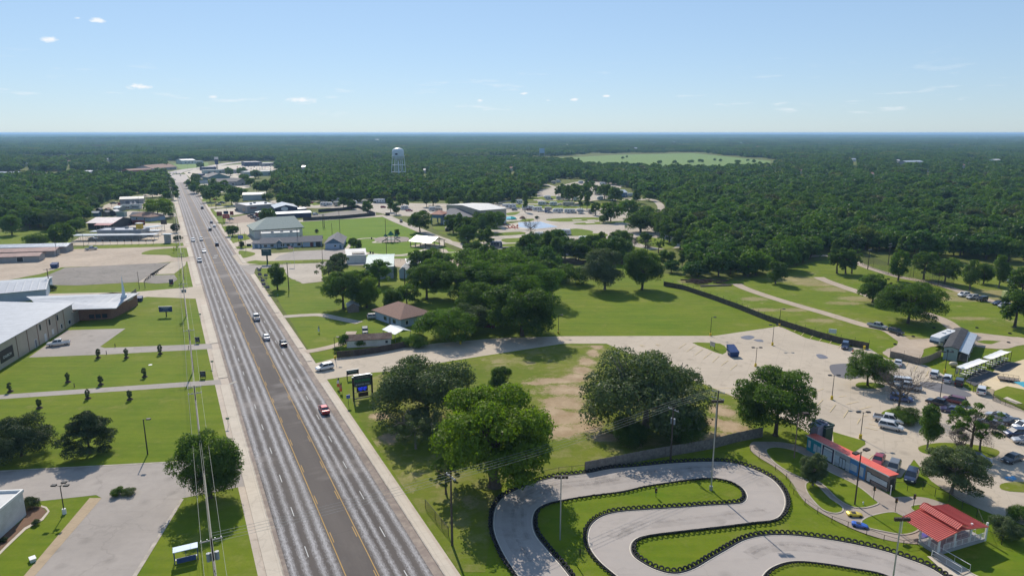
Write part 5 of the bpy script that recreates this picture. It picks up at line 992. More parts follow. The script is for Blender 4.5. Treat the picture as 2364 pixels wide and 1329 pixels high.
for lb, A, B, d, h, rf, wl, rm in (('blue garden shed with a white roof at the wood edge', (209, 500), (228, 500), 4, 2.6, 'gx', BLUD, MEMB), ('dark barn-shaped shed left of the gabled one', (236, 499.5), (247, 499.5), 5, 2.8, 'gy', WOODW, GREYR), ('black gabled shed with white roof edges', (255, 498.5), (267, 498.5), 6, 3.2, 'gy', BLKW, MEMB),
    ('pale grey-green portable shed beside the gabled one', (269, 500.5), (287, 500.5), 4, 3.0, 'flat', M_('sage_wall', (.30, .36, .33), .6, .1, 1), GALVG), ('dark rear shed behind the blue one', (222, 492.5), (232, 492.5), 4, 2.8, 'gy', BLKW, GREYR), ('brown rear shed behind the barn-shaped one', (241, 492.5), (251, 492.5), 4, 2.8, 'gy', WOODW, BRNR),
    ('grey-roofed trailer shed beside the white office trailers', (262, 488), (276, 488), 9, 2.6, 'gx', GRYW, GALVB)):
    bld('garden_shed', lb, A, B, d, h, rf, 1.1, wl, rm, .15, cat='shed', group='garden sheds for sale')
for lb, A, B in (('left white office trailer with dark windows', (280, 483.5), (300, 483.5)), ('right white office trailer with dark windows', (306, 482.5), (321, 482.5))):
    bld('office_trailer', lb, A, B, 5, 3.2, 'flat', 0, WHW, MEMB, wins=[('f', x, 1.6, 1.1, 1.3) for x in (.12, .31, .5, .69, .88)], cat='trailer', group='white office trailers')
bld('metal_building', 'long low building with grey roof at the far left beyond the trees', (-60, 407), (42, 406), 14, 4, 'gx', 1.5, WHW, GALVG); bld('metal_building', 'long grey shed behind the treetops left of town', (170, 404), (222, 402), 12, 4, 'gx', 1.2, GRYW, GALVG)
# -- right side near the road
bld('church_hall', 'big hall with a pale green hipped roof and dark green eaves', (589, 551.5), (699, 544), 24, 5.0, 'hip', 5.6, WHW, GREENR, 1.0, ridge=(.34, .93), trim=GRNTRIM, wins=[('f', x, 2.6, 3.4, 2.0, M_('beige_panel', (.5, .46, .4), .7, .1, 1)) for x in (.16, .34, .52, .70)])
bld('kitchen_block', 'flat white-roofed block between the green-roofed hall and the motel', (604, 557), (692, 553), 8.5, 4.0, 'flat', 0, WHW, MEMB, units=3)
MW = [('f', x, 1.3, 1.7, 1.3) for x in (.10, .26, .52, .66)]
e, L = bld('motel_wing', 'left motel wing, blue-grey walls and a small blue porch gable', (604, 573.5), (697, 569.5), 10, 2.7, 'gx', 2.0, BLUW, GREYR, .7, wins=MW + [('f', .93, 1.3, 1.8, 1.4)], doors=[('f', .38, 2.1, 1.0, BLUD), ('f', .78, 2.1, 1.0, BLUD)], group='motel wings')
MB().add([(L * .36, -2.0, 2.8), (L * .53, -2.0, 2.8), (L * .445, -2.0, 4.2)], [(0, 1, 2)]).build('gable', BLUD, e)
MB().add([(L * .35, -2.3, 2.75), (L * .445, -2.3, 4.35), (L * .445, 3, 4.35), (L * .35, 3, 2.75), (L * .54, -2.3, 2.75), (L * .54, 3, 2.75)], [(0, 1, 2, 3), (1, 4, 5, 2)]).build('porch_roof', GREYR, e)
for x in (.37, .52): MB().box(L * x, L * x + .2, -2, -1.8, 0, 2.8).build('porch_post', WHITE, e)
bld('motel_wing', 'middle motel wing with red and dark doorways', (699, 570), (742, 568.5), 11, 2.9, 'gx', 2.2, BLUW, GREYR, .7, doors=[('f', .48, 2.4, 1.6, REDW), ('f', .56, 2.4, .7, BLKW), ('f', .84, 2.5, 2.6, BLKW)], group='motel wings')
bld('motel_wing', 'right motel wing with a dark blue gable facing the lot', (751, 575), (791, 574), 24, 2.9, 'gy', 2.6, BLUW, GREYR, .7, gable=BLUD, wins=[('f', .58, 1.6, 1.1, 1.0)], doors=[('f', .88, 2.2, 1.2, BLUD)], group='motel wings')
bld('motel_annex', 'small lower annex at the left end of the motel', (583, 573), (601, 573), 7, 2.6, 'gx', .9, BLUW, GREYR, .4, doors=[('f', .5, 2.2, 1.8, BLUD)])
bld('restaurant', 'flat-roofed tan and orange restaurant with a grey roof', (572, 493), (640, 488), 27, 5.6, 'flat', 0, GRYW, GMEMB, trim=M_('tan_trim', (.45, .36, .28), .6, .1, 1), wins=[('f', .2, 3.9, 5, 1.0, REDW), ('l', .3, 1.8, 5, 2.2)], units=3)
bld('bar', 'black-fronted bar with an oval badge on its gable', (636, 499.5), (688, 497), 24, 6.0, 'gy', 2.0, NAVY, GALVG, .5)
e = bpy.data.objects[[o.name for o in bpy.data.objects if o.get('label', '').startswith('black-fronted')][0]]; a, rz, L = frame((636, 499.5), (688, 497))
bd = MB().lathe([(1.9, 0), (1.9, .15)], 20); bo = bd.build('badge', WHITE, e); bo.location = (L * .42, -.02, 5.2); bo.rotation_euler = (R(90), 0, 0); bo.scale = (1.3, .8, 1)
bld('lean_to', 'white-roofed low front of the black bar', (640, 505), (719, 501), 7, 3.2, 'shed', .8, NAVY, GALVB, .4); bld('lean_to', 'red shed with white roof at the left of the bar', (590, 500), (607, 504), 8, 3.4, 'shed', .8, REDW, GALVB, .4)
bld('lean_to', 'small navy lean-to behind the white-roofed bar front', (688, 492), (708, 490), 8, 3.0, 'gx', .6, NAVY, GALVG, .3)
bld('warehouse', 'pale metal warehouse with a long cream roof', (561, 463), (614, 461.5), 22, 5.0, 'gx', 1.2, M_('pale_metal_wall', (.42, .44, .43), .6, .1, .6), M_('cream_roof', (.56, .53, .46), .6, .08, .4), .4)
# -- town further off
for nm, lb, A, B, d, h, rf, ri, wl, rm in (
    ('store', 'long beige store with a brown-grey roof and side gable', (484, 431), (556, 428.5), 18, 5, 'gx', 3, GRYW, M_('taupe_shingles', (.24, .215, .20), .9, .15, 1)), ('store', 'teal-fronted store with a broad gable', (481, 418), (532, 416), 30, 4.5, 'gy', 4.5, M_('teal_front', (.15, .24, .24), .7, .1, 1), M_('taupe_shingles', (.24, .215, .20))),
    ('store', 'small gable-ended shop right of the beige store', (545, 429), (575, 427), 24, 4.5, 'gy', 3.5, GRYW, M_('taupe_shingles', (.24, .215, .20))), ('shop', 'flat shop with white edge behind the teal store, left one', (470, 401.5), (521, 400), 16, 5, 'flat', 0, M_('sage_wall', (.30, .36, .33)), MEMB),
    ('shop', 'flat shop with white edge behind the teal store, right one', (523, 401), (572, 399), 16, 5, 'flat', 0, GRYW, GMEMB), ('shop', 'wide white-roofed building near the tree belt', (566, 407.5), (640, 405), 24, 6, 'flat', 0, M_('sage_wall', (.30, .36, .33)), MEMB),
    ('car_dealership', 'blue and white dealership with a bright roof far up the road', (566, 384), (606, 383), 30, 7, 'flat', 0, NAVY, MEMB), ('car_dealership', 'low white wing of the far blue dealership', (606, 384), (638, 383), 30, 5, 'flat', 0, GRYW, MEMB),
    ('shop', 'navy flat shop beside the far crossing', (468, 394), (500, 393), 18, 5, 'flat', 0, NAVY, GMEMB), ('metal_building', 'pale metal building beyond the far green', (421, 379), (452, 378), 30, 7, 'gx', 2, WHW, GALVG), ('metal_building', 'small white-roofed building half hidden by a tree past the green', (453, 378), (470, 377.5), 20, 5, 'flat', 0, WHW, MEMB),
    ('strip_mall', 'brown-roofed shops at the end of the main road', (352, 396), (408, 391), 30, 4.5, 'gx', 5, GRYW, BRNR), ('strip_mall', 'maroon low shops behind the trees left of the crossing', (300, 401), (352, 398), 18, 4.5, 'gx', 2, REDW, BRNR), ('gas_station', 'small grey filling station by the road before the crossing', (460, 411), (474, 410.5), 14, 5, 'flat', 0, NAVY, GMEMB),
    ('house', 'white cottage on stilts left of the water tower', (896, 384), (912, 383.5), 16, 5, 'gx', 3, WHW, BRNR), ('house', 'small pale house under the water tower', (880, 396), (890, 395.5), 10, 4, 'gx', 2, BLUW, MEMB), ('house', 'lone white farmhouse past the hay field at right', (1748, 346), (1762, 345.8), 20, 7, 'gx', 5, WHW, BRNR),
    ('barn', 'long white barn on the skyline above the hay field', (1306, 340.5), (1318, 340.2), 30, 8, 'gx', 4, WHW, MEMB), ('barn', 'far white barn in the left distance', (866, 327), (874, 327), 40, 10, 'gx', 6, WHW, MEMB), ('house', 'pale roof showing through the right-hand woods', (2295, 388), (2310, 387.5), 12, 13, 'gx', 2, WHW, MEMB), ('house', 'low grey roofs among the right-hand woods', (2090, 391), (2130, 390), 14, 12, 'gx', 2, GRYW, GALVG),
    ('house', 'blue-grey metal house amid the far resort trees', (1428, 456), (1448, 455.5), 14, 4.5, 'gx', 2, BLUD, GALVB)):
    bld(nm, lb, A, B, d, h, rf, ri, wl, rm, .4, wins=[('f', x, h * .4, 2.6, 1.8) for x in (.25, .5, .75)])
for i, (x, y) in enumerate(FARH):
    wd = (6 + (i % 3) * 2) * .45; f_ = 'left of' if x < 921 else 'right of'; bld('farmhouse', f"{['white-roofed', 'grey-roofed', 'brown-roofed'][i % 3]} far building in the woods, {'far ' if abs(x - 921) > 700 else ''}{f_} the water tower, {'near the skyline' if y < 340 else 'below the skyline' if y < 362 else 'in the nearer woods'}", (x - wd, y), (x + wd, y), 12, 4.5, 'gx', 2.0, WHW, [MEMB, GALVG, BRNR][i % 3], .4, group='far buildings in the woods')
# metal buildings in the trees
bld('metal_building', 'grey-green metal building half hidden by trees below the park', (846, 645), (909, 643), 30, 5.2, 'gx', 1.6, M_('streaked_wall', (.30, .33, .37), .7, .2, .8, dirt=(.45, .46, .5)), ribbed('faded_green_roof', (.30, .40, .38), .6, 'X', .6, .3, var=.2), .3, wins=[('f', .55, 2.5, 1.3, 2.2, BLKW)])
e, L = bld('metal_building', 'white-roofed shed with a slatted skylight strip by the motel lot', (800, 608), (846, 606), 14, 3.6, 'shed', .8, WHW, MEMB, .3)
for i in range(8): MB().box(L * (.3 + i * .08), L * (.3 + i * .08) + .7, 1, 6, 3.95 + .3, 4.3).build('skylight', BLKW, e)
bld('shed', 'small pale gabled shed beside the utility pole', (922, 643), (939, 643), 9, 3.6, 'gy', 1.4, BLUW, MEMB, .2, cat='shed'); bld('shed', 'long white-roofed shed right of the small gabled one', (941, 627), (987, 625), 10, 3.4, 'shed', .6, WHW, GALV, .3, cat='shed')
# house in the trees
e, L = bld('house', 'brown-roofed house among trees behind the long shed', (926, 757), (992, 742), 15, 2.9, 'hip', 3.0, BLUW, BRNR, .9, wins=[('l', .25, 1.4, 1.6, 1.2), ('l', .6, 1.4, 1.6, 1.2), ('f', .2, 1.4, 1.0, 1.2)], doors=[('l', .42, 2.1, 1.0)])
for x in (.4, .6): MB().tube((L * x, 5, 4.2), (L * x, 5, 5.2), .12, n=6).build('roof_vent', BLK, e)
bld('long_shed', 'long low whitewashed shed with rotting brown roof by the banner fence', (801, 803), (903, 797), 4.2, 2.2, 'gx', 1.0, WHW, M_('rotten_brown_roof', (.15, .10, .08), .95, .4, 1.5, dirt=(.34, .27, .22)), .35, wins=[('f', .9, 1.2, .7, .7, BLKW)], cat='shed')
bld('shed', 'small wooden shed with a green metal roof under the oak', (804, 722), (829, 720), 4.5, 2.2, 'gy', 1.1, WOODW, GALVG, .3, cat='shed')
a, rz, L = frame((913, 790), (948, 782)); e = empty('carport', a, rz, 'pale blue-white metal carport roof beside the brown-roofed house', 'carport'); D = 7
MB().add([(-.3, -.3, 2.5), (L / 2, -.3, 3.4), (L / 2, D, 3.4), (-.3, D, 2.5), (L + .3, -.3, 2.5), (L + .3, D, 2.5), (-.3, -.3, 2.44), (L / 2, -.3, 3.34), (L / 2, D, 3.34), (-.3, D, 2.44), (L + .3, -.3, 2.44), (L + .3, D, 2.44)], [(0, 1, 2, 3), (1, 4, 5, 2), (9, 8, 7, 6), (8, 11, 10, 7)]).build('roof', GALVB, e)
for x in (0, L): 
    for y in (0, D - .3): MB().box(x - .06, x + .06, y, y + .12, 0, 2.5).build('post', STEEL, e)
# clubhouse
bld('clubhouse', 'dark blue two-storey clubhouse of the camper resort', (1021, 518), (1112, 521), 36, 5.6, 'gx', 3.2, BLUD, GREYR, .8, wins=[('f', .07, 4.0, 1.2, 1.5), ('f', .16, 4.0, 1.2, 1.5), ('l', .3, 3, 1.4, 1.4)], doors=[('f', .13, 2.6, 1.3, WHW), ('f', .05, 2.6, 1.3, WHW)])
bld('sports_hall', 'tall tan hall with a bright white roof beside the pool', (1108, 521), (1169, 515.5), 44, 10, 'gx', 1.6, M_('tan_panel_wall', (.36, .32, .25), .7, .08, .5), MEMB, .3, doors=[('f', .8, 3.4, 6, BLKW), ('f', .95, 2.4, 2, WHW)])
a, rz, L = frame((994, 518), (1020, 519)); e = empty('entrance_porch', a, rz, 'blue drive-through porch with a red pyramid roof at the clubhouse', 'porch'); D = 12
MB().box(0, L, 0, D, 4.4, 6.8).build('band', BLUD, e); MB().add([(-.6, -.6, 6.8), (L + .6, -.6, 6.8), (L + .6, D + .6, 6.8), (-.6, D + .6, 6.8), (L / 2, D / 2, 9.2)], [(0, 1, 4), (1, 2, 4), (2, 3, 4), (3, 0, 4), (3, 2, 1, 0)]).build('roof', M_('terracotta_roof', (.36, .16, .11), .8, .2, 1), e)
for x in (.2, L - .9):
    for y in (.2, D - .9): MB().box(x, x + .7, y, y + .7, 0, 4.4).build('column', BLUD, e)
# park shelter
a, rz, L = frame((948, 569), (994, 574)); e = empty('park_shelter', a, rz, 'open picnic shelter with a pale roof on dark posts in the park', 'shelter'); D = 12
MB().add([(-.8, -.8, 3.0), (L + .8, -.8, 3.0), (L + .8, D / 2, 5.4), (-.8, D / 2, 5.4), (L + .8, D + .8, 3.0), (-.8, D + .8, 3.0), (-.8, -.8, 2.85), (L + .8, -.8, 2.85), (L + .8, D / 2, 5.25), (-.8, D / 2, 5.25), (L + .8, D + .8, 2.85), (-.8, D + .8, 2.85)], [(0, 1, 2, 3), (3, 2, 4, 5), (9, 8, 7, 6), (11, 10, 8, 9), (0, 6, 7, 1), (5, 4, 10, 11)]).build('roof', GALVB, e)
for i in range(5):
    for y in (0, D): MB().box(L * i / 4 - .15, L * i / 4 + .15, y - .15, y + .15, 0, 3).build('post', WOODW, e)
MB().box(-.5, L + .5, -.5, D + .5, 0.12, .2).build('slab', CONC2, e)
for i in range(3):
    t_ = empty('picnic_table', e.matrix_world @ Vector((0, 0, 0)) if False else (P(957 + i * 14, 568 + i * 1.2) + Vector((0, 2, .2))), rz, f"{['left', 'middle', 'right'][i]} picnic table under the park shelter", 'table', 'picnic tables in the shelter'); MB().box(-1, 1, -.4, .4, .7, .76).build('table_top', WOODW, t_)
    for y in (-.75, .75): MB().box(-1, 1, y - .14, y + .14, .42, .46).build('bench', WOODW, t_)
# playground tower
e = empty('playground_tower', P(903, 559), .2, 'green peaked-roof playground tower with slides in the park', 'playground'); PG = M_('green_plastic', (.03, .16, .09), .4, .2, 2)
for x in (-2, 0, 2):
    for y in (-1.2, 1.2): MB().tube((x, y, 0), (x, y, 4.2), .12, n=6).build('post', PG, e)
MB().box(-2, 2, -1.2, 1.2, 1.6, 1.8).build('deck', PG, e); MB().lathe([(2.0, 4.0), (.1, 6.4)], 4, (0, 0, 0)).build('roof', PG, e); MB().lathe([(1.2, 3.4), (.1, 4.9)], 4, (-3, 0, 0)).build('roof', PG, e); MB().lathe([(1.2, 3.4), (.1, 4.9)], 4, (3, 0, 0)).build('roof', PG, e)
for s in (-1, 1): MB().add([(s * 2, -.5, 1.8), (s * 2, .5, 1.8), (s * 5.2, .5, .2), (s * 5.2, -.5, .2), (s * 2, -.5, 2.2), (s * 5.2, -.5, .6), (s * 2, .5, 2.2), (s * 5.2, .5, .6)], [(0, 1, 2, 3), (0, 3, 5, 4), (1, 6, 7, 2)]).build('slide', PG, e)
# mobile office with awning
e, L = bld('mobile_office', 'grey-green mobile office with a black roof and lean-to awning beside the white camper', (2176, 829), (2208, 834.5), 23, 3.4, 'gy', .5, M_('sage_siding', (.26, .33, .33), .7, .1, 1), BLKR, .25, wins=[('f', .28, 2.6, .5, .6), ('f', .62, 2.6, .5, .6), ('r', .2, 1.7, 2, 1.6), ('r', .5, 1.7, 3, 1.6), ('r', .8, 1.7, 3, 1.6)])
MB().add([(L + .1, -.2, 3.15), (L + 2.5, -.2, 2.6), (L + 2.5, 23.2, 2.6), (L + .1, 23.2, 3.15), (L + .1, -.2, 3.05), (L + 2.5, -.2, 2.5), (L + 2.5, 23.2, 2.5), (L + .1, 23.2, 3.05)], [(0, 1, 2, 3), (7, 6, 5, 4), (0, 4, 5, 1), (1, 5, 6, 2)]).build('awning', ribbed('silver_awning', (.42, .46, .50), .5, 'Y', .35, .35), e)
for y in (.2, 6, 12, 18, 23): MB().box(L + 2.3, L + 2.42, y - .08, y + .08, 0, 2.5).build('awning_post', WHITE, e)
MB().box(L + .1, L + 2.2, 1, 22, .1, .7).build('deck', WOODW, e); MB().box(L + .3, L + .5, .3, 22, .7, 2.0).build('lattice', WOODW, e)
# shade canopies with tables
for lb, pts in (('nearer white shade canopy over a row of picnic tables', [(2207, 846), (2232, 851), (2287, 831), (2261, 827)]), ('farther white shade canopy over a row of picnic tables', [(2269, 824), (2293, 828), (2336, 811), (2311, 807)])):
    Q = [P(x, y, 2.7) for x, y in pts]; c0 = Vector((Q[0].x, Q[0].y, 0)); e = empty('shade_canopy', c0, 0, lb, 'canopy', 'white shade canopies'); k = MB(); ns = 8; vs = []
    for i in range(ns + 1):
        for j in range(4):
            p = Q[0].lerp(Q[3], i / ns).lerp(Q[1].lerp(Q[2], i / ns), j / 3); sag = -.22 * math.sin(PI * j / 3) + (.08 if i % 2 else 0); vs.append(p - c0 + Vector((0, 0, sag)))
    k.add(vs, [(i * 4 + j, i * 4 + j + 1, i * 4 + j + 5, i * 4 + j + 4) for i in range(ns) for j in range(3)]); k.build('fabric', M_('white_canvas', (.80, .79, .76), .8, .04, 1), e, True)
    for i in range(6):
        for a_, b_ in ((Q[0], Q[3]), (Q[1], Q[2])):
            p = a_.lerp(b_, i / 5) - c0; MB().tube((p.x, p.y, 0), (p.x, p.y, 2.72), .07, n=6).build('post', BRZ, e)
    for i in range(6):       # hanging side curtains
        p = Q[0].lerp(Q[3], (i + .15) / 6) - c0; p2 = Q[0].lerp(Q[3], (i + .85) / 6) - c0; MB().add([(p.x, p.y, .6), (p2.x, p2.y, .6), (p2.x, p2.y, 2.6), (p.x, p.y, 2.6)], [(0, 1, 2, 3)]).build('curtain', M_('beige_mesh', (.48, .45, .36), .8, .1, 1), e)
    for i in range(5):
        p = Q[0].lerp(Q[3], (i + .5) / 5).lerp(Q[1].lerp(Q[2], (i + .5) / 5), .55); t_ = empty('picnic_table', (p.x, p.y, .15), math.atan2((Q[1] - Q[0]).y, (Q[1] - Q[0]).x), ('nearer' if lb[0] == 'n' else 'farther') + f" canopy picnic table, {['nearest the parked cars', 'second from the cars', 'middle one', 'fourth from the cars', 'farthest from the cars'][i]}", 'table', 'picnic tables under the canopies')
        MB().box(-.9, .9, -.38, .38, .7, .76).build('table_top', WHITE, t_); MB().box(-.9, .9, -.85, -.55, .42, .46).build('bench', WHITE, t_); MB().box(-.9, .9, .55, .85, .42, .46).build('bench', WHITE, t_)
sheet('sand', [(2300, 850), (2364, 830), (2500, 840), (2500, 960), (2364, 945), (2268, 905), (2290, 895), (2240, 885), (2290, 862)], SAND, 5); sheet('new_asphalt', [(2228, 880), (2262, 850), (2308, 864), (2275, 880), (2250, 892)], DARKA, 6); sheet('new_asphalt', [(2290, 850), (2320, 834), (2358, 840), (2330, 858), (2312, 860)], DARKA, 6)
sheet('lawn', [(2296, 903), (2325, 892), (2364, 900), (2500, 930), (2500, 970), (2364, 945), (2310, 925), (2292, 912)], GRASS, 6)
sheet('concrete_pad', [(2315, 921), (2325, 917), (2360, 932), (2345, 934)], CONC2, 8)
# junior track facade building
e, L = bld('facade_building', 'long thin building with painted shopfronts and a red roof beside the junior track', (1862, 1038.5), (2047.5, 1135), 2.0, 3.0, 'shed', -.15, WOODW, REDR, .22)
sec = [(0, .20, M_('teal_panel', (.03, .27, .33), .6, .1, 1), 'teal'), (.205, .365, M_('plum_panel', (.07, .045, .08), .6, .1, 1), 'plum'), (.37, .56, M_('stone_panel', (.40, .42, .43), .7, .12, 1), 'grey'), (.562, .745, M_('sky_blue_panel', (.10, .26, .50), .6, .1, 1), 'blue'), (.75, 1, M_('taupe_panel', (.27, .21, .18), .6, .1, 1), 'taupe')]
for a_, b_, m, nm in sec:
    pn = MB().box(L * a_, L * b_, -.09, -.003, .05, 2.95).build('shopfront', m, e); pn['label'] = nm + ' painted shopfront panel'
FR_ = M_('painted_frame', (.03, .03, .035), .5, .1, 1); PV = M_('painted_window', (.50, .55, .58), .5, .15, 2)
for u, w2, z0, z1, m in ((.035, .55, .9, 2.3, PV), (.115, .7, .6, 2.1, PV), (.165, .7, .6, 2.0, PV), (.255, 1.0, .2, 2.1, PV), (.31, 1.0, .2, 2.1, PV), (.405, 1.0, .7, 2.1, PV), (.455, .75, .1, 2.1, FR_), (.492, .75, .1, 2.1, FR_), (.535, 1.0, .5, 1.7, PV), (.61, 1.4, .7, 2.0, PV), (.70, .9, .5, 2.2, PV), (.79, .9, .1, 2.1, FR_), (.90, 3.6, .7, 1.9, FR_)):
    MB().box(L * u - w2 / 2, L * u + w2 / 2, -.13, -.092, z0, z1).build('painted_window', m, e)
    if m is FR_: MB().box(L * u - w2 / 2 + .12, L * u + w2 / 2 - .12, -.15, -.132, z0 + .15, z1 - .12).build('painted_pane', PV, e)
MB().box(L * .285 - .95, L * .285 + .95, -.14, -.092, 2.2, 2.6).build('painted_lintel', WHITE, e)
for u in (.203, .368): MB().box(L * u - .1, L * u + .1, -.2, -.003, 0, 2.98).build('pilaster', WHITE, e)
MB().box(-.25, L + .25, -.30, -.24, 2.95, 3.12).build('fascia', WHITE, e)
MB().box(L + .003, L + .06, .5, 1.5, 0.05, 2.2).build('door', BLKW, e)
bld('ticket_hut', 'weathered lilac-grey wooden hut at the left end of the painted shopfronts', (1866, 1024), (1884, 1031), 3.2, 3.8, 'flat', 0, M_('lilac_boards', (.26, .25, .31), .8, .2, 1.5, dirt=(.12, .11, .13)), GMEMB, cat='hut')
bld('ticket_hut', 'dark green hut behind the lilac-grey one', (1903, 1028), (1920, 1023), 3.0, 3.6, 'flat', 0, GRNTRIM, GMEMB, cat='hut')
# red-roofed pavilion
Z0, Z1 = 3.1, 3.6; c0 = P(2164, 1282); e = empty('pavilion', c0, 0, 'red-roofed white-railed pavilion at the junior track', 'pavilion'); l_ = lambda p: Vector(p) - Vector((c0.x, c0.y, 0))
E1, E2, R1, R2, G1, G2 = P(2082, 1194, Z0), P(2166, 1249, Z0), P(2131, 1170, Z1), P(2221, 1222, Z1), P(2190, 1164, Z0), P(2283, 1215, Z0)
def ribroof(nm, q, m, n, t=.12):
    q = [l_(p) for p in q]; k = MB(); k.add(q + [p - Vector((0, 0, t)) for p in q], [(0, 1, 2, 3), (7, 6, 5, 4)] + [(i, 4 + i, 4 + (i + 1) % 4, (i + 1) % 4) for i in range(4)]); ro = k.build(nm, m, e)
    k = MB(); nn = (q[1] - q[0]).cross(q[3] - q[0]).normalized(); nn = nn if nn.z > 0 else -nn
    for i in range(n + 1):
        a_ = q[0].lerp(q[1], i / n); b_ = q[3].lerp(q[2], i / n); d = (q[1] - q[0]).normalized() * .022; k.add([a_ - d, a_ + d, b_ + d, b_ - d, a_ - d + nn * .09, a_ + d + nn * .09, b_ + d + nn * .09, b_ - d + nn * .09], [(4, 5, 6, 7), (0, 4, 7, 3), (1, 2, 6, 5), (0, 1, 5, 4), (2, 3, 7, 6)])
    k.build('seam', mat('red_seam', (.42, .06, .05), .6, .1, 1), ro); return ro
REDP = M_('red_roof_paint', (.90, .25, .18), .36, .08, .6, spec=.7)
ribroof('roof', [E1, E2, R2, R1], REDP, 22); ribroof('roof', [G2, G1, R1, R2], REDP, 22)
up = Vector((0, 0, .45)); sl_ = (E1 - R1) * .20; s2 = (G1 - R1) * .20
ribroof('ridge_roof', [R1 + sl_ + up, R2 + (E2 - R2) * .20 + up, R2 + up * 1.7, R1 + up * 1.7], REDP, 22); ribroof('ridge_roof', [R2 + (G2 - R2) * .2 + up, R1 + s2 + up, R1 + up * 1.7, R2 + up * 1.7], REDP, 22)
for x, y in ((2164, 1281), (2200, 1269), (2236, 1257), (2273, 1248), (2122, 1253), (2143, 1267), (2170, 1232), (2190, 1243)):
    p = l_(P(x, y)); MB().box(p.x - .12, p.x + .12, p.y - .12, p.y + .12, 0, Z0 + (.5 if x in (2200, 2236) else 0)).build('post', WHITE, e)
dk = [l_(P(*p)) for p in ((2118, 1254), (2164, 1283), (2272, 1250), (2225, 1222))]; MB().prism([(p.x, p.y) for p in dk], .02, .55).build('deck', GRYW, e)
def railing(pa, pb, z, hh=1.0, parent=None, name='railing', m=WHITE, bal=.16):
    k = MB(); k.tube(pa + Vector((0, 0, z + hh)), pb + Vector((0, 0, z + hh)), .04, n=5); k.tube(pa + Vector((0, 0, z + .12)), pb + Vector((0, 0, z + .12)), .03, n=5); n = max(2, int((pb - pa).length / bal))
    for i in range(n + 1): p = pa.lerp(pb, i / n); k.tube(p + Vector((0, 0, z + .1)), p + Vector((0, 0, z + hh)), .018 if i % 8 else .05, n=4)
    return k.build(name, m, parent)
l2 = lambda x, y: (l_(P(x, y)) * 1.0)
railing(l2(2176, 1278), l2(2270, 1250), .55, parent=e); railing(l2(2120, 1254), l2(2160, 1280), .55, parent=e); railing(l2(2182, 1262), l2(2250, 1240), .55, .9, parent=e, bal=1.6)
rp = [l2(2150, 1285), l2(2170, 1281), l2(2240, 1322), l2(2222, 1330)]; MB().add([rp[0] + Vector((0, 0, .5)), rp[1] + Vector((0, 0, .5)), rp[2] + Vector((0, 0, .25)), rp[3] + Vector((0, 0, .25))], [(0, 1, 2, 3)]).build('ramp', CONC, e)
railing(l2(2168, 1281), l2(2238, 1322), .3, 1.0, parent=e, bal=3); railing(l2(2150, 1288), l2(2218, 1328), .3, 1.0, parent=e, bal=3)
sheet('path', [(2140, 1285), (2172, 1286), (2240, 1322), (2300, 1350), (2400, 1420), (2330, 1440), (2200, 1340)], CONC2, 6)
# water tower
c0 = P(921, 413); e = empty('water_tower', c0, .3, 'white legged water tower rising over the woods', 'water tower'); WT = M_('tower_paint', (.60, .66, .68), .45, .08, .2); s_ = HT(921, 413, 341) / 40
pr = [(.4, 24.5), (2, 23.6), (5.2, 25.0), (7.0, 27.5), (7.6, 30.0), (7.6, 35.6), (6.8, 37.6), (5, 38.9), (2.6, 39.7), (.3, 40)]
MB().lathe([(r_ * s_, z * s_) for r_, z in pr[1:]], 28).build('tank', WT, e, True); MB().lathe([(1.1 * s_, 0), (1.0 * s_, 24.8 * s_)], 12).build('riser', WT, e)
MB().lathe([(7.6 * s_, 29.3 * s_), (8.5 * s_, 29.3 * s_), (8.5 * s_, 29.6 * s_), (7.6 * s_, 29.6 * s_)], 28).build('walkway', WT, e)
for i in range(6):
    a_ = i * PI / 3; c_, s3 = math.cos(a_), math.sin(a_); MB().tube((10.0 * s_ * c_, 10 * s_ * s3, 0), (7.4 * s_ * c_, 7.4 * s_ * s3, 29 * s_), .42, .42, 8).build('leg', WT, e)
k = MB()
for z, r_ in ((9, 9.2), (18, 8.4)):
    for i in range(6): a_, b_ = i * PI / 3, (i + 1) * PI / 3; k.tube((r_ * s_ * math.cos(a_), r_ * s_ * math.sin(a_), z * s_), (r_ * s_ * math.cos(b_), r_ * s_ * math.sin(b_), z * s_), .2, n=5)
    for i in range(6): a_ = i * PI / 3; k.tube((r_ * s_ * math.cos(a_), r_ * s_ * math.sin(a_), z * s_), (0, 0, z * s_), .12, n=4)
k.build('brace', WT, e); t_ = MB().lathe([(2.0, 0), (2.0, .2)], 12).build('emblem', BLKW, e); t_.location = (-2.0 * s_ * 1.6, -7.0 * s_, 32 * s_); t_.rotation_euler = (R(90), 0, -.45); t_.scale = (1, .6, 1)
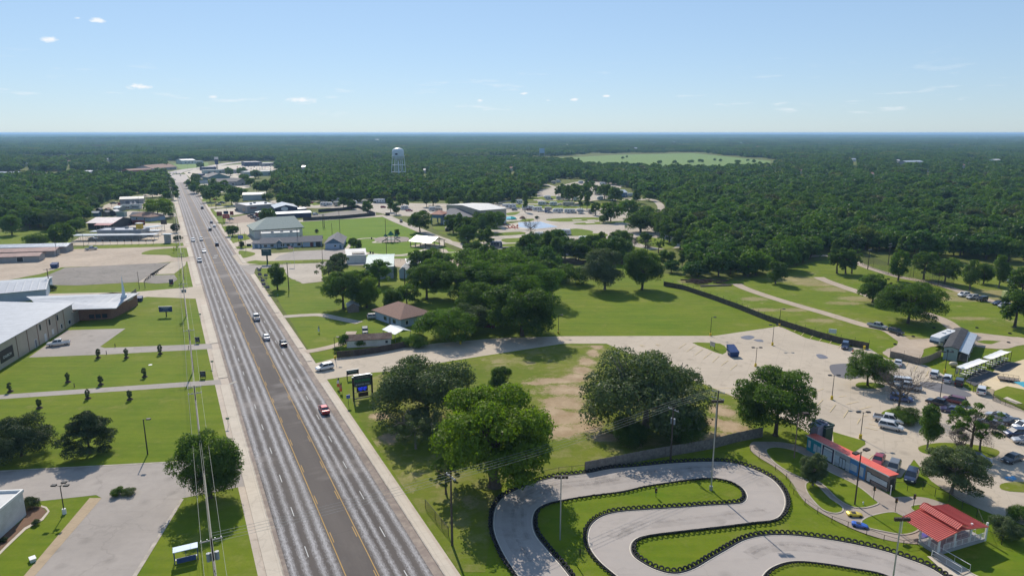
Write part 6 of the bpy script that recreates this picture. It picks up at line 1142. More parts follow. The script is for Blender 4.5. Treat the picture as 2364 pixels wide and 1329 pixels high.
# ================================================================ VEHICLES
def paint(name, col):
    k = 'paint_' + name
    if k in MATS: return MATS[k]
    m, t, b = nodes(k); b.inputs['Base Color'].default_value = (*col, 1); b.inputs['Roughness'].default_value = .28; b.inputs['Metallic'].default_value = .25; b.inputs['Coat Weight'].default_value = .6; b.inputs['Coat Roughness'].default_value = .08
    c = mixc(t, mrange(t, noise(t, 2.5, 4, .6, 'obj'), .35, .75, 0, .18), tuple(col), (.3, .27, .23)); t.links.new(c, b.inputs['Base Color']); MATS[k] = m; return m
PC = dict(white=(.72, .72, .72), silver=(.42, .43, .45), grey=(.16, .165, .175), black=(.014, .014, .017), red=(.34, .015, .025), maroon=(.15, .012, .03), navy=(.015, .03, .085), blue=(.03, .09, .28), purple=(.05, .045, .12), tan=(.33, .27, .2), dark=(.03, .032, .04))
TYRE = mat('tyre_rubber', (.018, .018, .019), .85, .2, 4); RIM = mat('wheel_rim', (.38, .38, .4), .35, .1, 3, metal=.7); HEADL = mat('headlight_glass', (.7, .72, .75), .1, .05, 2); TAILL = mat('taillight_red', (.35, .02, .02), .25, .1, 2)
VM = {}
def loft(st, b, mi=0):
    """st: list of (x, zbot, ztop, halfwidth)"""
    ring = []
    for x, zb, zt, w2 in st:
        m = (zb + zt) / 2; ring.append([(x, -w2 * .88, zb), (x, -w2, zb + (zt - zb) * .3), (x, -w2, zb + (zt - zb) * .72), (x, -w2 * .86, zt), (x, w2 * .86, zt), (x, w2, zb + (zt - zb) * .72), (x, w2, zb + (zt - zb) * .3), (x, w2 * .88, zb)])
    n = 8; vs = [v for r_ in ring for v in r_]; fs = []
    for k in range(len(ring) - 1):
        for i in range(n): fs.append((k * n + i, k * n + (i + 1) % n, (k + 1) * n + (i + 1) % n, (k + 1) * n + i))
    fs += [tuple(range(n)), tuple(range((len(ring) - 1) * n + n - 1, (len(ring) - 1) * n - 1, -1))]; b.add(vs, fs, mi)
SPEC = { # body stations, glass (a0,a1,b0,b1,zb,zt,wb,wt), wheel x, wheel radius
 'sedan': ([(-2.42, .38, .82, .76), (-2.3, .24, 1.0, .88), (-1.5, .2, 1.04, .92), (0, .2, 1.0, .93), (1.1, .2, .98, .92), (2.1, .24, .8, .87), (2.4, .34, .62, .74)], (-1.95, 1.15, -1.15, .35, .98, 1.42, .86, .66), 1.4, .33),
 'suv': ([(-2.3, .42, 1.05, .82), (-2.22, .28, 1.12, .92), (-1.5, .26, 1.14, .95), (0, .26, 1.12, .96), (1.1, .26, 1.1, .95), (2.05, .3, .95, .9), (2.35, .4, .75, .78)], (-2.2, 1.3, -1.95, .5, 1.1, 1.68, .89, .74), 1.4, .37),
 'jeep': ([(-2.1, .5, 1.15, .86), (-2.0, .4, 1.2, .9), (0, .4, 1.2, .92), (.9, .4, 1.2, .9), (2.0, .45, 1.12, .78), (2.1, .5, .8, .76)], (-2.05, .95, -2.0, .55, 1.18, 1.82, .86, .8), 1.3, .42),
 'van': ([(-2.7, .42, 1.25, .9), (-2.6, .3, 1.3, .98), (0, .3, 1.3, 1.0), (1.6, .3, 1.2, .98), (2.4, .35, .95, .9), (2.6, .45, .8, .8)], (-2.6, 2.1, -2.5, 1.1, 1.27, 2.0, .95, .84), 1.7, .36),
 'pickup': ([(-2.9, .5, 1.1, .92), (-2.85, .4, 1.16, .97), (-.6, .38, 1.18, .98), (1.2, .38, 1.2, .98), (2.6, .42, 1.08, .94), (2.9, .5, .85, .85)], (-.9, 1.55, -.72, .85, 1.17, 1.85, .9, .74), 1.85, .41)}
def vmesh(kind, colour):
    key = (kind, colour)
    if key in VM: return VM[key]
    st, gl, wx, wr = SPEC[kind]; pm = paint(colour, PC[colour]); parts = []
    b = MB(); loft(st, b); body = b.mesh('body', pm, False); parts.append(('body', body, []))
    a0, a1, b0, b1, zb, zt, wb, wt = gl
    g = MB(); g.add([(a0, -wb, zb), (a1, -wb * .95, zb), (a1, wb * .95, zb), (a0, wb, zb), (b0, -wt, zt), (b1, -wt, zt), (b1, wt, zt), (b0, wt, zt)], [(3, 2, 1, 0), (4, 5, 6, 7), (0, 1, 5, 4), (1, 2, 6, 5), (2, 3, 7, 6), (3, 0, 4, 7)]); parts.append(('window_glass', g.mesh('window_glass', GLS), []))
    r_ = MB(); r_.add([(b0 - .05, -wt - .02, zt), (b1 + .05, -wt - .02, zt), (b1 + .05, wt + .02, zt), (b0 - .05, wt + .02, zt), (b0 + .1, -wt + .08, zt + .06), (b1 - .1, -wt + .08, zt + .06), (b1 - .1, wt - .08, zt + .06), (b0 + .1, wt - .08, zt + .06)], [(4, 5, 6, 7), (0, 1, 5, 4), (1, 2, 6, 5), (2, 3, 7, 6), (3, 0, 4, 7)])
    for s in (-1, 1):     # pillars
        for xb, xt in ((a0, b0), (a1, b1), ((a0 + a1) / 2 - .1, (b0 + b1) / 2 - .1)):
            r_.tube((xb, s * (wb * (.955 if xb == a1 else 1) + .004), zb), (xt, s * (wt + .01), zt), .05, n=4)
    parts.append(('roof', r_.mesh('roof', pm), []))
    wh = MB().lathe([(wr * .55, -.12), (wr, -.11), (wr, .11), (wr * .55, .12)], 14).mesh('wheel', TYRE); rm = MB().lathe([(wr * .56, -.135), (wr * .56, .135)], 10).mesh('rim', RIM)
    for x in (-wx, wx):
        for y in (-.8, .8): parts.append(('wheel', wh, [('rim', rm)], (x, y * (st[2][3] / .93), wr)))
    f = st[-1]; bk = st[0]; hl = MB().box(-.06, .05, -.17, .17, -.07, .07).mesh('headlight', HEADL); tl = MB().box(-.05, .05, -.15, .15, -.12, .12).mesh('taillight', TAILL)
    for y in (-.72, .72): parts.append(('headlight', hl, [], (f[0] - .03, y * f[3] / .95 * .85, (f[1] + f[2]) / 2 + .14))); parts.append(('taillight', tl, [], (bk[0] - .0, y * .92, bk[2] - .22)))
    if kind == 'pickup': parts.append(('truck_bed', MB().box(-2.75, -1.0, -.72, .72, 1.165, 1.2).mesh('truck_bed', BLKW), []))
    VM[key] = parts; return parts
NM = dict(sedan='sedan', suv='suv', jeep='off_road_car', van='van', pickup='pickup_truck')
def vehicle(kind, colour, x, y, dx, dy, label, group=None, world=None, sc=1.0, lite=False):
    p = P(x, y) if world is None else world[0]; q = P(x + dx, y + dy) if world is None else p + world[1]; h = math.atan2(q.y - p.y, q.x - p.x)
    e = empty(NM[kind], p + Vector((0, 0, .06)), h, label, 'car' if kind in ('sedan', 'suv', 'jeep') else 'van' if kind == 'van' else 'pickup', group, sc)
    for it in vmesh(kind, colour):
        if lite and it[0] in ('headlight', 'taillight', 'truck_bed'): continue
        o = obj(it[0], it[1], e)
        if len(it) > 3:
            o.location = it[3]
            if it[0] == 'wheel': o.rotation_euler = (R(90), 0, 0)
        for nm, me in it[2]:
            if not lite: obj(nm, me, o)
    return e
RA = 'cars driving on the main road'
def away(kind, col, x, y, label, s=1, lite=False): p = P(x, y); return vehicle(kind, col, 0, 0, 0, 0, label, RA, (p, RD * s), lite=lite)
away('sedan', 'red', 748, 950, 'bright red sedan driving up the main road below the white pickup')
away('pickup', 'white', 592, 737, 'white pickup driving away in the lane beside the turn lane')
away('sedan', 'white', 615, 782, 'white sedan driving away just behind the white pickup')
away('sedan', 'black', 654, 796, 'black sedan driving away in the right lane beside the white sedan')
away('pickup', 'white', 461, 604, 'white pickup coming towards the camera in the outer left lane', -1)
away('sedan', 'white', 471, 582, 'white sedan oncoming in the lane right of the white pickup', -1)
away('suv', 'white', 446, 557, 'white car oncoming in the outer lane beside the drive-in exit', -1)
away('suv', 'silver', 465, 555, 'silver car oncoming in the inner lane level with the drive-in exit', -1)
away('suv', 'black', 501, 567, 'black sport utility car driving away beside the oncoming pair')
away('suv', 'dark', 485, 532, 'dark sport utility car driving away left of a blue-white sedan')
away('sedan', 'white', 495, 524, 'white sedan driving away beside the dark sport utility car')
away('sedan', 'navy', 488, 515, 'navy sedan driving away in front of the white one')
away('van', 'dark', 467, 482, 'dark van driving away across from the warehouse verge')
away('sedan', 'silver', 414, 457, 'silver sedan oncoming alone in the far outer lane', -1)
for x, y, s, c, l in ((425, 424, 1, 'dark', 'dark far car at the dark end of the old asphalt'), (431, 420, 1, 'navy', 'navy far car leading a pair in the right lane'), (435, 426, 1, 'white', 'white far car behind the navy one'), (404, 416, -1, 'grey', 'grey far car oncoming near the crossing'), (417, 406, -1, 'black', 'black far car right of the waiting group'), (414, 402, -1, 'dark', 'dark far car at the crossing, behind the black one'), (408, 402, -1, 'dark', 'dark far car in the middle of the waiting group'), (403, 400, -1, 'white', 'white far car in the waiting group at the crossing'), (399, 404, -1, 'silver', 'silver far car left in the waiting group')):
    away('sedan', c, x, y, l, s, True)
V = vehicle
V('sedan', 'dark', 437, 400, 1, -.1, 'dark far car turning out of the side lot', lite=True)
V('suv', 'white', 750, 853, -1, .22, 'white sport utility car turning out of the fun park drive')
V('pickup', 'white', 136, 797, -1, .12, 'white crew-cab pickup parked in the church lot')
V('pickup', 'silver', 211, 577, 1, -.1, 'silver pickup with a flat bed parked on the dirt lot')
PL = 'cars parked in the fun park lot'
for k, c, x, y, dx, dy, l in (
    ('suv', 'navy', 1951, 803, -.25, 1, 'dark blue hatchback parked against the plank fence'), ('sedan', 'white', 2073, 842, .2, -1, 'white sedan parked below the short plank fence'), ('suv', 'white', 2157, 869, .45, -1, 'white hatchback in the row by the canopies, left one'),
    ('suv', 'white', 2187, 880, .45, -1, 'white crossover between the white hatchback and the dark off-roader'), ('jeep', 'black', 2214, 889, .45, -1, 'black boxy off-roader at the canopy corner'), ('suv', 'white', 2265, 907, .12, -1, 'white sport utility car alone in front of the gate'),
    ('suv', 'maroon', 2202, 930, -1, -.22, 'dark red hatchback top of the double row'), ('pickup', 'black', 2170, 938, -1, -.28, 'black pickup beside the dark red hatchback'), ('sedan', 'purple', 2198, 952, -1, -.18, 'violet-blue sedan under the island trees'),
    ('sedan', 'silver', 2304, 966, -1, -.25, 'silver sedan uppermost at the right of the double row'), ('sedan', 'grey', 2285, 982, -1, -.25, 'grey sedan half hidden behind the thin-leaved tree'), ('sedan', 'dark', 2337, 980, -1, -.1, 'long dark sedan between the silver sedan and a small white car'), ('suv', 'white', 2362, 990, -1, .1, 'small white car cut by the right edge'),
    ('suv', 'navy', 2345, 1006, -1, .0, 'navy crossover right of the long parking island'), ('sedan', 'silver', 2368, 1023, -1, -.1, 'silver car cut by the right edge below the navy crossover'),
    ('sedan', 'red', 2027, 1068, -.55, 1, 'bright red hatchback behind the painted shopfronts'), ('suv', 'grey', 2062, 1086, -.5, 1, 'grey sport utility car next to the bright red hatchback'), ('suv', 'navy', 2103, 1106, -.45, 1, 'black-blue crossover third in the row behind the shopfronts'),
    ('suv', 'white', 2056, 990, 1, .22, 'white long sport utility car with roof window by the island'), ('pickup', 'white', 2050, 974, 1, .2, 'white crew-cab truck behind the long white sport utility car'), ('van', 'white', 2075, 888, -1, -.1, 'white van behind the bare tree'), ('pickup', 'silver', 2095, 898, -1, -.15, 'silver pickup behind the bare tree'),
    ('suv', 'blue', 2080, 925, 1, .15, 'blue car hidden behind the bare tree branches'), ('suv', 'navy', 2254, 1066, 1, .22, 'navy estate car beside the long parking island'), ('sedan', 'dark', 2336, 1064, -1, .35, 'dark sedan parked near the blue disabled bay')):
    V(k, c, x, y, dx, dy, l, PL)
V('pickup', 'silver', 2025, 757, 1, .22, 'silver pickup parked on the grass track'); V('suv', 'dark', 2068, 770, 1, .3, 'dark hatchback parked behind the silver pickup on the grass track')
for k, c, x, y, l in (('suv', 'white', 2224, 684, 'white estate car leftmost in the row at the wood'), ('suv', 'silver', 2244, 690, 'silver estate car second in the row at the wood'), ('jeep', 'black', 2266, 695, 'black off-roader third in the row at the wood'), ('sedan', 'navy', 2304, 703, 'navy car behind a silver one near the right edge'), ('suv', 'silver', 2318, 710, 'silver car beside the last tall oak')):
    V(k, c, x, y, -1, .1, l, 'cars parked at the wood edge')
V('suv', 'silver', 864, 735, 1, -.08, 'silver car parked in the shade beside the brown-roofed house'); V('jeep', 'grey', 843, 770, .1, 1, 'old grey off-roader parked above the long shed'); V('sedan', 'maroon', 1128, 756, 1, .1, 'dark red car under the big oaks'); V('suv', 'silver', 1118, 735, 1, 0, 'silver car under the big oaks')
OL = 'cars parked in town'
for k, c, x, y, dx, dy, l in (('pickup', 'black', 549, 487, 1, .1, 'black pickup in front of the tan restaurant'), ('pickup', 'black', 581, 500, 1, 0, 'upper dark pickup by the black bar'), ('pickup', 'dark', 587, 505, 1, .05, 'middle dark pickup by the black bar'), ('pickup', 'grey', 597, 510, 1, .05, 'lower grey pickup by the black bar'), ('sedan', 'silver', 533, 507, 1, 0, 'silver car behind the red roadside sign'),
    ('suv', 'white', 728, 496, 1, -.1, 'white car alone in the fenced gravel yard'), ('pickup', 'dark', 275, 520, -.3, 1, 'dark pickup beside the maroon fence'), ('sedan', 'silver', 286, 521, -.2, 1, 'silver car middle of three by the maroon fence'), ('suv', 'maroon', 296, 520, -.2, 1, 'maroon car right of three by the maroon fence'), ('suv', 'white', 303, 471.5, -.2, 1, 'left white car before the workshop'), ('suv', 'white', 312, 471.5, -.2, 1, 'right white car before the workshop'),
    ('pickup', 'dark', 262, 471, 1, 0, 'dark pickup left of the workshop'), ('suv', 'red', 275, 473, .3, -1, 'red car at the workshop corner'), ('sedan', 'white', 215, 553.5, 1, 0, 'white car under the far left of the drive-in canopy'), ('sedan', 'grey', 340, 545, .2, 1, 'grey car under the road end of the drive-in canopy'), ('sedan', 'dark', 350, 545, .2, 1, 'dark car under the road end of the drive-in canopy'), ('pickup', 'dark', 926, 513, .4, 1, 'dark work truck on the lane above the park'),
    ('sedan', 'grey', 505, 474, 1, 0, 'grey car under the verge trees'), ('pickup', 'dark', 512, 470, 1, 0, 'dark pickup under the verge trees'), ('van', 'white', 1215, 588, .6, 1, 'white van on the camp lane'), ('pickup', 'grey', 1232, 583, 1, .1, 'grey pickup beside a black trailer on the camp lane')):
    V(k, c, x, y, dx, dy, l, OL, lite=True)
rr = random.Random(5)
for i in range(26):
    x = 548 + (i % 13) * 6.4 + rr.uniform(-1, 1); y = 387 + (i // 13) * 4.5 + rr.uniform(-.5, .5); c = rr.choice(['white', 'dark', 'silver', 'grey', 'navy', 'red'])
    V(rr.choice(['sedan', 'suv', 'pickup']), c, x, y, .3, 1, f"{c} car in the {'back' if i < 13 else 'front'} row of the far dealership lot, {['left third', 'middle', 'right third'][min(2, (i % 13) // 4)]}", 'cars in the far dealership lot', lite=True)
for i in range(12):
    x = 352 + i * 5; V(rr.choice(['sedan', 'suv']), rr.choice(['white', 'silver', 'dark']), x, 399.5 + rr.uniform(-.5, .5), .3, 1, 'small parked car in front of the brown-roofed shops at the road end', 'cars at the shops by the crossing', lite=True)
# ---- campers
RVP = {}
CW = mat('camper_white', (.66, .66, .66), .35, .06, .5); CT = mat('camper_tan', (.45, .40, .34), .4, .08, .5); ST = mat('camper_stripe', (.10, .11, .14), .4, .2, 1)
def camper(x0, x1, y, label, kind='trailer', body=None, group='campers parked at the resort', flip=1, world=None):
    a = P(x0, y); c = P(x1, y); Lr = (c - a).length; Lr = max(5.5, min(12.5, Lr)); Lk_ = round(Lr * 2) / 2; key = (kind, Lk_, body.name if body else '')
    if key not in RVP:
        L = Lk_; h = 3.3 if kind != 'fifth' else 3.7; W = 1.25; bm_ = body or CW; z0 = .55; ps = []
        if kind == 'fifth':      # raised nose over the hitch
            side = [(-L / 2, z0), (L * .22, z0), (L * .27, 1.75), (L / 2 - .2, 1.8), (L / 2, 2.3), (L / 2 - .45, h - .2), (L / 2 - 1.2, h), (-L / 2, h)]
        elif kind == 'motorhome': side = [(-L / 2, .45), (L / 2 - .1, .45), (L / 2, 1.3), (L / 2 - .35, h - .3), (L / 2 - .7, h), (-L / 2, h)]
        elif kind == 'toy': side = [(-L / 2, .5), (L / 2, .5), (L / 2, 2.9), (-L / 2, 2.9)]
        else: side = [(-L / 2, z0), (L / 2 - .5, z0), (L / 2, 1.1), (L / 2, 2.2), (L / 2 - .7, h - .1), (L / 2 - 1.2, h), (-L / 2 + .2, h), (-L / 2, h - .3)]
        b = MB(); n = len(side); b.add([(x, -W, z) for x, z in side] + [(x, W, z) for x, z in side], [tuple(range(n)), tuple(range(2 * n - 1, n - 1, -1))] + [(i, n + i, n + (i + 1) % n, (i + 1) % n) for i in range(n)]); ps.append(('body', b.mesh('body', bm_), []))
        if kind != 'toy':
            s = MB()
            for y_ in (-W - .015, W + .005): s.box(-L / 2 + .2, L / 2 - .9 if kind != 'fifth' else L * .2, y_, y_ + .01, 1.0, 1.25)
            for q_ in (-W - .015, W + .005): s.add([(L * .1, q_, 1.25), (L * .42, q_, 2.2), (L * .42, q_, 2.5), (L * .02, q_, 1.25)], [(0, 1, 2, 3)]).add([(L * .1, q_ + .01, 1.25), (L * .42, q_ + .01, 2.2), (L * .42, q_ + .01, 2.5), (L * .02, q_ + .01, 1.25)], [(3, 2, 1, 0)])
            ps.append(('stripe', s.mesh('stripe', ST), [])); wn = MB().box(-.55, .55, -.03, .03, -.35, .35).mesh('window', GLS)
            for fx in (-.36, -.14, .12): ps.append(('window', wn, [], (L * fx, -W - .005, 2.15)));  ps.append(('window', wn, [], (L * fx, W + .005, 2.15)))
            ps.append(('door', MB().box(-.35, .35, -.03, .03, 0, 1.9).mesh('door', CT), [], (L * .27 if kind != 'fifth' else L * .1, -W - .01, .8)))
            ac = MB().box(-.45, .45, -.4, .4, 0, .32).mesh('air_conditioner', WHITE); ps.append(('air_conditioner', ac, [], (0, 0, h))); ps.append(('air_conditioner', ac, [], (-L * .28, 0, h)))
            if kind == 'motorhome': ps.append(('windscreen', MB().add([(L / 2 - .03, -1.1, 1.4), (L / 2 - .03, 1.1, 1.4), (L / 2 - .33, 1.1, 2.6), (L / 2 - .33, -1.1, 2.6), (L / 2 + .02, -1.1, 1.4), (L / 2 + .02, 1.1, 1.4), (L / 2 - .28, 1.1, 2.6), (L / 2 - .28, -1.1, 2.6)], [(3, 2, 1, 0), (4, 5, 6, 7), (0, 1, 5, 4), (2, 3, 7, 6)]).mesh('windscreen', GLS), []))
            if kind == 'fifth':
                ps.append(('slide_out', MB().box(-L * .3, -L * .02, -W - .75, -W, .9, 2.9).mesh('slide_out', bm_), [])); ps.append(('nose_panel', MB().add([(L / 2 + .01, -1.2, 2.28), (L / 2 + .01, 1.2, 2.28), (L / 2 - .44, 1.2, h - .25), (L / 2 - .44, -1.2, h - .25), (L / 2 - .2, -1.2, 1.76), (L / 2 - .2, 1.2, 1.76)], [(0, 1, 2, 3), (4, 5, 1, 0)]).mesh('nose_panel', mat('nose_blue_black', (.06, .08, .12), .25, .2, .5)), []))
        else: ps.append(('door', MB().box(-.5, .5, -.03, .03, 0, 1.9).mesh('door', GRYW), [], (L * .2, -W - .01, .8)))
        wh = MB().lathe([(.2, -.12), (.36, -.11), (.36, .11), (.2, .12)], 12).mesh('wheel', TYRE)
        for x in ((-L * .08, -L * .08 - .85) if kind != 'motorhome' else (L * .32, -L * .22)):
            for y_ in (-1.12, 1.12): ps.append(('wheel', wh, [], (x, y_, .36)))
        if kind in ('trailer', 'toy'): ps.append(('hitch', MB().add([(L / 2 - .2, -.5, .5), (L / 2 - .2, .5, .5), (L / 2 + 1, 0, .5), (L / 2 - .2, -.5, .6), (L / 2 - .2, .5, .6), (L / 2 + 1, 0, .6)], [(0, 2, 1), (3, 4, 5), (0, 1, 4, 3), (1, 2, 5, 4), (2, 0, 3, 5)]).mesh('hitch', BLK), []))
        RVP[key] = ps
    e = empty('camper_trailer' if kind != 'motorhome' else 'motorhome', (a + c) / 2 if world is None else world[0], (math.atan2((c - a).y, (c - a).x) + (0 if flip > 0 else PI) + rr.uniform(-.06, .06)) if world is None else world[1], label, 'camper', group)
    for it in RVP[key]:
        o = obj(it[0], it[1], e)
        if len(it) > 3: o.location = it[3]; o.rotation_euler = (R(90), 0, 0) if it[0] == 'wheel' else (0, 0, 0)
    return e
ROWS = [('front row behind the sports hall', [(1159, 1191, 481), (1205, 1234, 484), (1229, 1251, 487), (1257, 1275, 489), (1276, 1300, 491), (1303, 1328, 492), (1330, 1347, 493), (1360, 1372, 493)]),
        ('second row of the resort', [(1187, 1206, 471), (1242, 1261, 474), (1268, 1286, 475), (1299, 1327, 476)]), ('third row of the resort', [(1255, 1271, 461), (1284, 1301, 461), (1304, 1317, 462), (1324, 1336, 464), (1378, 1392, 462)]),
        ('group behind the resort trees', [(1272, 1283, 425), (1284, 1294, 422), (1335, 1346, 424), (1384, 1398, 428), (1372, 1390, 450), (1448, 1470, 454)]), ('motel side of the resort', [(735, 756, 466), (740, 768, 476), (765, 785, 466), (771, 787, 476), (812, 830, 463), (812, 822, 472), (862, 889, 469), (836, 850, 471), (925, 943, 484), (905, 918, 480), (990, 1005, 487), (1005, 1022, 489), (1069, 1087, 478)])]
ORD = ['first', 'second', 'third', 'fourth', 'fifth', 'sixth', 'seventh', 'eighth', 'ninth', 'tenth', 'eleventh', 'twelfth', 'thirteenth']
for nm, L_ in ROWS:
    for i, (x0, x1, y) in enumerate(L_):
        bd = CT if (i * 7 + len(nm)) % 4 == 1 else None; camper(x0, x1, y, f"{'tan' if bd else 'white'} camper trailer, {ORD[i]} from the left in the {nm}", 'fifth' if i % 3 == 0 else 'trailer', bd, flip=1 if i % 2 else -1)
camper(1284, 1318, 542, 'big motorhome with dark swoosh and open ramp in mid resort', 'motorhome'); camper(1235, 1253, 549, 'white motorhome behind the tall thin trees in mid resort', 'motorhome', flip=-1); camper(1338, 1354, 559, 'white motorhome beside the bush clump in mid resort', 'motorhome', flip=-1)
camper(1345, 1366, 580, 'plain white box trailer at the lower edge of the resort', 'toy'); camper(1132, 1160, 571, 'dark-striped motorhome beside the lane', 'motorhome', mat('camper_navy', (.10, .12, .17), .35, .15, .5)); camper(1160, 1185, 583, 'open black hauler trailer by the lane end', 'toy', BLKW)
camper(2318, 2352, 652, 'white camper trailer with many windows among the trees at right', 'trailer', flip=-1); camper(2322, 2345, 690, 'pale yellow-green camper half hidden at the right edge', 'toy', mat('lime_metal', (.45, .50, .22), .5, .1, 1), flip=-1)
camper(1435, 1448, 456, 'dark camper beside the blue metal house', 'toy', BLUD)
cars = [('suv', 'grey', 1188, 486), ('suv', 'maroon', 1222, 486), ('pickup', 'white', 1249, 489), ('suv', 'blue', 1264, 491), ('sedan', 'silver', 1270, 492), ('suv', 'silver', 1325, 492), ('suv', 'dark', 1262, 472), ('sedan', 'white', 1293, 474), ('suv', 'dark', 1272, 461), ('sedan', 'white', 1388, 456), ('pickup', 'dark', 1287, 549), ('pickup', 'red', 716, 470), ('sedan', 'white', 664, 474), ('pickup', 'dark', 660, 472), ('suv', 'silver', 800, 468), ('pickup', 'red', 945, 488), ('suv', 'dark', 980, 490), ('pickup', 'dark', 845, 478), ('suv', 'red', 885, 480), ('sedan', 'white', 1075, 482)]
for i, (k, c, x, y) in enumerate(cars): V(k, c, x, y, 1, 0, f"{c} {'pickup' if k == 'pickup' else 'car'} among the campers, {side(x, y)}", 'cars among the campers', lite=True)
# the big fifth-wheel beside the mobile office
a = P(2140, 812); c = P(2207, 783); e = camper(0, 98, 800, 'big white fifth-wheel camper with a dark nose beside the black-roofed mobile office', 'fifth', None, None, 1, ((a + c) / 2, math.atan2((a - c).y, (a - c).x)))
# little ride cars on the junior track
for c, x, y, dx, dy, l in (('yellow', 1972, 1191, 1, .05, 'small yellow ride car on the junior track'), ('bright_blue', 1984, 1216, 1, .2, 'small bright blue ride car on the junior track'), ('violet', 2138, 1240, -1, .3, 'small violet ride car parked under the pavilion roof')):
    pm = paint(c, dict(yellow=(.75, .55, .02), bright_blue=(.02, .12, .55), violet=(.12, .10, .42))[c]); p = P(x, y); q = P(x + dx, y + dy)
    e = empty('ride_car', p + Vector((0, 0, .08)), math.atan2((q - p).y, (q - p).x), l, 'ride car', 'ride cars of the junior track'); b = MB(); loft([(-1.15, .2, .5, .42), (-.9, .12, .62, .52), (-.2, .12, .55, .55), (.5, .12, .55, .52), (1.0, .15, .42, .45), (1.2, .2, .32, .3)], b); b.build('body', pm, e)
    MB().box(-.5, .15, -.33, .33, .56, .6).build('seat', BLKW, e); MB().add([(.2, -.4, .5), (.2, .4, .5), (.05, .36, .82), (.05, -.36, .82)], [(0, 1, 2, 3)]).build('windscreen', HEADL, e)
    for wx in (-.75, .75):
        for wy in (-.52, .52): o = MB().lathe([(.1, -.08), (.2, -.07), (.2, .07), (.1, .08)], 10).build('wheel', TYRE, e); o.location = (wx, wy, .2); o.rotation_euler = (R(90), 0, 0)
# flat trailer on the sand
e = empty('utility_trailer', P(2327, 880), -.5, 'brown railed flat trailer standing on the sand', 'trailer'); MB().box(-2.2, 2.2, -1, 1, .6, .75).build('deck', WOODW, e); k = MB()
for x in (-2.2, -1, 0, 1, 2.15): k.box(x, x + .06, -1, -.94, .75, 1.5).box(x, x + .06, .94, 1, .75, 1.5)
k.box(-2.2, 2.2, -1, -.94, 1.44, 1.5).box(-2.2, 2.2, .94, 1, 1.44, 1.5); k.build('rail', BRZ, e)
for x in (-.4, .5):
    for y in (-1.05, 1.05): o = MB().lathe([(.2, -.1), (.36, -.1), (.36, .1), (.2, .1)], 12).build('wheel', TYRE, e); o.location = (x, y, .36); o.rotation_euler = (R(90), 0, 0)
# ================================================================ POLES, SIGNS, FENCES, TYRES AND SMALL THINGS
WOODP = mat('pole_wood', (.085, .065, .05), .9, .25, 2); YB = mat('yellow_base', (.62, .45, .03), .6, .15, 2)
def pole(x, yb, ytop, label, kind='single', base=None, m=None, r=.09, group='parking lot lamp posts', heads=1, name='lamp_post', ang=0, cat='lamp post'):
    h = HT(x, yb, ytop); e = empty(name, P(x, yb), ang, label, cat, group); m = m or BLK
    MB().tube((0, 0, 0), (0, 0, h), r, r * .7, 8).build('pole', m, e)
    if base: MB().tube((0, 0, 0), (0, 0, .9), .32, .28, 12).build('base', base, e)
    hm = BRZ if kind == 'brown' else m
    if kind in ('single', 'double', 'brown', 'triple'):
        ds = {1: [(1, 0)], 2: [(1, 0), (-1, 0)], 3: [(1, 0), (-1, 0), (0, 1)]}[heads]
        for dx, dy in ds:
            f = MB(); s = 1.35 if kind == 'brown' else 1.0; f.tube((0, 0, h - .15), (dx * .6 * s, dy * .6 * s, h), .04, n=5); x0, y0 = dx * 1.0 * s, dy * 1.0 * s; f.box(x0 - .38 * s, x0 + .38 * s, y0 - .26 * s, y0 + .26 * s, h - .08, h + .14 * s); f.build('lamp_head', hm, e)
    if kind == 'flood':
        f = MB().box(-.9, .9, -.05, .05, h - .3, h - .2); f.build('crossbar', STEEL, e)
        for q_ in (-.8, -.3, .3, .8): MB().box(q_ - .22, q_ + .22, -.35, -.05, h - .15, h + .3).build('floodlight', BRZ, e)
    return e
for a in ((1640, 775, 732, 'lamp post with yellow base where the drive meets the big lawn', 1), (1783, 797, 750, 'double lamp post with yellow base nearest the plank fence end', 2), (1744, 846, 802, 'double lamp post behind the dense dark tree', 2), (1920, 922, 866, 'double lamp post with yellow base in the open middle of the lot', 2), (1986, 1012, 951, 'lamp post with yellow base at the tip of the grass triangle', 2),
          (1799, 753, 713, 'lamp post with yellow base against the plank fence', 1), (1972, 864, 815, 'lamp post with yellow base beside the leafy island tree', 2), (2181, 860, 812, 'lamp post with yellow base beside the mobile office', 2), (2168, 932, 870, 'lamp post standing above the black pickup', 2), (1289, 770, 727, 'lamp post at the dark oak end of the drive', 1), (774, 828, 778, 'lamp post with yellow base at the road end of the banner fence', 1), (1063, 794, 745, 'lamp post with yellow base in the shade of the drive trees', 1)):
    pole(*a[:4], 'single' if a[4] == 1 else 'double', YB, heads=a[4])
pole(1973, 1166, 1042, 'brown double-headed lamp pole on the junior track infield', 'brown', m=BRZ, r=.13, heads=2, group='brown pole lamps of the fun park', ang=.5)
pole(1833, 1058, 954, 'brown lamp pole at the left end of the junior track', 'brown', m=mat('brown_pole', (.23, .15, .11), .7, .15, 2), r=.12, heads=1, group='brown pole lamps of the fun park')
pole(1293, 1247, 1100, 'galvanised floodlight pole on the left infield of the kart track', 'flood', m=STEEL, r=.11, group='kart track floodlight poles', name='floodlight_pole')
pole(1641, 1132, 926, 'very tall galvanised floodlight pole inside the hairpin', 'flood', STEEL, m=STEEL, r=.14, group='kart track floodlight poles', name='floodlight_pole')
pole(2058, 1360, 1197, 'galvanised floodlight pole at the bottom edge near the tyres', 'flood', m=STEEL, r=.12, group='kart track floodlight poles', name='floodlight_pole')
pole(149, 1185, 1120, 'three-headed lamp post on the grass triangle by the tan walk', 'triple', WHITE, heads=3, group='left side lamp posts'); pole(341, 1048, 967, 'tall single lamp pole between the dark cedar and the road tree', 'single', r=.13, heads=1, group='left side lamp posts')
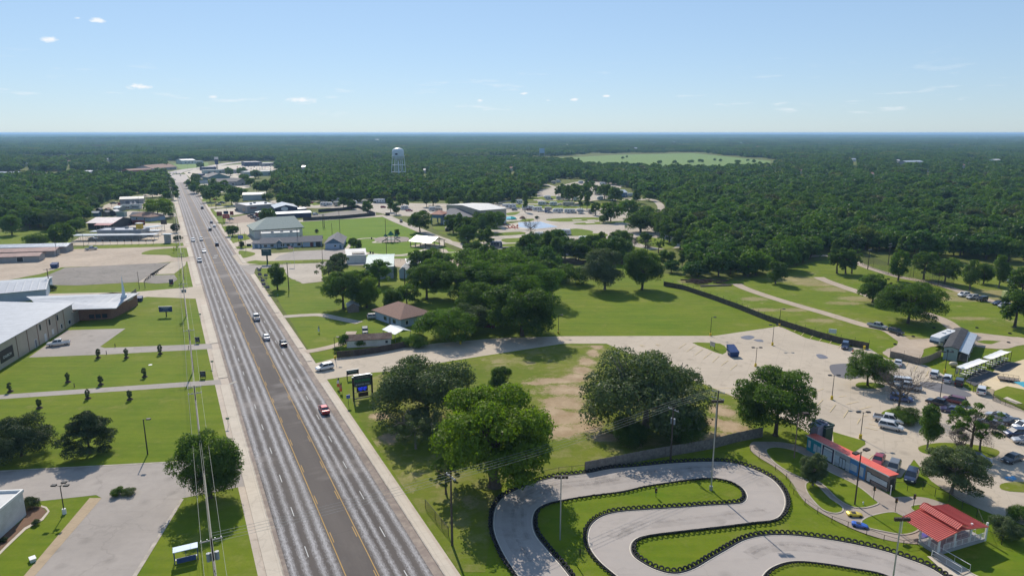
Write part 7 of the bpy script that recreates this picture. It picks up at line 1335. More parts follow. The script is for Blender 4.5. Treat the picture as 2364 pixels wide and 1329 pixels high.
for a in ((893, 600, 505, 'very tall light pole at the park edge by the playground'), (786, 556, 487, 'very tall light pole on the park lawn behind the motel'), (767, 543, 515, 'shorter bare pole on the park lawn'), (865 + 159, 598, 573, 'thin wooden pole on the park lawn right of the court'), (1087, 592, 575, 'short pole at the lower corner of the park')):
    pole(*a, 'plain', m=WOODP, r=.14, group='park light poles', name='light_pole')
for a in ((568, 580, 535, 'pole on the motel corner island'), (552, 565, 515, 'pole beside the blue motel entrance sign'), (557, 560, 525, 'second pole beside the blue motel entrance sign'), (745, 604, 570, 'thin pole at the lower end of the motel lot'), (322, 667, 627, 'bare wooden pole on the left verge above the church'), (335, 665, 645, 'short green post beside the wooden pole'), (132, 593, 549, 'light pole by the storage sheds'), (194, 570, 540, 'light pole at the drive-in corner'), (323, 490, 450, 'slim light pole before the workshop'), (258, 478, 455, 'short light pole at the workshop yard'), (489, 477, 450, 'pole beside the verge trees'), (500, 482, 465, 'sign pole on the red-gravel frontage'), (524, 500, 462, 'tall pole behind the red roadside sign'), (434, 392, 375, 'far pole right of the crossing'), (505, 400, 380, 'far pole at the town lots'), (1345, 493, 470, 'thin lamp pole in the resort rows')):
    pole(*a, 'plain', m=WOODP, r=.11, group='plain poles in town', name='wooden_pole', cat='pole')
# utility lines with crossarms
def upole(p, h, ang, label, arms=1, trans=0, light=False, group='utility poles'):
    e = empty('utility_pole', p, ang, label, 'utility pole', group); MB().tube((0, 0, 0), (0, 0, h + .3), .2, .13, 8).build('pole', WOODP, e)
    for i in range(arms):
        z = h - i * 1.3; k = MB().box(-1.3, 1.3, -.07, .07, z - .1, z + .02); k.build('crossarm', mat('grey_crossarm', (.30, .29, .28), .8, .2, 2), e)
        for x in (-1.15, -.45, .45, 1.15): MB().lathe([(.05, 0), (.08, .08), (.05, .2)], 8, (x, 0, z + .03)).build('insulator', STEEL, e)
    for i in range(trans): MB().tube((-.5 + i * .5, .35, h - 3.0), (-.5 + i * .5, .35, h - 1.9), .25, n=10).build('transformer', mat('transformer_grey', (.28, .31, .34), .5, .1, 1), e)
    return e
def wires(ps, ang, hs, offs, label, sag=.8, r=.02, group='overhead wires', m=None):
    e = MB(); n = 10
    for i, (a, b_) in enumerate(zip(ps, ps[1:])):
        d = (b_ - a); nn = Vector((math.cos(ang), math.sin(ang), 0))
        for o, h in zip(offs, hs):
            pts = [a.lerp(b_, t / n) + nn * o + Vector((0, 0, h - sag * (d.length / 60) ** 2 * 4 * (t / n) * (1 - t / n))) for t in range(n + 1)]; e.path(pts, r, 4)
    o = e.build('power_line', m or mat('bright_wire', (.22, .23, .22), .6, .1, 1)); tag(o, label, 'power line', group); return o
LP = [RP(.6, 22), RP(.8, 84)] + [RP(u, v) for u, v in ((1.3, 142), (1.9, 186), (2.3, 247), (3.4, 312), (4.2, 411), (4.6, 505), (4.9, 600), (5.0, 700), (5.1, 800))]
pa = -RAZ * 0 + math.atan2(RN.y, RN.x)
LBL = [None, 'utility pole with transformers at the bottom edge beside the blue bench shelter', 'double-armed utility pole beside the lower lawn drive', 'utility pole beside the church driveway sign board', 'utility pole with transformers at the cross street left of the road', 'utility pole by the yellow flags on the left verge', 'utility pole beside the drive-in shrubs', 'utility pole across from the spreading roadside tree', 'utility pole on the far verge beyond the workshop', 'far utility pole before the town crossing', 'last visible utility pole of the left line']
for i, p in enumerate(LP): upole(p, 11, pa, LBL[i] or 'utility pole just below the bottom edge', 2 if i in (2, 4, 5, 6) else 1, 3 if i in (1, 4) else 0, group='utility poles along the left pavement')
wires(LP, pa, [11.2, 11.2, 11.5, 11.5], [-1.15, 1.15, -.12, .12], 'bundle of overhead wires following the left pavement', .9, .02)
wires(LP, pa, [8.6, 8.4], [0, .1], 'lower cable slung below the left pavement power line', .7, .04, m=BLK)
u2 = [P(1044, 1258), P(1548, 1062), P(1650, 1025)]; ang2 = math.atan2(-(u2[1] - u2[0]).x, (u2[1] - u2[0]).y)
upole(u2[0], 11.2, ang2, 'utility pole with a bright crossarm between the road and the kart track', 1); upole(u2[1], 10.2, ang2, 'utility pole with a transformer behind the plank fence', 1, 2); upole(u2[2], 11.0, ang2 + .3, 'double-crossarm utility pole right of the spreading live oak', 2)
wires([RP(1.0, 84), u2[0], u2[1], u2[2]], ang2, [11.3] * 4, [-1.1, -.4, .4, 1.1], 'thin wires crossing the main road to the fun park poles', 1.0, .018)
upole(P(667, 669), 10.6, .1, 'utility pole beside the tidy corner tree', 1); upole(P(116, 672), 8.6, .4, 'utility pole with a crossarm left of the church', 1); upole(P(935, 668), 8.5, .2, 'utility pole behind the small gabled shed', 1); upole(P(688, 567), 9, .2, 'utility pole in front of the flat white roof', 1)
upole(P(746, 526), 8.5, .3, 'left pole of the paired transformer poles on the park lawn', 1); upole(P(749, 526), 8.5, .3, 'right pole of the paired transformer poles on the park lawn', 1)
upole(P(2050, 612), 10, .6, 'leaning-wire pole beside the netting at right', 2); upole(P(2003, 622), 9, .6, 'pole at the left end of the netting', 1)
for x, y, yt, l in ((2108, 640, 600, 'thin pole left in the rail-fence camp'), (2165, 662, 622, 'thin pole second in the rail-fence camp'), (2240, 668, 628, 'thin pole right in the rail-fence camp'), (2333, 735, 690, 'dark pole beside the last tall oak')): pole(x, y, yt, l, 'plain', m=WOODP, r=.1, group='thin poles by the rail fence', name='wooden_pole', cat='pole')
# flagpole
e = empty('flagpole', P(680, 612), 0, 'white flagpole with a small flag in front of the motel', 'flagpole'); h = HT(680, 612, 566); MB().tube((0, 0, 0), (0, 0, h), .06, n=6).build('pole', WHITE, e)
f = MB(); FW, FH = 2.4, 1.35
for i in range(13):
    f.add([(.06, -.02 + .0 * i, h - .2 - FH * i / 13), (-FW, .15, h - .5 - FH * i / 13), (-FW, .15, h - .5 - FH * (i + 1) / 13), (.06, -.02, h - .2 - FH * (i + 1) / 13)], [(0, 1, 2, 3)], i % 2)
f.build('flag', [mat('flag_red', (.45, .03, .04), .7, .1, 1), WHITE], e); MB().add([(.05, -.05, h - .2), (-FW * .42, .03, h - .33), (-FW * .42, .03, h - .33 - FH * .54), (.05, -.05, h - .2 - FH * .54)], [(0, 1, 2, 3)]).build('flag_canton', NAVY, e)
# ---- signs
def board(name, label, x, y, w, z0, z1, m, face=0, posts=2, pm=None, cap=None, t=.18, cat='sign', group=None, pr=.1, loc=None):
    e = empty(name, P(x, y) if loc is None else loc, face, label, cat, group); MB().box(-w / 2, w / 2, -t / 2, t / 2, z0, z1).build('panel', m, e)
    xs = [0] if posts == 1 else [-w / 2 + pr, w / 2 - pr]
    if posts:
        for q_ in xs: MB().box(q_ - pr, q_ + pr, t / 2, t / 2 + 2 * pr, 0, z1 - .05).build('post', pm or BLK, e)
    if cap: MB().box(-w / 2 - .06, w / 2 + .06, -t / 2 - .05, t / 2 + .05, z1, z1 + .1).build('cap', cap, e)
    return e
rx = (R(90), 0, 0)
pl_, pr_ = P(817, 925), P(860, 918); c0 = (pl_ + pr_) / 2; w_ = (pr_ - pl_).length; an = math.atan2((pr_ - pl_).y, (pr_ - pl_).x)
e = empty('fun_park_sign', c0, an, 'tall black sign on two posts reading FUN PARK and WATER PARK', 'sign'); hh = 6.0
SGB = mat('sign_slate', (.05, .065, .07), .4, .2, 1); SGG = mat('sign_green', (.03, .28, .09), .5, .1, 2); SGL = mat('sign_pale', (.40, .46, .50), .5, .1, 2); SGO = mat('sign_olive', (.30, .33, .24), .5, .1, 2)
for s in (-1, 1): MB().box(s * w_ / 2 - .18, s * w_ / 2 + .18, -.18, .18, 0, hh - .35).build('post', BLK, e); MB().lathe([(.24, hh - .35), (.24, hh - .2)], 8, (s * w_ / 2, 0, 0)).build('post_cap', WHITE, e)
W2 = w_ - .5; pn = MB().box(-W2 / 2, W2 / 2, -.25, .25, 3.35, hh).build('panel', SGB, e); MB().box(-W2 / 2, W2 / 2, -.26, .26, hh, hh + .1).build('cap', STEEL, e)
text('LUNN & VOSS', .42, SGO, pn, (0, -.27, 5.55), rx); text('FUN PARK', .80, SGG, pn, (0, -.27, 4.72), rx, bold=.012); text('& WATER PARK', .46, SGL, pn, (0, -.27, 3.82), rx, bold=.01)
sc_ = MB().box(-W2 * .36, W2 * .30, -.2, .2, 2.1, 3.25).build('display', BLK, e); m, t, b = nodes('led_blue'); b.inputs['Base Color'].default_value = (.01, .02, .2, 1); b.inputs['Emission Color'].default_value = (.02, .06, 1, 1); b.inputs['Emission Strength'].default_value = .9
text('WATER PARK', .34, m, sc_, (-.1, -.22, 3.0), rx, bold=.01); text('OPEN DAILY', .34, m, sc_, (-.1, -.22, 2.66), rx, bold=.01); text('10AM - 7PM', .30, m, sc_, (-.1, -.22, 2.33), rx)
MB().box(-W2 / 2, W2 / 2, -.06, .06, 1.9, 2.0).build('crossbar', BLK, e); bn = MB().box(-W2 * .28, W2 * .32, -.03, .03, .75, 1.8).build('banner', mat('dark_banner', (.045, .022, .02), .7, .3, 1.5, dirt=(.2, .12, .05)), e)
MB().box(-W2 / 2 - .2, W2 / 2 + .4, -.08, .08, .35, .6).build('plank', WOODW, e)
e = board('paintball_sign', 'low wide dark sign reading PAINTBALL behind the tall sign', 815, 874, 3.0, 1.25, 2.35, BLK, an + .03, 2, BLK, WHITE); text('PAINTBALL', .46, SGL, e, (0, -.11, 1.98), rx, bold=.01); text('TAKE THE FIELD', .26, SGG, e, (0, -.11, 1.55), rx)
e = board('church_sign', 'blue church sign board on a single post on the lawn', 384, 731, 4.2, 1.7, 3.5, mat('sign_blue', (.02, .045, .15), .4, .2, .8), .12, 1, BLK, WHITE, pr=.14); text('LAKEVIEW', .58, SGL, e, (0, -.11, 3.1), rx, bold=.01); text('CHURCH', .34, SGL, e, (0, -.11, 2.55), rx); text('SUNDAY WORSHIP', .26, SGL, e, (0, -.11, 2.1), rx)
e = board('motel_sign', 'dark green roofed motel sign on a thick post', 617, 609, 4.4, 3.9, 7.0, mat('sign_dark_green', (.02, .06, .06), .5, .2, 1), .1, 1, GRNTRIM, GRNTRIM, .5, pr=.28); text('MOTEL', .8, SGL, e, (0, -.27, 6.3), rx)
e = board('blue_sign', 'blue entrance sign on a pole at the motel corner', 557, 568, 2.6, 4.0, 5.8, mat('bright_blue_sign', (.04, .10, .42), .5, .1, 1), .1, 1); text('INN', 1.0, WHITE, e, (0, -.11, 4.9), rx)
e = board('red_sign', 'cluster of red and blue roadside sign boards by the gravel lot', 523, 512, 4.6, 2.4, 5.2, mat('red_sign', (.36, .04, .04), .5, .15, 1), .1, 2); MB().box(-6.2, -2.6, .3, .5, 4, 7).build('side_panel', REDW, e); MB().box(-1.6, 1.6, .3, .5, 5.3, 7.4).build('top_panel', NAVY, e); MB().box(2.6, 5.0, .3, .5, 4.6, 7.2).build('side_panel', REDW, e); text('BBQ GRILL', .7, WHITE, e, (0, -.11, 3.8), rx)
e = board('highway_sign', 'pale blue billboard on a pole before the beige store', 472, 435, 9, 5, 9, mat('pale_sign', (.30, .36, .40), .5, .1, .3), .1, 1, GRYW, pr=.3); board('shop_sign', 'dark blank sign board on a post by the drive-in', 380, 531, 3.6, 3.6, 6.4, BRZ, .1, 1, GRYW); board('shop_sign', 'small red sign on a tall pole beside the verge trees', 498, 482, 2.6, 7, 8, REDW, .1, 1)
e = board('tall_sign', 'dark double-decked sign tower far up the right side of the road', 502, 398, 5, 12, 20, NAVY, .1, 1, BLK, pr=.5); board('tall_sign', 'pale sign tower at the town lots near the green', 501, 386, 7, 12, 18, WHW, .1, 1, BLK, pr=.5)
board('water_park_sign', 'blue sign standing in the woods near the hay field', 1251, 363, 13, 10, 22, mat('pale_blue_sign', (.25, .38, .55), .5, .1, .2), 0, 2, GRYW, pr=.5)
e = board('street_map_sign', 'small blue service sign on a thin post by the pavement', 805, 937, .8, 1.9, 2.7, mat('bright_blue_sign', (.04, .10, .42)), an, 1, BLK, pr=.04); text('i', .5, WHITE, e, (0, -.1, 2.3), rx)
for x, y, l in ((456, 792, 'upper black lawn sign beside the utility pole'), (469, 873, 'lower black lawn sign beside the lower drive')):
    e = board('lawn_sign', l, x, y, 1.3, .35, 1.9, BLK, .1, 2, BLK, group='black lawn signs at the church drives', pr=.05); text('CHURCH', .24, SGL, e, (0, -.1, 1.55), rx); text('ENTRANCE', .2, SGL, e, (0, -.1, 1.1), rx); text('WELCOME', .2, WHITE, e, (0, -.1, .65), rx)
e = board('entrance_sign', 'white-framed entrance sign with arrow on the small lawn island', 1644, 805, 1.7, .8, 2.2, mat('cream_sign', (.55, .52, .46), .6, .15, 2), -1.1, 2, BRZ, pr=.05); text('ENTRANCE', .26, REDW, e, (0, -.1, 1.8), rx); text('PARKING', .24, BLKW, e, (0, -.1, 1.3), rx)
e = board('white_board', 'blank white board standing on the plank fence', 1921, 776, 2.1, 1.0, 2.3, WHITE, -.55, 2, WOODP, pr=.05)
e = board('campaign_sign', 'tall dark poster with a red swoosh beside the left power line', 396, 658, 1.6, .2, 2.4, mat('slate_poster', (.08, .09, .14), .6, .2, 1), .1, 0, group=None); MB().add([(-.7, -.1, .3), (.3, -.1, .3), (.7, -.1, 1.5), (.6, -.1, 1.7)], [(0, 1, 2, 3)]).build('swoosh', REDW, e)
YS = [(599, 628), (600, 638), (614, 640), (607, 652), (609, 661), (618, 668), (594, 622), (604, 645), (615, 646), (603, 622)]
for i, (x, y) in enumerate(YS):
    big = i < 6; e = board('yard_sign', f"{'large' if big else 'small'} dark yard sign on the corner lawn, {['top left with a pale stripe', 'left of the pair near the kerb', 'right of the pair near the kerb', 'mid slope left', 'violet one mid slope', 'lowest one on white legs', 'rearmost', 'beside the mid-slope signs', 'right of the mid-slope signs', 'rear right'][i]}", x, y, 1.5 if big else .7, .4, 1.5 if big else .9, mat('poster_violet', (.09, .08, .16), .6, .3, 1.5), .1, 2, WHITE, pr=.03, t=.05, group='yard signs on the corner lawn')
    if big: text('VOTE', .4, WHITE, e, (0, -.04, 1.0), rx)
def feather(x, y, yt, cols, label, lean=.2, w=.6, group='feather flags', ang=.1):
    e = empty('feather_flag', P(x, y), ang, label, 'flag', group); h = HT(x, y, yt); MB().path([(0, 0, 0), (lean * .1, 0, h * .5), (-lean * .3, 0, h), (-lean * 2 - w * .3, 0, h + .05)], .03, 5).build('pole', BLK, e)
    pr = [(0, h * .22), (w, h * .24), (w * 1.1, h * .6), (w * .8, h * .9), (0, h)]; k = MB()
    n = 8
    for i in range(n):
        t0, t1 = i / n, (i + 1) / n; z0 = h * (.2 + .8 * t0); z1 = h * (.2 + .8 * t1); w0 = w * (1 - t0 ** 4 * .8); w1 = w * (1 - t1 ** 4 * .8); yy0 = .06 * math.sin(i * 1.1); yy1 = .06 * math.sin((i + 1) * 1.1)
        k.add([(0, 0, z0), (-w0, yy0, z0), (-w1, yy1, z1), (0, 0, z1)], [(0, 1, 2, 3)], min(len(cols) - 1, int(t0 * len(cols))))
    k.build('flag', cols, e); return e
YF = mat('lime_yellow_cloth', (.62, .62, .06), .7, .12, 1); ORG = mat('orange_cloth', (.65, .13, .04), .7, .1, 1); PNK = mat('salmon_cloth', (.55, .20, .16), .7, .1, 1)
feather(784, 898, 872, [ORG, WHITE, BLK], 'black white and orange feather flag, left of the pair by the tall sign'); feather(790, 908, 883, [ORG, PNK, BLK], 'salmon and orange feather flag, right of the pair by the tall sign')
feather(404, 583, 570, [YF], 'lower left yellow feather flag on the dirt lot verge', w=1.0); feather(411, 576, 562, [YF], 'upper right yellow feather flag on the dirt lot verge', w=1.0); feather(418, 634, 621, [YF], 'yellow feather flag beside the double-armed pole, nearer the church', w=1.0)
feather(738, 768, 752, [WHITE, mat('grey_cloth', (.2, .24, .25))], 'grey-white twisted feather flag on the lawn by the long shed', w=.5); feather(534, 553, 545, [WHITE], 'white feather flag below the corner oak', w=.9)
# street name and stop-style thin signs on the left verge
for x, y, yt, l in ((491, 850, 817, 'thin street sign on the left verge between the two drives'), (527, 985, 960, 'thin road sign on the left verge opposite the red sedan'), (463, 738, 716, 'thin street sign on the lawn above the church drive'), (642, 692, 678, 'small crooked sign post on the right verge')):
    e = board('road_sign', l, x, y, .7, 1.7, 2.1, mat('sign_green_plate', (.05, .16, .10), .5, .1, 1), .1, 1, STEEL, pr=.035, t=.05, group='small road signs')
# banners on the board fence
def fence(name, label, px, h, m, posts=True, pm=None, pick=0, cat='fence', wire=False, group=None, step=2.4, top=.0, boards=True):
    pts = [P(*p) for p in px]; e = empty(name, pts[0], 0, label, cat, group); o = pts[0]; k = MB(); r2 = MB(); acc = 0; pp = []
    for a, b_ in zip(pts, pts[1:]):
        L = (b_ - a).length; n = max(1, int(L / step)); d = (b_ - a).normalized(); nn = Vector((d.y, -d.x, 0)) * .04
        if boards and not wire:
            nb = max(1, int(L / .3))
            for i in range(nb):
                s0 = a.lerp(b_, i / nb) - o; s1 = a.lerp(b_, (i + .94) / nb) - o; hh_ = h + random.uniform(-.04, .04); off = nn * random.uniform(.6, 1.2)
                k.add([s0 - off, s1 - off, s1 + off, s0 + off] + [v + Vector((0, 0, hh_)) for v in (s0 - off, s1 - off, s1 + off, s0 + off)], [(4, 5, 6, 7), (0, 1, 5, 4), (1, 2, 6, 5), (2, 3, 7, 6), (3, 0, 4, 7)])
        if wire:
            k.add([a - o, b_ - o, b_ - o + Vector((0, 0, h)), a - o + Vector((0, 0, h))], [(0, 1, 2, 3)]); r2.tube(a - o + Vector((0, 0, h)), b_ - o + Vector((0, 0, h)), .03, n=5)
        for i in range(n): pp.append(a.lerp(b_, i / n) - o)
    pp.append(pts[-1] - o); k.build('wire_mesh' if wire else 'boards', m, e)
    if wire: r2.build('top_rail', pm or BRZ, e)
    if posts:
        pmesh = MB().tube((0, 0, 0), (0, 0, h + top), .045, n=5).mesh('post', pm or BRZ)
        for p in pp[:100]: obj('post', pmesh, e).location = p
    return e
def wiremesh(name, col, a_):
    m, t, b = nodes(name); b.inputs['Base Color'].default_value = (*col, 1); b.inputs['Roughness'].default_value = .5; b.inputs['Metallic'].default_value = .3
    c = t.nodes.new('ShaderNodeTexCoord').outputs['Object']; s = t.nodes.new('ShaderNodeSeparateXYZ'); t.links.new(c, s.inputs[0]); al = None
    h1 = mth(t, 'ADD', s.outputs['X'], s.outputs['Y'])
    for sg in (1, -1):
        f = mth(t, 'ABSOLUTE', mth(t, 'SUBTRACT', mth(t, 'FRACT', mth(t, 'MULTIPLY', mth(t, 'ADD', h1, mth(t, 'MULTIPLY', s.outputs['Z'], sg)), 9)), .5)); q_ = mrange(t, f, .5 - a_, .5 - a_ + .02); al = q_ if al is None else mth(t, 'MAXIMUM', al, q_)
    t.links.new(al, b.inputs['Alpha']); MATS[name] = m; return m
CHN = wiremesh('chain_link', (.05, .05, .05), .02); CHD = wiremesh('dark_chain_link', (.05, .05, .05), .12); NET = wiremesh('dark_netting', (.06, .06, .065), .10)
GRYF = mat('grey_weathered_planks', (.20, .175, .15), .9, .35, 1.8, dirt=(.10, .09, .08)); DKF = mat('dark_weathered_planks', (.10, .085, .07), .9, .4, 1.5, dirt=(.19, .15, .11))
fence('plank_fence', 'long dark plank fence running down the right side of the big lawn', [(1532, 660), (1575, 668), (1640, 690), (1700, 712), (1764, 738), (1815, 755), (1880, 776), (1940, 793), (2005, 806)], 1.9, DKF, pm=BLK, top=.9, step=3.0)
fence('plank_fence', 'short plank fence in front of the white camper', [(2054, 825), (2085, 832), (2121, 842)], 1.9, GRYF, pm=BLK, top=.9); fence('plank_fence', 'sandy plank fence corner between the camper and the mobile office', [(2121, 842), (2145, 835), (2172, 822)], 1.9, mat('sandy_planks', (.30, .24, .18), .9, .25, 1.8), pm=BLK)
fence('plank_fence', 'curving grey plank fence behind the kart track hairpin', [(1350, 1090), (1420, 1076), (1500, 1060), (1570, 1048), (1640, 1036), (1700, 1020), (1725, 1015), (1760, 1008)], 2.1, GRYF, pm=WOODP)
e = fence('plank_fence', 'dark plank fence hung with banners along the fun park drive', [(778, 826), (820, 822), (870, 815), (908, 808), (945, 800)], 1.9, mat('dark_board_fence', (.075, .06, .05), .9, .35, 1.5, dirt=(.14, .11, .09)), pm=WOODP)
for x0, x1, ya, yb, m, tx, tm, l in ((788, 810, 824.5, 822, YF, '1 FUN PARK', BLKW, 'yellow banner at the road end of the banner fence'), (815, 833, 822, 819.5, mat('pale_blue_banner', (.42, .52, .66), .6, .1, 1), 'RVE', NAVY, 'white and blue banner with dark letters on the banner fence'), (838, 859, 819, 816, mat('red_banner', (.38, .05, .06), .6, .15, 1), 'NO-LAND', WHITE, 'red lettered banner on the banner fence'), (862, 872, 815.5, 814, REDW, 'OPEN', WHITE, 'small dark red banner, rightmost on the banner fence')):
    a = P(x0, ya); c = P(x1, yb); d = c - a; L = d.length; b = empty('banner', a + Vector((d.y, -d.x, 0)).normalized() * .14, math.atan2(d.y, d.x), l, 'banner', 'banners on the fence'); MB().box(0, L, -.02, .01, .35, 1.75).build('cloth', m, b); text(tx, .52 if len(tx) < 6 else .3, tm, b, (L / 2, -.04, 1.1), rx)
fence('chain_link_fence', 'wire fence from the plank fence towards the big bright tree', [(1350, 1090), (1290, 1096), (1235, 1108), (1190, 1118), (1150, 1135)], 1.5, CHN, wire=True); fence('chain_link_fence', 'dark leaning wire fence beside the right pavement', [(982, 1172), (1005, 1200), (1036, 1238)], 1.6, CHD, wire=True, pm=BLK)
fence('chain_link_fence', 'low wire fence curving along the outer side of the junior track', [(1732, 1040), (1752, 1060), (1790, 1085), (1815, 1105), (1832, 1140), (1858, 1165), (1887, 1185), (1920, 1205), (1957, 1218), (2000, 1235), (2040, 1249), (2085, 1262), (2118, 1258)], 1.1, CHN, wire=True)
fence('chain_link_fence', 'tall wire fence between the junior track and the parking lot', [(2064, 1132), (2094, 1133), (2130, 1130), (2158, 1146), (2190, 1158), (2220, 1176), (2254, 1194), (2276, 1246), (2312, 1258)], 1.6, CHN, wire=True, pm=BLK)
fence('chain_link_fence', 'green-meshed wire fence around the lawn at the right edge', [(2246, 905), (2275, 910), (2293, 914), (2292, 925), (2320, 936), (2364, 950), (2420, 966)], 1.6, CHD, wire=True, pm=BLK); fence('chain_link_fence', 'wire fence along the canopies and parked cars', [(2208, 872), (2240, 890), (2264, 897), (2278, 905)], 1.6, CHN, wire=True, pm=BLK)
fence('chain_link_fence', 'low wire fence at the bottom of the park lawn', [(700, 608), (800, 606), (900, 605), (1000, 602), (1080, 600)], 1.2, CHN, wire=True, step=5)
fence('netting_fence', 'tall drooping dark net in front of the wood at right', [(1990, 612), (2015, 620), (2050, 634), (2100, 645), (2150, 658), (2200, 668)], 5.0, NET, wire=True, pm=WOODP, step=9, cat='netting')
fence('board_fence', 'long dark board fence around the gravel yard behind the park', [(700, 510), (790, 505), (866, 498)], 2.4, BLKW, posts=False); fence('board_fence', 'dark board fence at the back of the gravel yard', [(735, 490), (790, 486), (826, 480), (866, 498)], 2.4, BLKW, posts=False); fence('board_fence', 'dark board fence in front of the resort bushes', [(1180, 604), (1240, 608), (1300, 612), (1360, 610)], 2.0, mat('dark_board_fence', (.05, .05, .05)), posts=False)
# kart barrier tyres
ty = MB()
prof = [(.20, 0), (.34, .02), (.36, .10), (.34, .18), (.20, .20)]
TM = MB(); n = 12
for (r0, z0), (r1, z1) in zip(prof, prof[1:] + prof[:1]):
    for i in range(n):
        a0, a1 = 2 * PI * i / n, 2 * PI * (i + 1) / n; TM.add([(r0 * math.cos(a0), r0 * math.sin(a0), z0), (r0 * math.cos(a1), r0 * math.sin(a1), z0), (r1 * math.cos(a1), r1 * math.sin(a1), z1), (r1 * math.cos(a0), r1 * math.sin(a0), z1)], [(0, 1, 2, 3)])
tyre_me = TM.mesh('tyre', TYRE, True)
def along(pts, step, start=0):
    o = []; acc = start
    for a, b_ in zip(pts, pts[1:]):
        L = (b_ - a).length
        while acc < L: o.append((a.lerp(b_, acc / L), (b_ - a).normalized())); acc += step
        acc -= L
    return o
def stretch_label(px, py, run):
    if run == 'A': 
        if px < 1250: return 'on the left outer bend of the kart track'
        if py < 1112 and px < 1790: return 'along the far straight of the kart track'
        if px > 1740 and py < 1215 and py > 1080: return 'around the outside of the right hairpin'
        if py < 1245 and px < 1760 and px > 1500: return 'between the middle straight and the teardrop lawn'
        if px <= 1500: return 'around the tip of the teardrop lawn'
        if px < 1790: return 'on the lower side of the teardrop lawn'
        return 'along the lower right straight below the junior track'
    if run == 'B':
        if px > 1650: return 'around the hairpin end of the long infield'
        if py < 1166 and px > 1270: return 'on the upper side of the long infield'
        if px > 1420: return 'on the lower side of the long infield'
        return 'on the left flank of the long infield' if px < 1335 and py < 1260 or px < 1300 else 'along the lower left sweep of the infield'
    return 'around the small infield at the bottom edge'
cnt = 0; extra = []
for run, pts, sd in (('A', WA, -1), ('B', WB, 1), ('C', WC, 1)):
    strip_w('barrier_rail', pts, .10, BLKW, .30, kind=None); bpy.data.objects.remove(bpy.data.objects[-1]) if False else None
    o = [x for x in bpy.data.objects if x.name.startswith('barrier_rail')][-1]; me = o.data; bm = bmesh.new(); bm.from_mesh(me); r_ = bmesh.ops.extrude_face_region(bm, geom=bm.faces[:]); bmesh.ops.translate(bm, verts=[v for v in r_['geom'] if isinstance(v, bmesh.types.BMVert)], vec=(0, 0, -.17)); bm.to_mesh(me); bm.free(); tag(o, {'A': 'black rubber rail following the outer edge of the kart track', 'B': 'black rubber rail around the long infield', 'C': 'black rubber rail around the small infield at the bottom edge'}[run], 'rail', 'kart track rails')
    strip_w('track_edge', offset(pts, -.22 * sd), .14, EDGE, .165)
    for p, d in along(offset(pts, .42 * sd), .86):
        px, py = PX(p.x, p.y)
        if py > 1345 or px < 1100: continue
        if cnt < 300:
            o = obj('tyre', tyre_me); cnt += 1; tag(o, 'black tyre leaning in the barrier ' + stretch_label(px, py, run), 'tyre', 'tyres ' + stretch_label(px, py, run)); h = math.atan2(d.y, d.x)
            o.matrix_world = Matrix.Translation((p.x, p.y, .22)) @ Matrix.Rotation(h, 4, 'Z') @ Matrix.Rotation(R((-38 + random.uniform(-14, 14)) * sd), 4, 'X') @ Matrix.Translation((0, 0, 0))
            o.scale = (1.2, 1.2, 1.35)
        else: extra.append((p, math.atan2(d.y, d.x)))
if extra:
    k = MB()
    for p, h in extra:
        M = Matrix.Translation((p.x, p.y, .22)) @ Matrix.Rotation(h, 4, 'Z') @ Matrix.Rotation(R(-38), 4, 'X'); k.add([M @ Vector(v) for v in TM.v], TM.f)
    o = k.build('tyres', TYRE, None, True); tag(o, 'further black tyres of the lower barriers', 'tyres', None, 'stuff')
print('tyres', cnt, 'extra', len(extra))
# signal lights and small posts of the tracks
def signal(x, y, label, h=1.9, m=None):
    e = empty('signal_light', P(x, y), .4, label, 'traffic light', 'small traffic lights'); MB().tube((0, 0, 0), (0, 0, h), .05, n=6).build('post', BRZ, e); MB().box(-.16, .16, -.12, .12, h - .1, h + .75).build('housing', m or BRZ, e)
    for i, c in enumerate((GRNTRIM, YB, TAILL)): MB().lathe([(.09, 0), (.09, .03)], 10, (0, 0, 0)).build('lens', c, e).matrix_local = Matrix.Translation((0, -.122, h + .05 + i * .22)) @ Matrix.Rotation(R(90), 4, 'X')
signal(2016, 1154, 'small traffic light at the end of the first junior lawn'); signal(2066, 1183, 'small traffic light at the top of the lower junior lawn'); signal(2108, 1174, 'small traffic light beside the pavilion roof'); signal(1514, 1148, 'dark signal box on the long kart infield', 1.0, BLK)
for x, y, l, h in ((1339, 1284, 'short black post on the left kart infield', 1.0), (2055, 1144, 'white post at the door end of the painted shopfronts', 1.8), (1347, 1232, 'leaning black stake at the left of the long infield', .9), (1992, 1166, 'white garden globe light on the first junior lawn', .5), (1822, 1388, 'black track post at the bottom edge', 2.6)):
    e = empty('marker_post', P(x, y), 0, l, 'post', 'marker posts of the tracks'); MB().tube((0, 0, 0), (0, 0, h), .08, n=6).build('shaft', WHITE if 'white' in l else BLK, e); MB().lathe([(.02, h), (.14, h + .08), (.02, h + .25)], 8).build('cap', WHITE if 'white' in l else BLK, e)
e = empty('light_mast', P(2080, 1232), 0, 'thin white mast on the lower junior lawn', 'pole'); MB().tube((0, 0, 0), (0, 0, 3.4), .06, n=6).build('shaft', WHITE, e); MB().box(-.4, .4, -.05, .05, 0.0, .1).build('foot', WHITE, e)
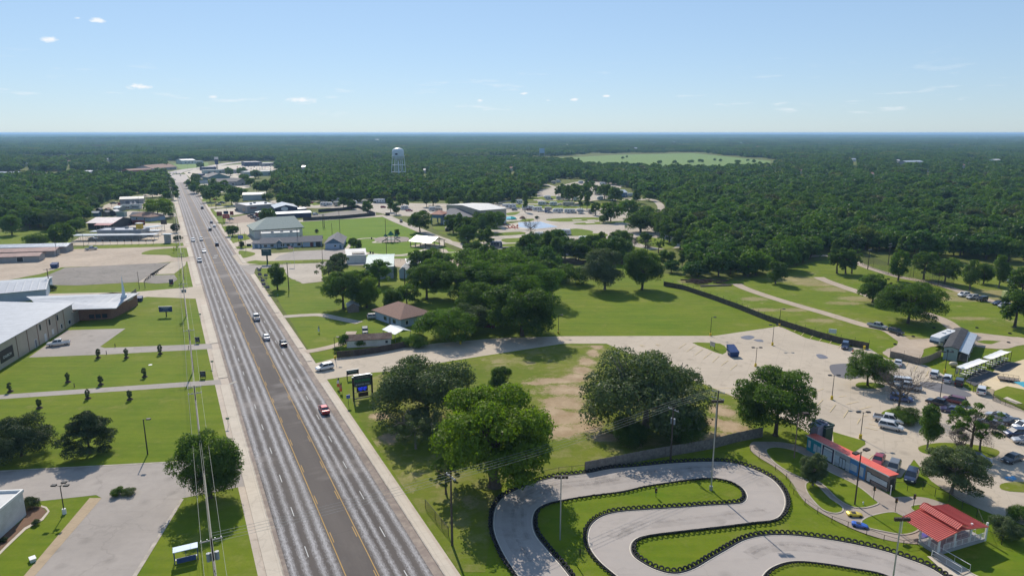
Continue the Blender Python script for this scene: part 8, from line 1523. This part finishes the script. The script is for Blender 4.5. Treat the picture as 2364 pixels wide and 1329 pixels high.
# dumpsters and boxes
def dumpster(x, y, m, label, s=1.0, ang=.2):
    e = empty('dumpster', P(x, y), ang, label, 'dumpster', 'dumpsters', s); MB().add([(-1, -.8, .15), (1, -.8, .15), (1, .8, .15), (-1, .8, .15), (-1.1, -1, 1.3), (1.1, -1, 1.3), (1.1, .95, 1.75), (-1.1, .95, 1.75)], [(3, 2, 1, 0), (0, 1, 5, 4), (1, 2, 6, 5), (2, 3, 7, 6), (3, 0, 4, 7)]).build('bin', m, e)
    MB().add([(-1.12, -1.05, 1.32), (1.12, -1.05, 1.32), (1.12, 1, 1.78), (-1.12, 1, 1.78), (-1.12, -1.05, 1.38), (1.12, -1.05, 1.38), (1.12, 1, 1.84), (-1.12, 1, 1.84)], [(4, 5, 6, 7), (0, 1, 5, 4), (1, 2, 6, 5), (2, 3, 7, 6), (3, 0, 4, 7)]).build('lid', BLKW if m is not BLUP_ else m, e)
    for x_ in (-1.14, 1.1): MB().box(x_, x_ + .05, -.5, .5, .9, 1.0).build('handle', STEEL, e)
BLUP_ = mat('dumpster_blue', (.02, .05, .16), .5, .25, 1.5)
dumpster(1692, 822, BLUP_, 'nearer blue dumpster in the parking lot', 1.15, .1); dumpster(1688, 811, BLUP_, 'farther blue dumpster in the parking lot', 1.0, .1); dumpster(127, 618, BLUP_, 'blue dumpster on the dirt lot', 1.3); dumpster(322, 695, BLUP_, 'blue dumpster at the church gable end', 1.0); dumpster(575, 568, BLKW, 'black dumpster beside the motel annex'); dumpster(1033, 533, BLKW, 'left black dumpster by the clubhouse', 1.3); dumpster(1041, 531, BLKW, 'right black dumpster by the clubhouse', 1.3); dumpster(989 + 8, 608, BLKW, 'black dumpster behind the long white-roofed shed', 1.0); dumpster(895, 497, BRZ, 'brown box by the lane at the yard corner', 1.6)
e = empty('barrel', P(1995, 806), 0, 'yellow barrel at the end of the long plank fence', 'barrel'); MB().lathe([(.3, 0), (.32, .3), (.3, .6), (.32, .9), (.3, 1.0)], 12).build('drum', YB, e); MB().lathe([(.31, 1.0), (.31, 1.04)], 12).build('lid', YB, e)
e = empty('traffic_cone', P(1969, 811), 0, 'red traffic cone near the yellow barrel', 'cone'); MB().box(-.22, .22, -.22, .22, 0, .05).build('base', ORG, e); MB().lathe([(.17, .05), (.03, .75)], 10).build('cone', ORG, e)
# bench shelter bottom left
a, rz, L = frame((404, 1303), (458, 1290)); e = empty('bench_shelter', a, rz, 'blue open-sided bench shelter on the lawn by the bottom utility pole', 'shelter'); BS = mat('shelter_blue', (.05, .08, .20), .5, .2, 1)
for x in (0, L): 
    for y in (0, 1.0): MB().box(x - .05, x + .05, y - .05, y + .05, 0, 2.0).build('post', BS, e)
MB().box(-.1, L + .1, -.25, 1.2, 2.0, 2.08).build('roof', mat('pale_blue_sheet', (.45, .56, .68), .45, .1, 1), e); MB().box(.1, L - .1, .2, .6, .45, .52).build('seat', WHITE, e); MB().box(.25, L - .25, -.05, .02, .1, .9).build('back_panel', BS, e); MB().box(L * .5 - .04, L * .5 + .04, 0, .06, .9, 2.0).build('mullion', BS, e)
# culvert cover, transformer box, log pile, drums
e = empty('utility_box', P(76, 1294), -.8, 'low pale green service box by the tan walk', 'box'); MB().box(-.5, .5, -.35, .35, 0, .5).build('cabinet', mat('pale_green_box', (.42, .50, .42), .6, .1, 1), e); MB().box(-.55, .55, -.4, .4, .5, .56).build('lid', WHITE, e)
LOG = mat('log_bark', (.075, .045, .035), .95, .4, 1); rl = random.Random(4)
for i in range(26):
    p = P(rl.uniform(1592, 1668), rl.uniform(648, 660)); o = MB().tube((-rl.uniform(1.5, 4), 0, 0), (rl.uniform(1.5, 4), 0, rl.uniform(-.2, .4)), rl.uniform(.15, .35), rl.uniform(.12, .25), 7).build('log', LOG); o.location = (p.x, p.y, .25 + rl.uniform(0, .8)); o.rotation_euler = (0, rl.uniform(-.1, .1), rl.uniform(-.7, .7)); tag(o, 'dark brown log in the heap behind the top end of the plank fence', 'log', 'logs in the heap')
o = MB().tube((0, 0, .35), (13, 2.0, .35), .35, .3, 10).build('log', mat('bare_log', (.30, .22, .16), .9, .25, 1)); o.location = P(1617, 662); tag(o, 'long pale trunk lying in front of the log heap', 'log')
for x, y in ((2073, 775), (2156, 790 - 33), (2066, 795), (2108, 777), (2255, 757), (2331, 770), (2328, 791)): 
    o = tyre_me and obj('tyre', tyre_me); o.location = P(x, y); o.scale = (1.3, 1.3, 1.6); tag(o, 'single black tyre lying on the verge of the dirt lane', 'tyre', 'loose tyres along the dirt lane')
# park furniture and pool bits
for i, (x, y) in enumerate(((858, 552), (855, 585), (861, 586))):
    e = empty('litter_bin', P(x, y), 0, ['brown bin at the park path fork', 'left bin at the lower park path', 'right bin at the lower park path'][i], 'bin', 'park bins'); MB().lathe([(.35, 0), (.38, 1.0)], 10).build('drum', BRZ, e); MB().lathe([(.42, 1.0), (.2, 1.2)], 10).build('lid', BLK, e)
CH = mat('red_lounger', (.50, .08, .05), .6, .1, 1); seat_me = MB().box(-.35, .35, -1, .4, .3, .42).mesh('seat', CH); back_me = MB().add([(-.35, .4, .36), (.35, .4, .36), (.35, .9, .95), (-.35, .9, .95), (-.35, .46, .3), (.35, .46, .3), (.35, .96, .9), (-.35, .96, .9)], [(0, 1, 2, 3), (7, 6, 5, 4), (0, 4, 5, 1), (3, 2, 6, 7)]).mesh('backrest', CH)
for i in range(22):
    e = empty('pool_lounger', P(rl.uniform(1164, 1196), rl.uniform(520, 529)), rl.uniform(0, 6), 'red lounge chair on the pale deck beside the splash pad', 'lounge chair', 'red chairs by the splash pad'); obj('seat', seat_me, e); obj('backrest', back_me, e)
for i in range(10):
    e = empty('pool_chair', P(1172 + i * 2.3, 508.5), 0, 'dark chair in the row along the pool edge', 'chair', 'dark chairs along the pool'); obj('seat', MB().box(-.3, .3, -.3, .3, .4, .5).mesh('seat', BLK) if i == 0 else pc_[0], e); obj('backrest', MB().box(-.3, .3, .25, .32, .5, 1.0).mesh('backrest', BLK) if i == 0 else pc_[1], e)
    if i == 0: pc_ = (e.children[0].data, e.children[1].data)
e = empty('rockwork', P(1206, 505), 0, 'brown boulder-like rockwork beside the pool', 'rockwork'); MB().lathe([(2.4, 0), (2.0, 1.0), (.8, 1.9), (.1, 2.1)], 9).build('rock', mat('rockwork', (.28, .17, .12), .9, .3, 1), e)
# shade umbrella at the right edge
e = empty('shade_sail', P(2366, 912), 0, 'teal shade roof on a post at the right edge', 'shade'); MB().tube((0, 0, 0), (0, 0, 2.6), .08, n=6).build('post', BRZ, e); MB().add([(-1.6, -1.4, 2.5), (3, -1.4, 2.6), (3, 2, 2.7), (-1.6, 2, 2.6), (.7, .3, 3.3)], [(0, 1, 4), (1, 2, 4), (2, 3, 4), (3, 0, 4)]).build('fabric', mat('teal_fabric', (.03, .28, .38), .7, .1, 1), e)
o = MB().lathe([(.1, .1), (.75, .3), (.95, .8), (.75, 1.2), (.1, 1.4)], 12).build('fibreglass_pod', mat('cream_pod', (.55, .48, .36), .5, .1, 1), None, True); o.location = P(2200, 846); o.scale = (1.2, .8, 1); tag(o, 'cream rounded tank on the grass by the nearer canopy', 'tank')
o = MB().lathe([(.5, .02), (.5, .07), (.02, .09)], 12).build('manhole_cover', WHITE); o.location = P(347, 842); tag(o, 'white round lid on the church lawn', 'lid')
for x, y, l in ((172, 894, 'short dark post beside the lower drive near the second young tree'), (246, 818, 'short rusty post at the church lot corner'), (266, 801, 'black irrigation post above the church driveway'), (436, 806, 'dark stub post under the wires at the church driveway')):
    e = empty('bollard', P(x, y), 0, l, 'bollard', 'short posts on the church lawn'); MB().tube((0, 0, 0), (0, 0, 1.0), .09, n=7).build('shaft', BRZ, e); MB().lathe([(.11, 1.0), (.05, 1.12)], 7).build('cap', BLK, e)
k = MB()
for i in range(9):
    if i == 4: continue
    o = MB().box(-.12, .12, -.12, .12, 0, 1.0).build('bollard', BLKW); o.location = P(336 + i * 3.6, 648 - i * 2.2); tag(o, 'small dark post in the slanting row across the abandoned pad', 'bollard', 'dark posts across the pad')
# drain grate on the left gutter, mailboxes
o = MB().box(-.45, .45, -1.6, 1.6, .04, .07).build('drain_grate', BLK); o.location = RP(9.9, RV(9.9, 885)); o.rotation_euler = (0, 0, -RAZ * -1); tag(o, 'dark drain grate in the left gutter by the lower drive', 'drain')
for x, y, l in ((498, 480, 'far'), ):
    pass
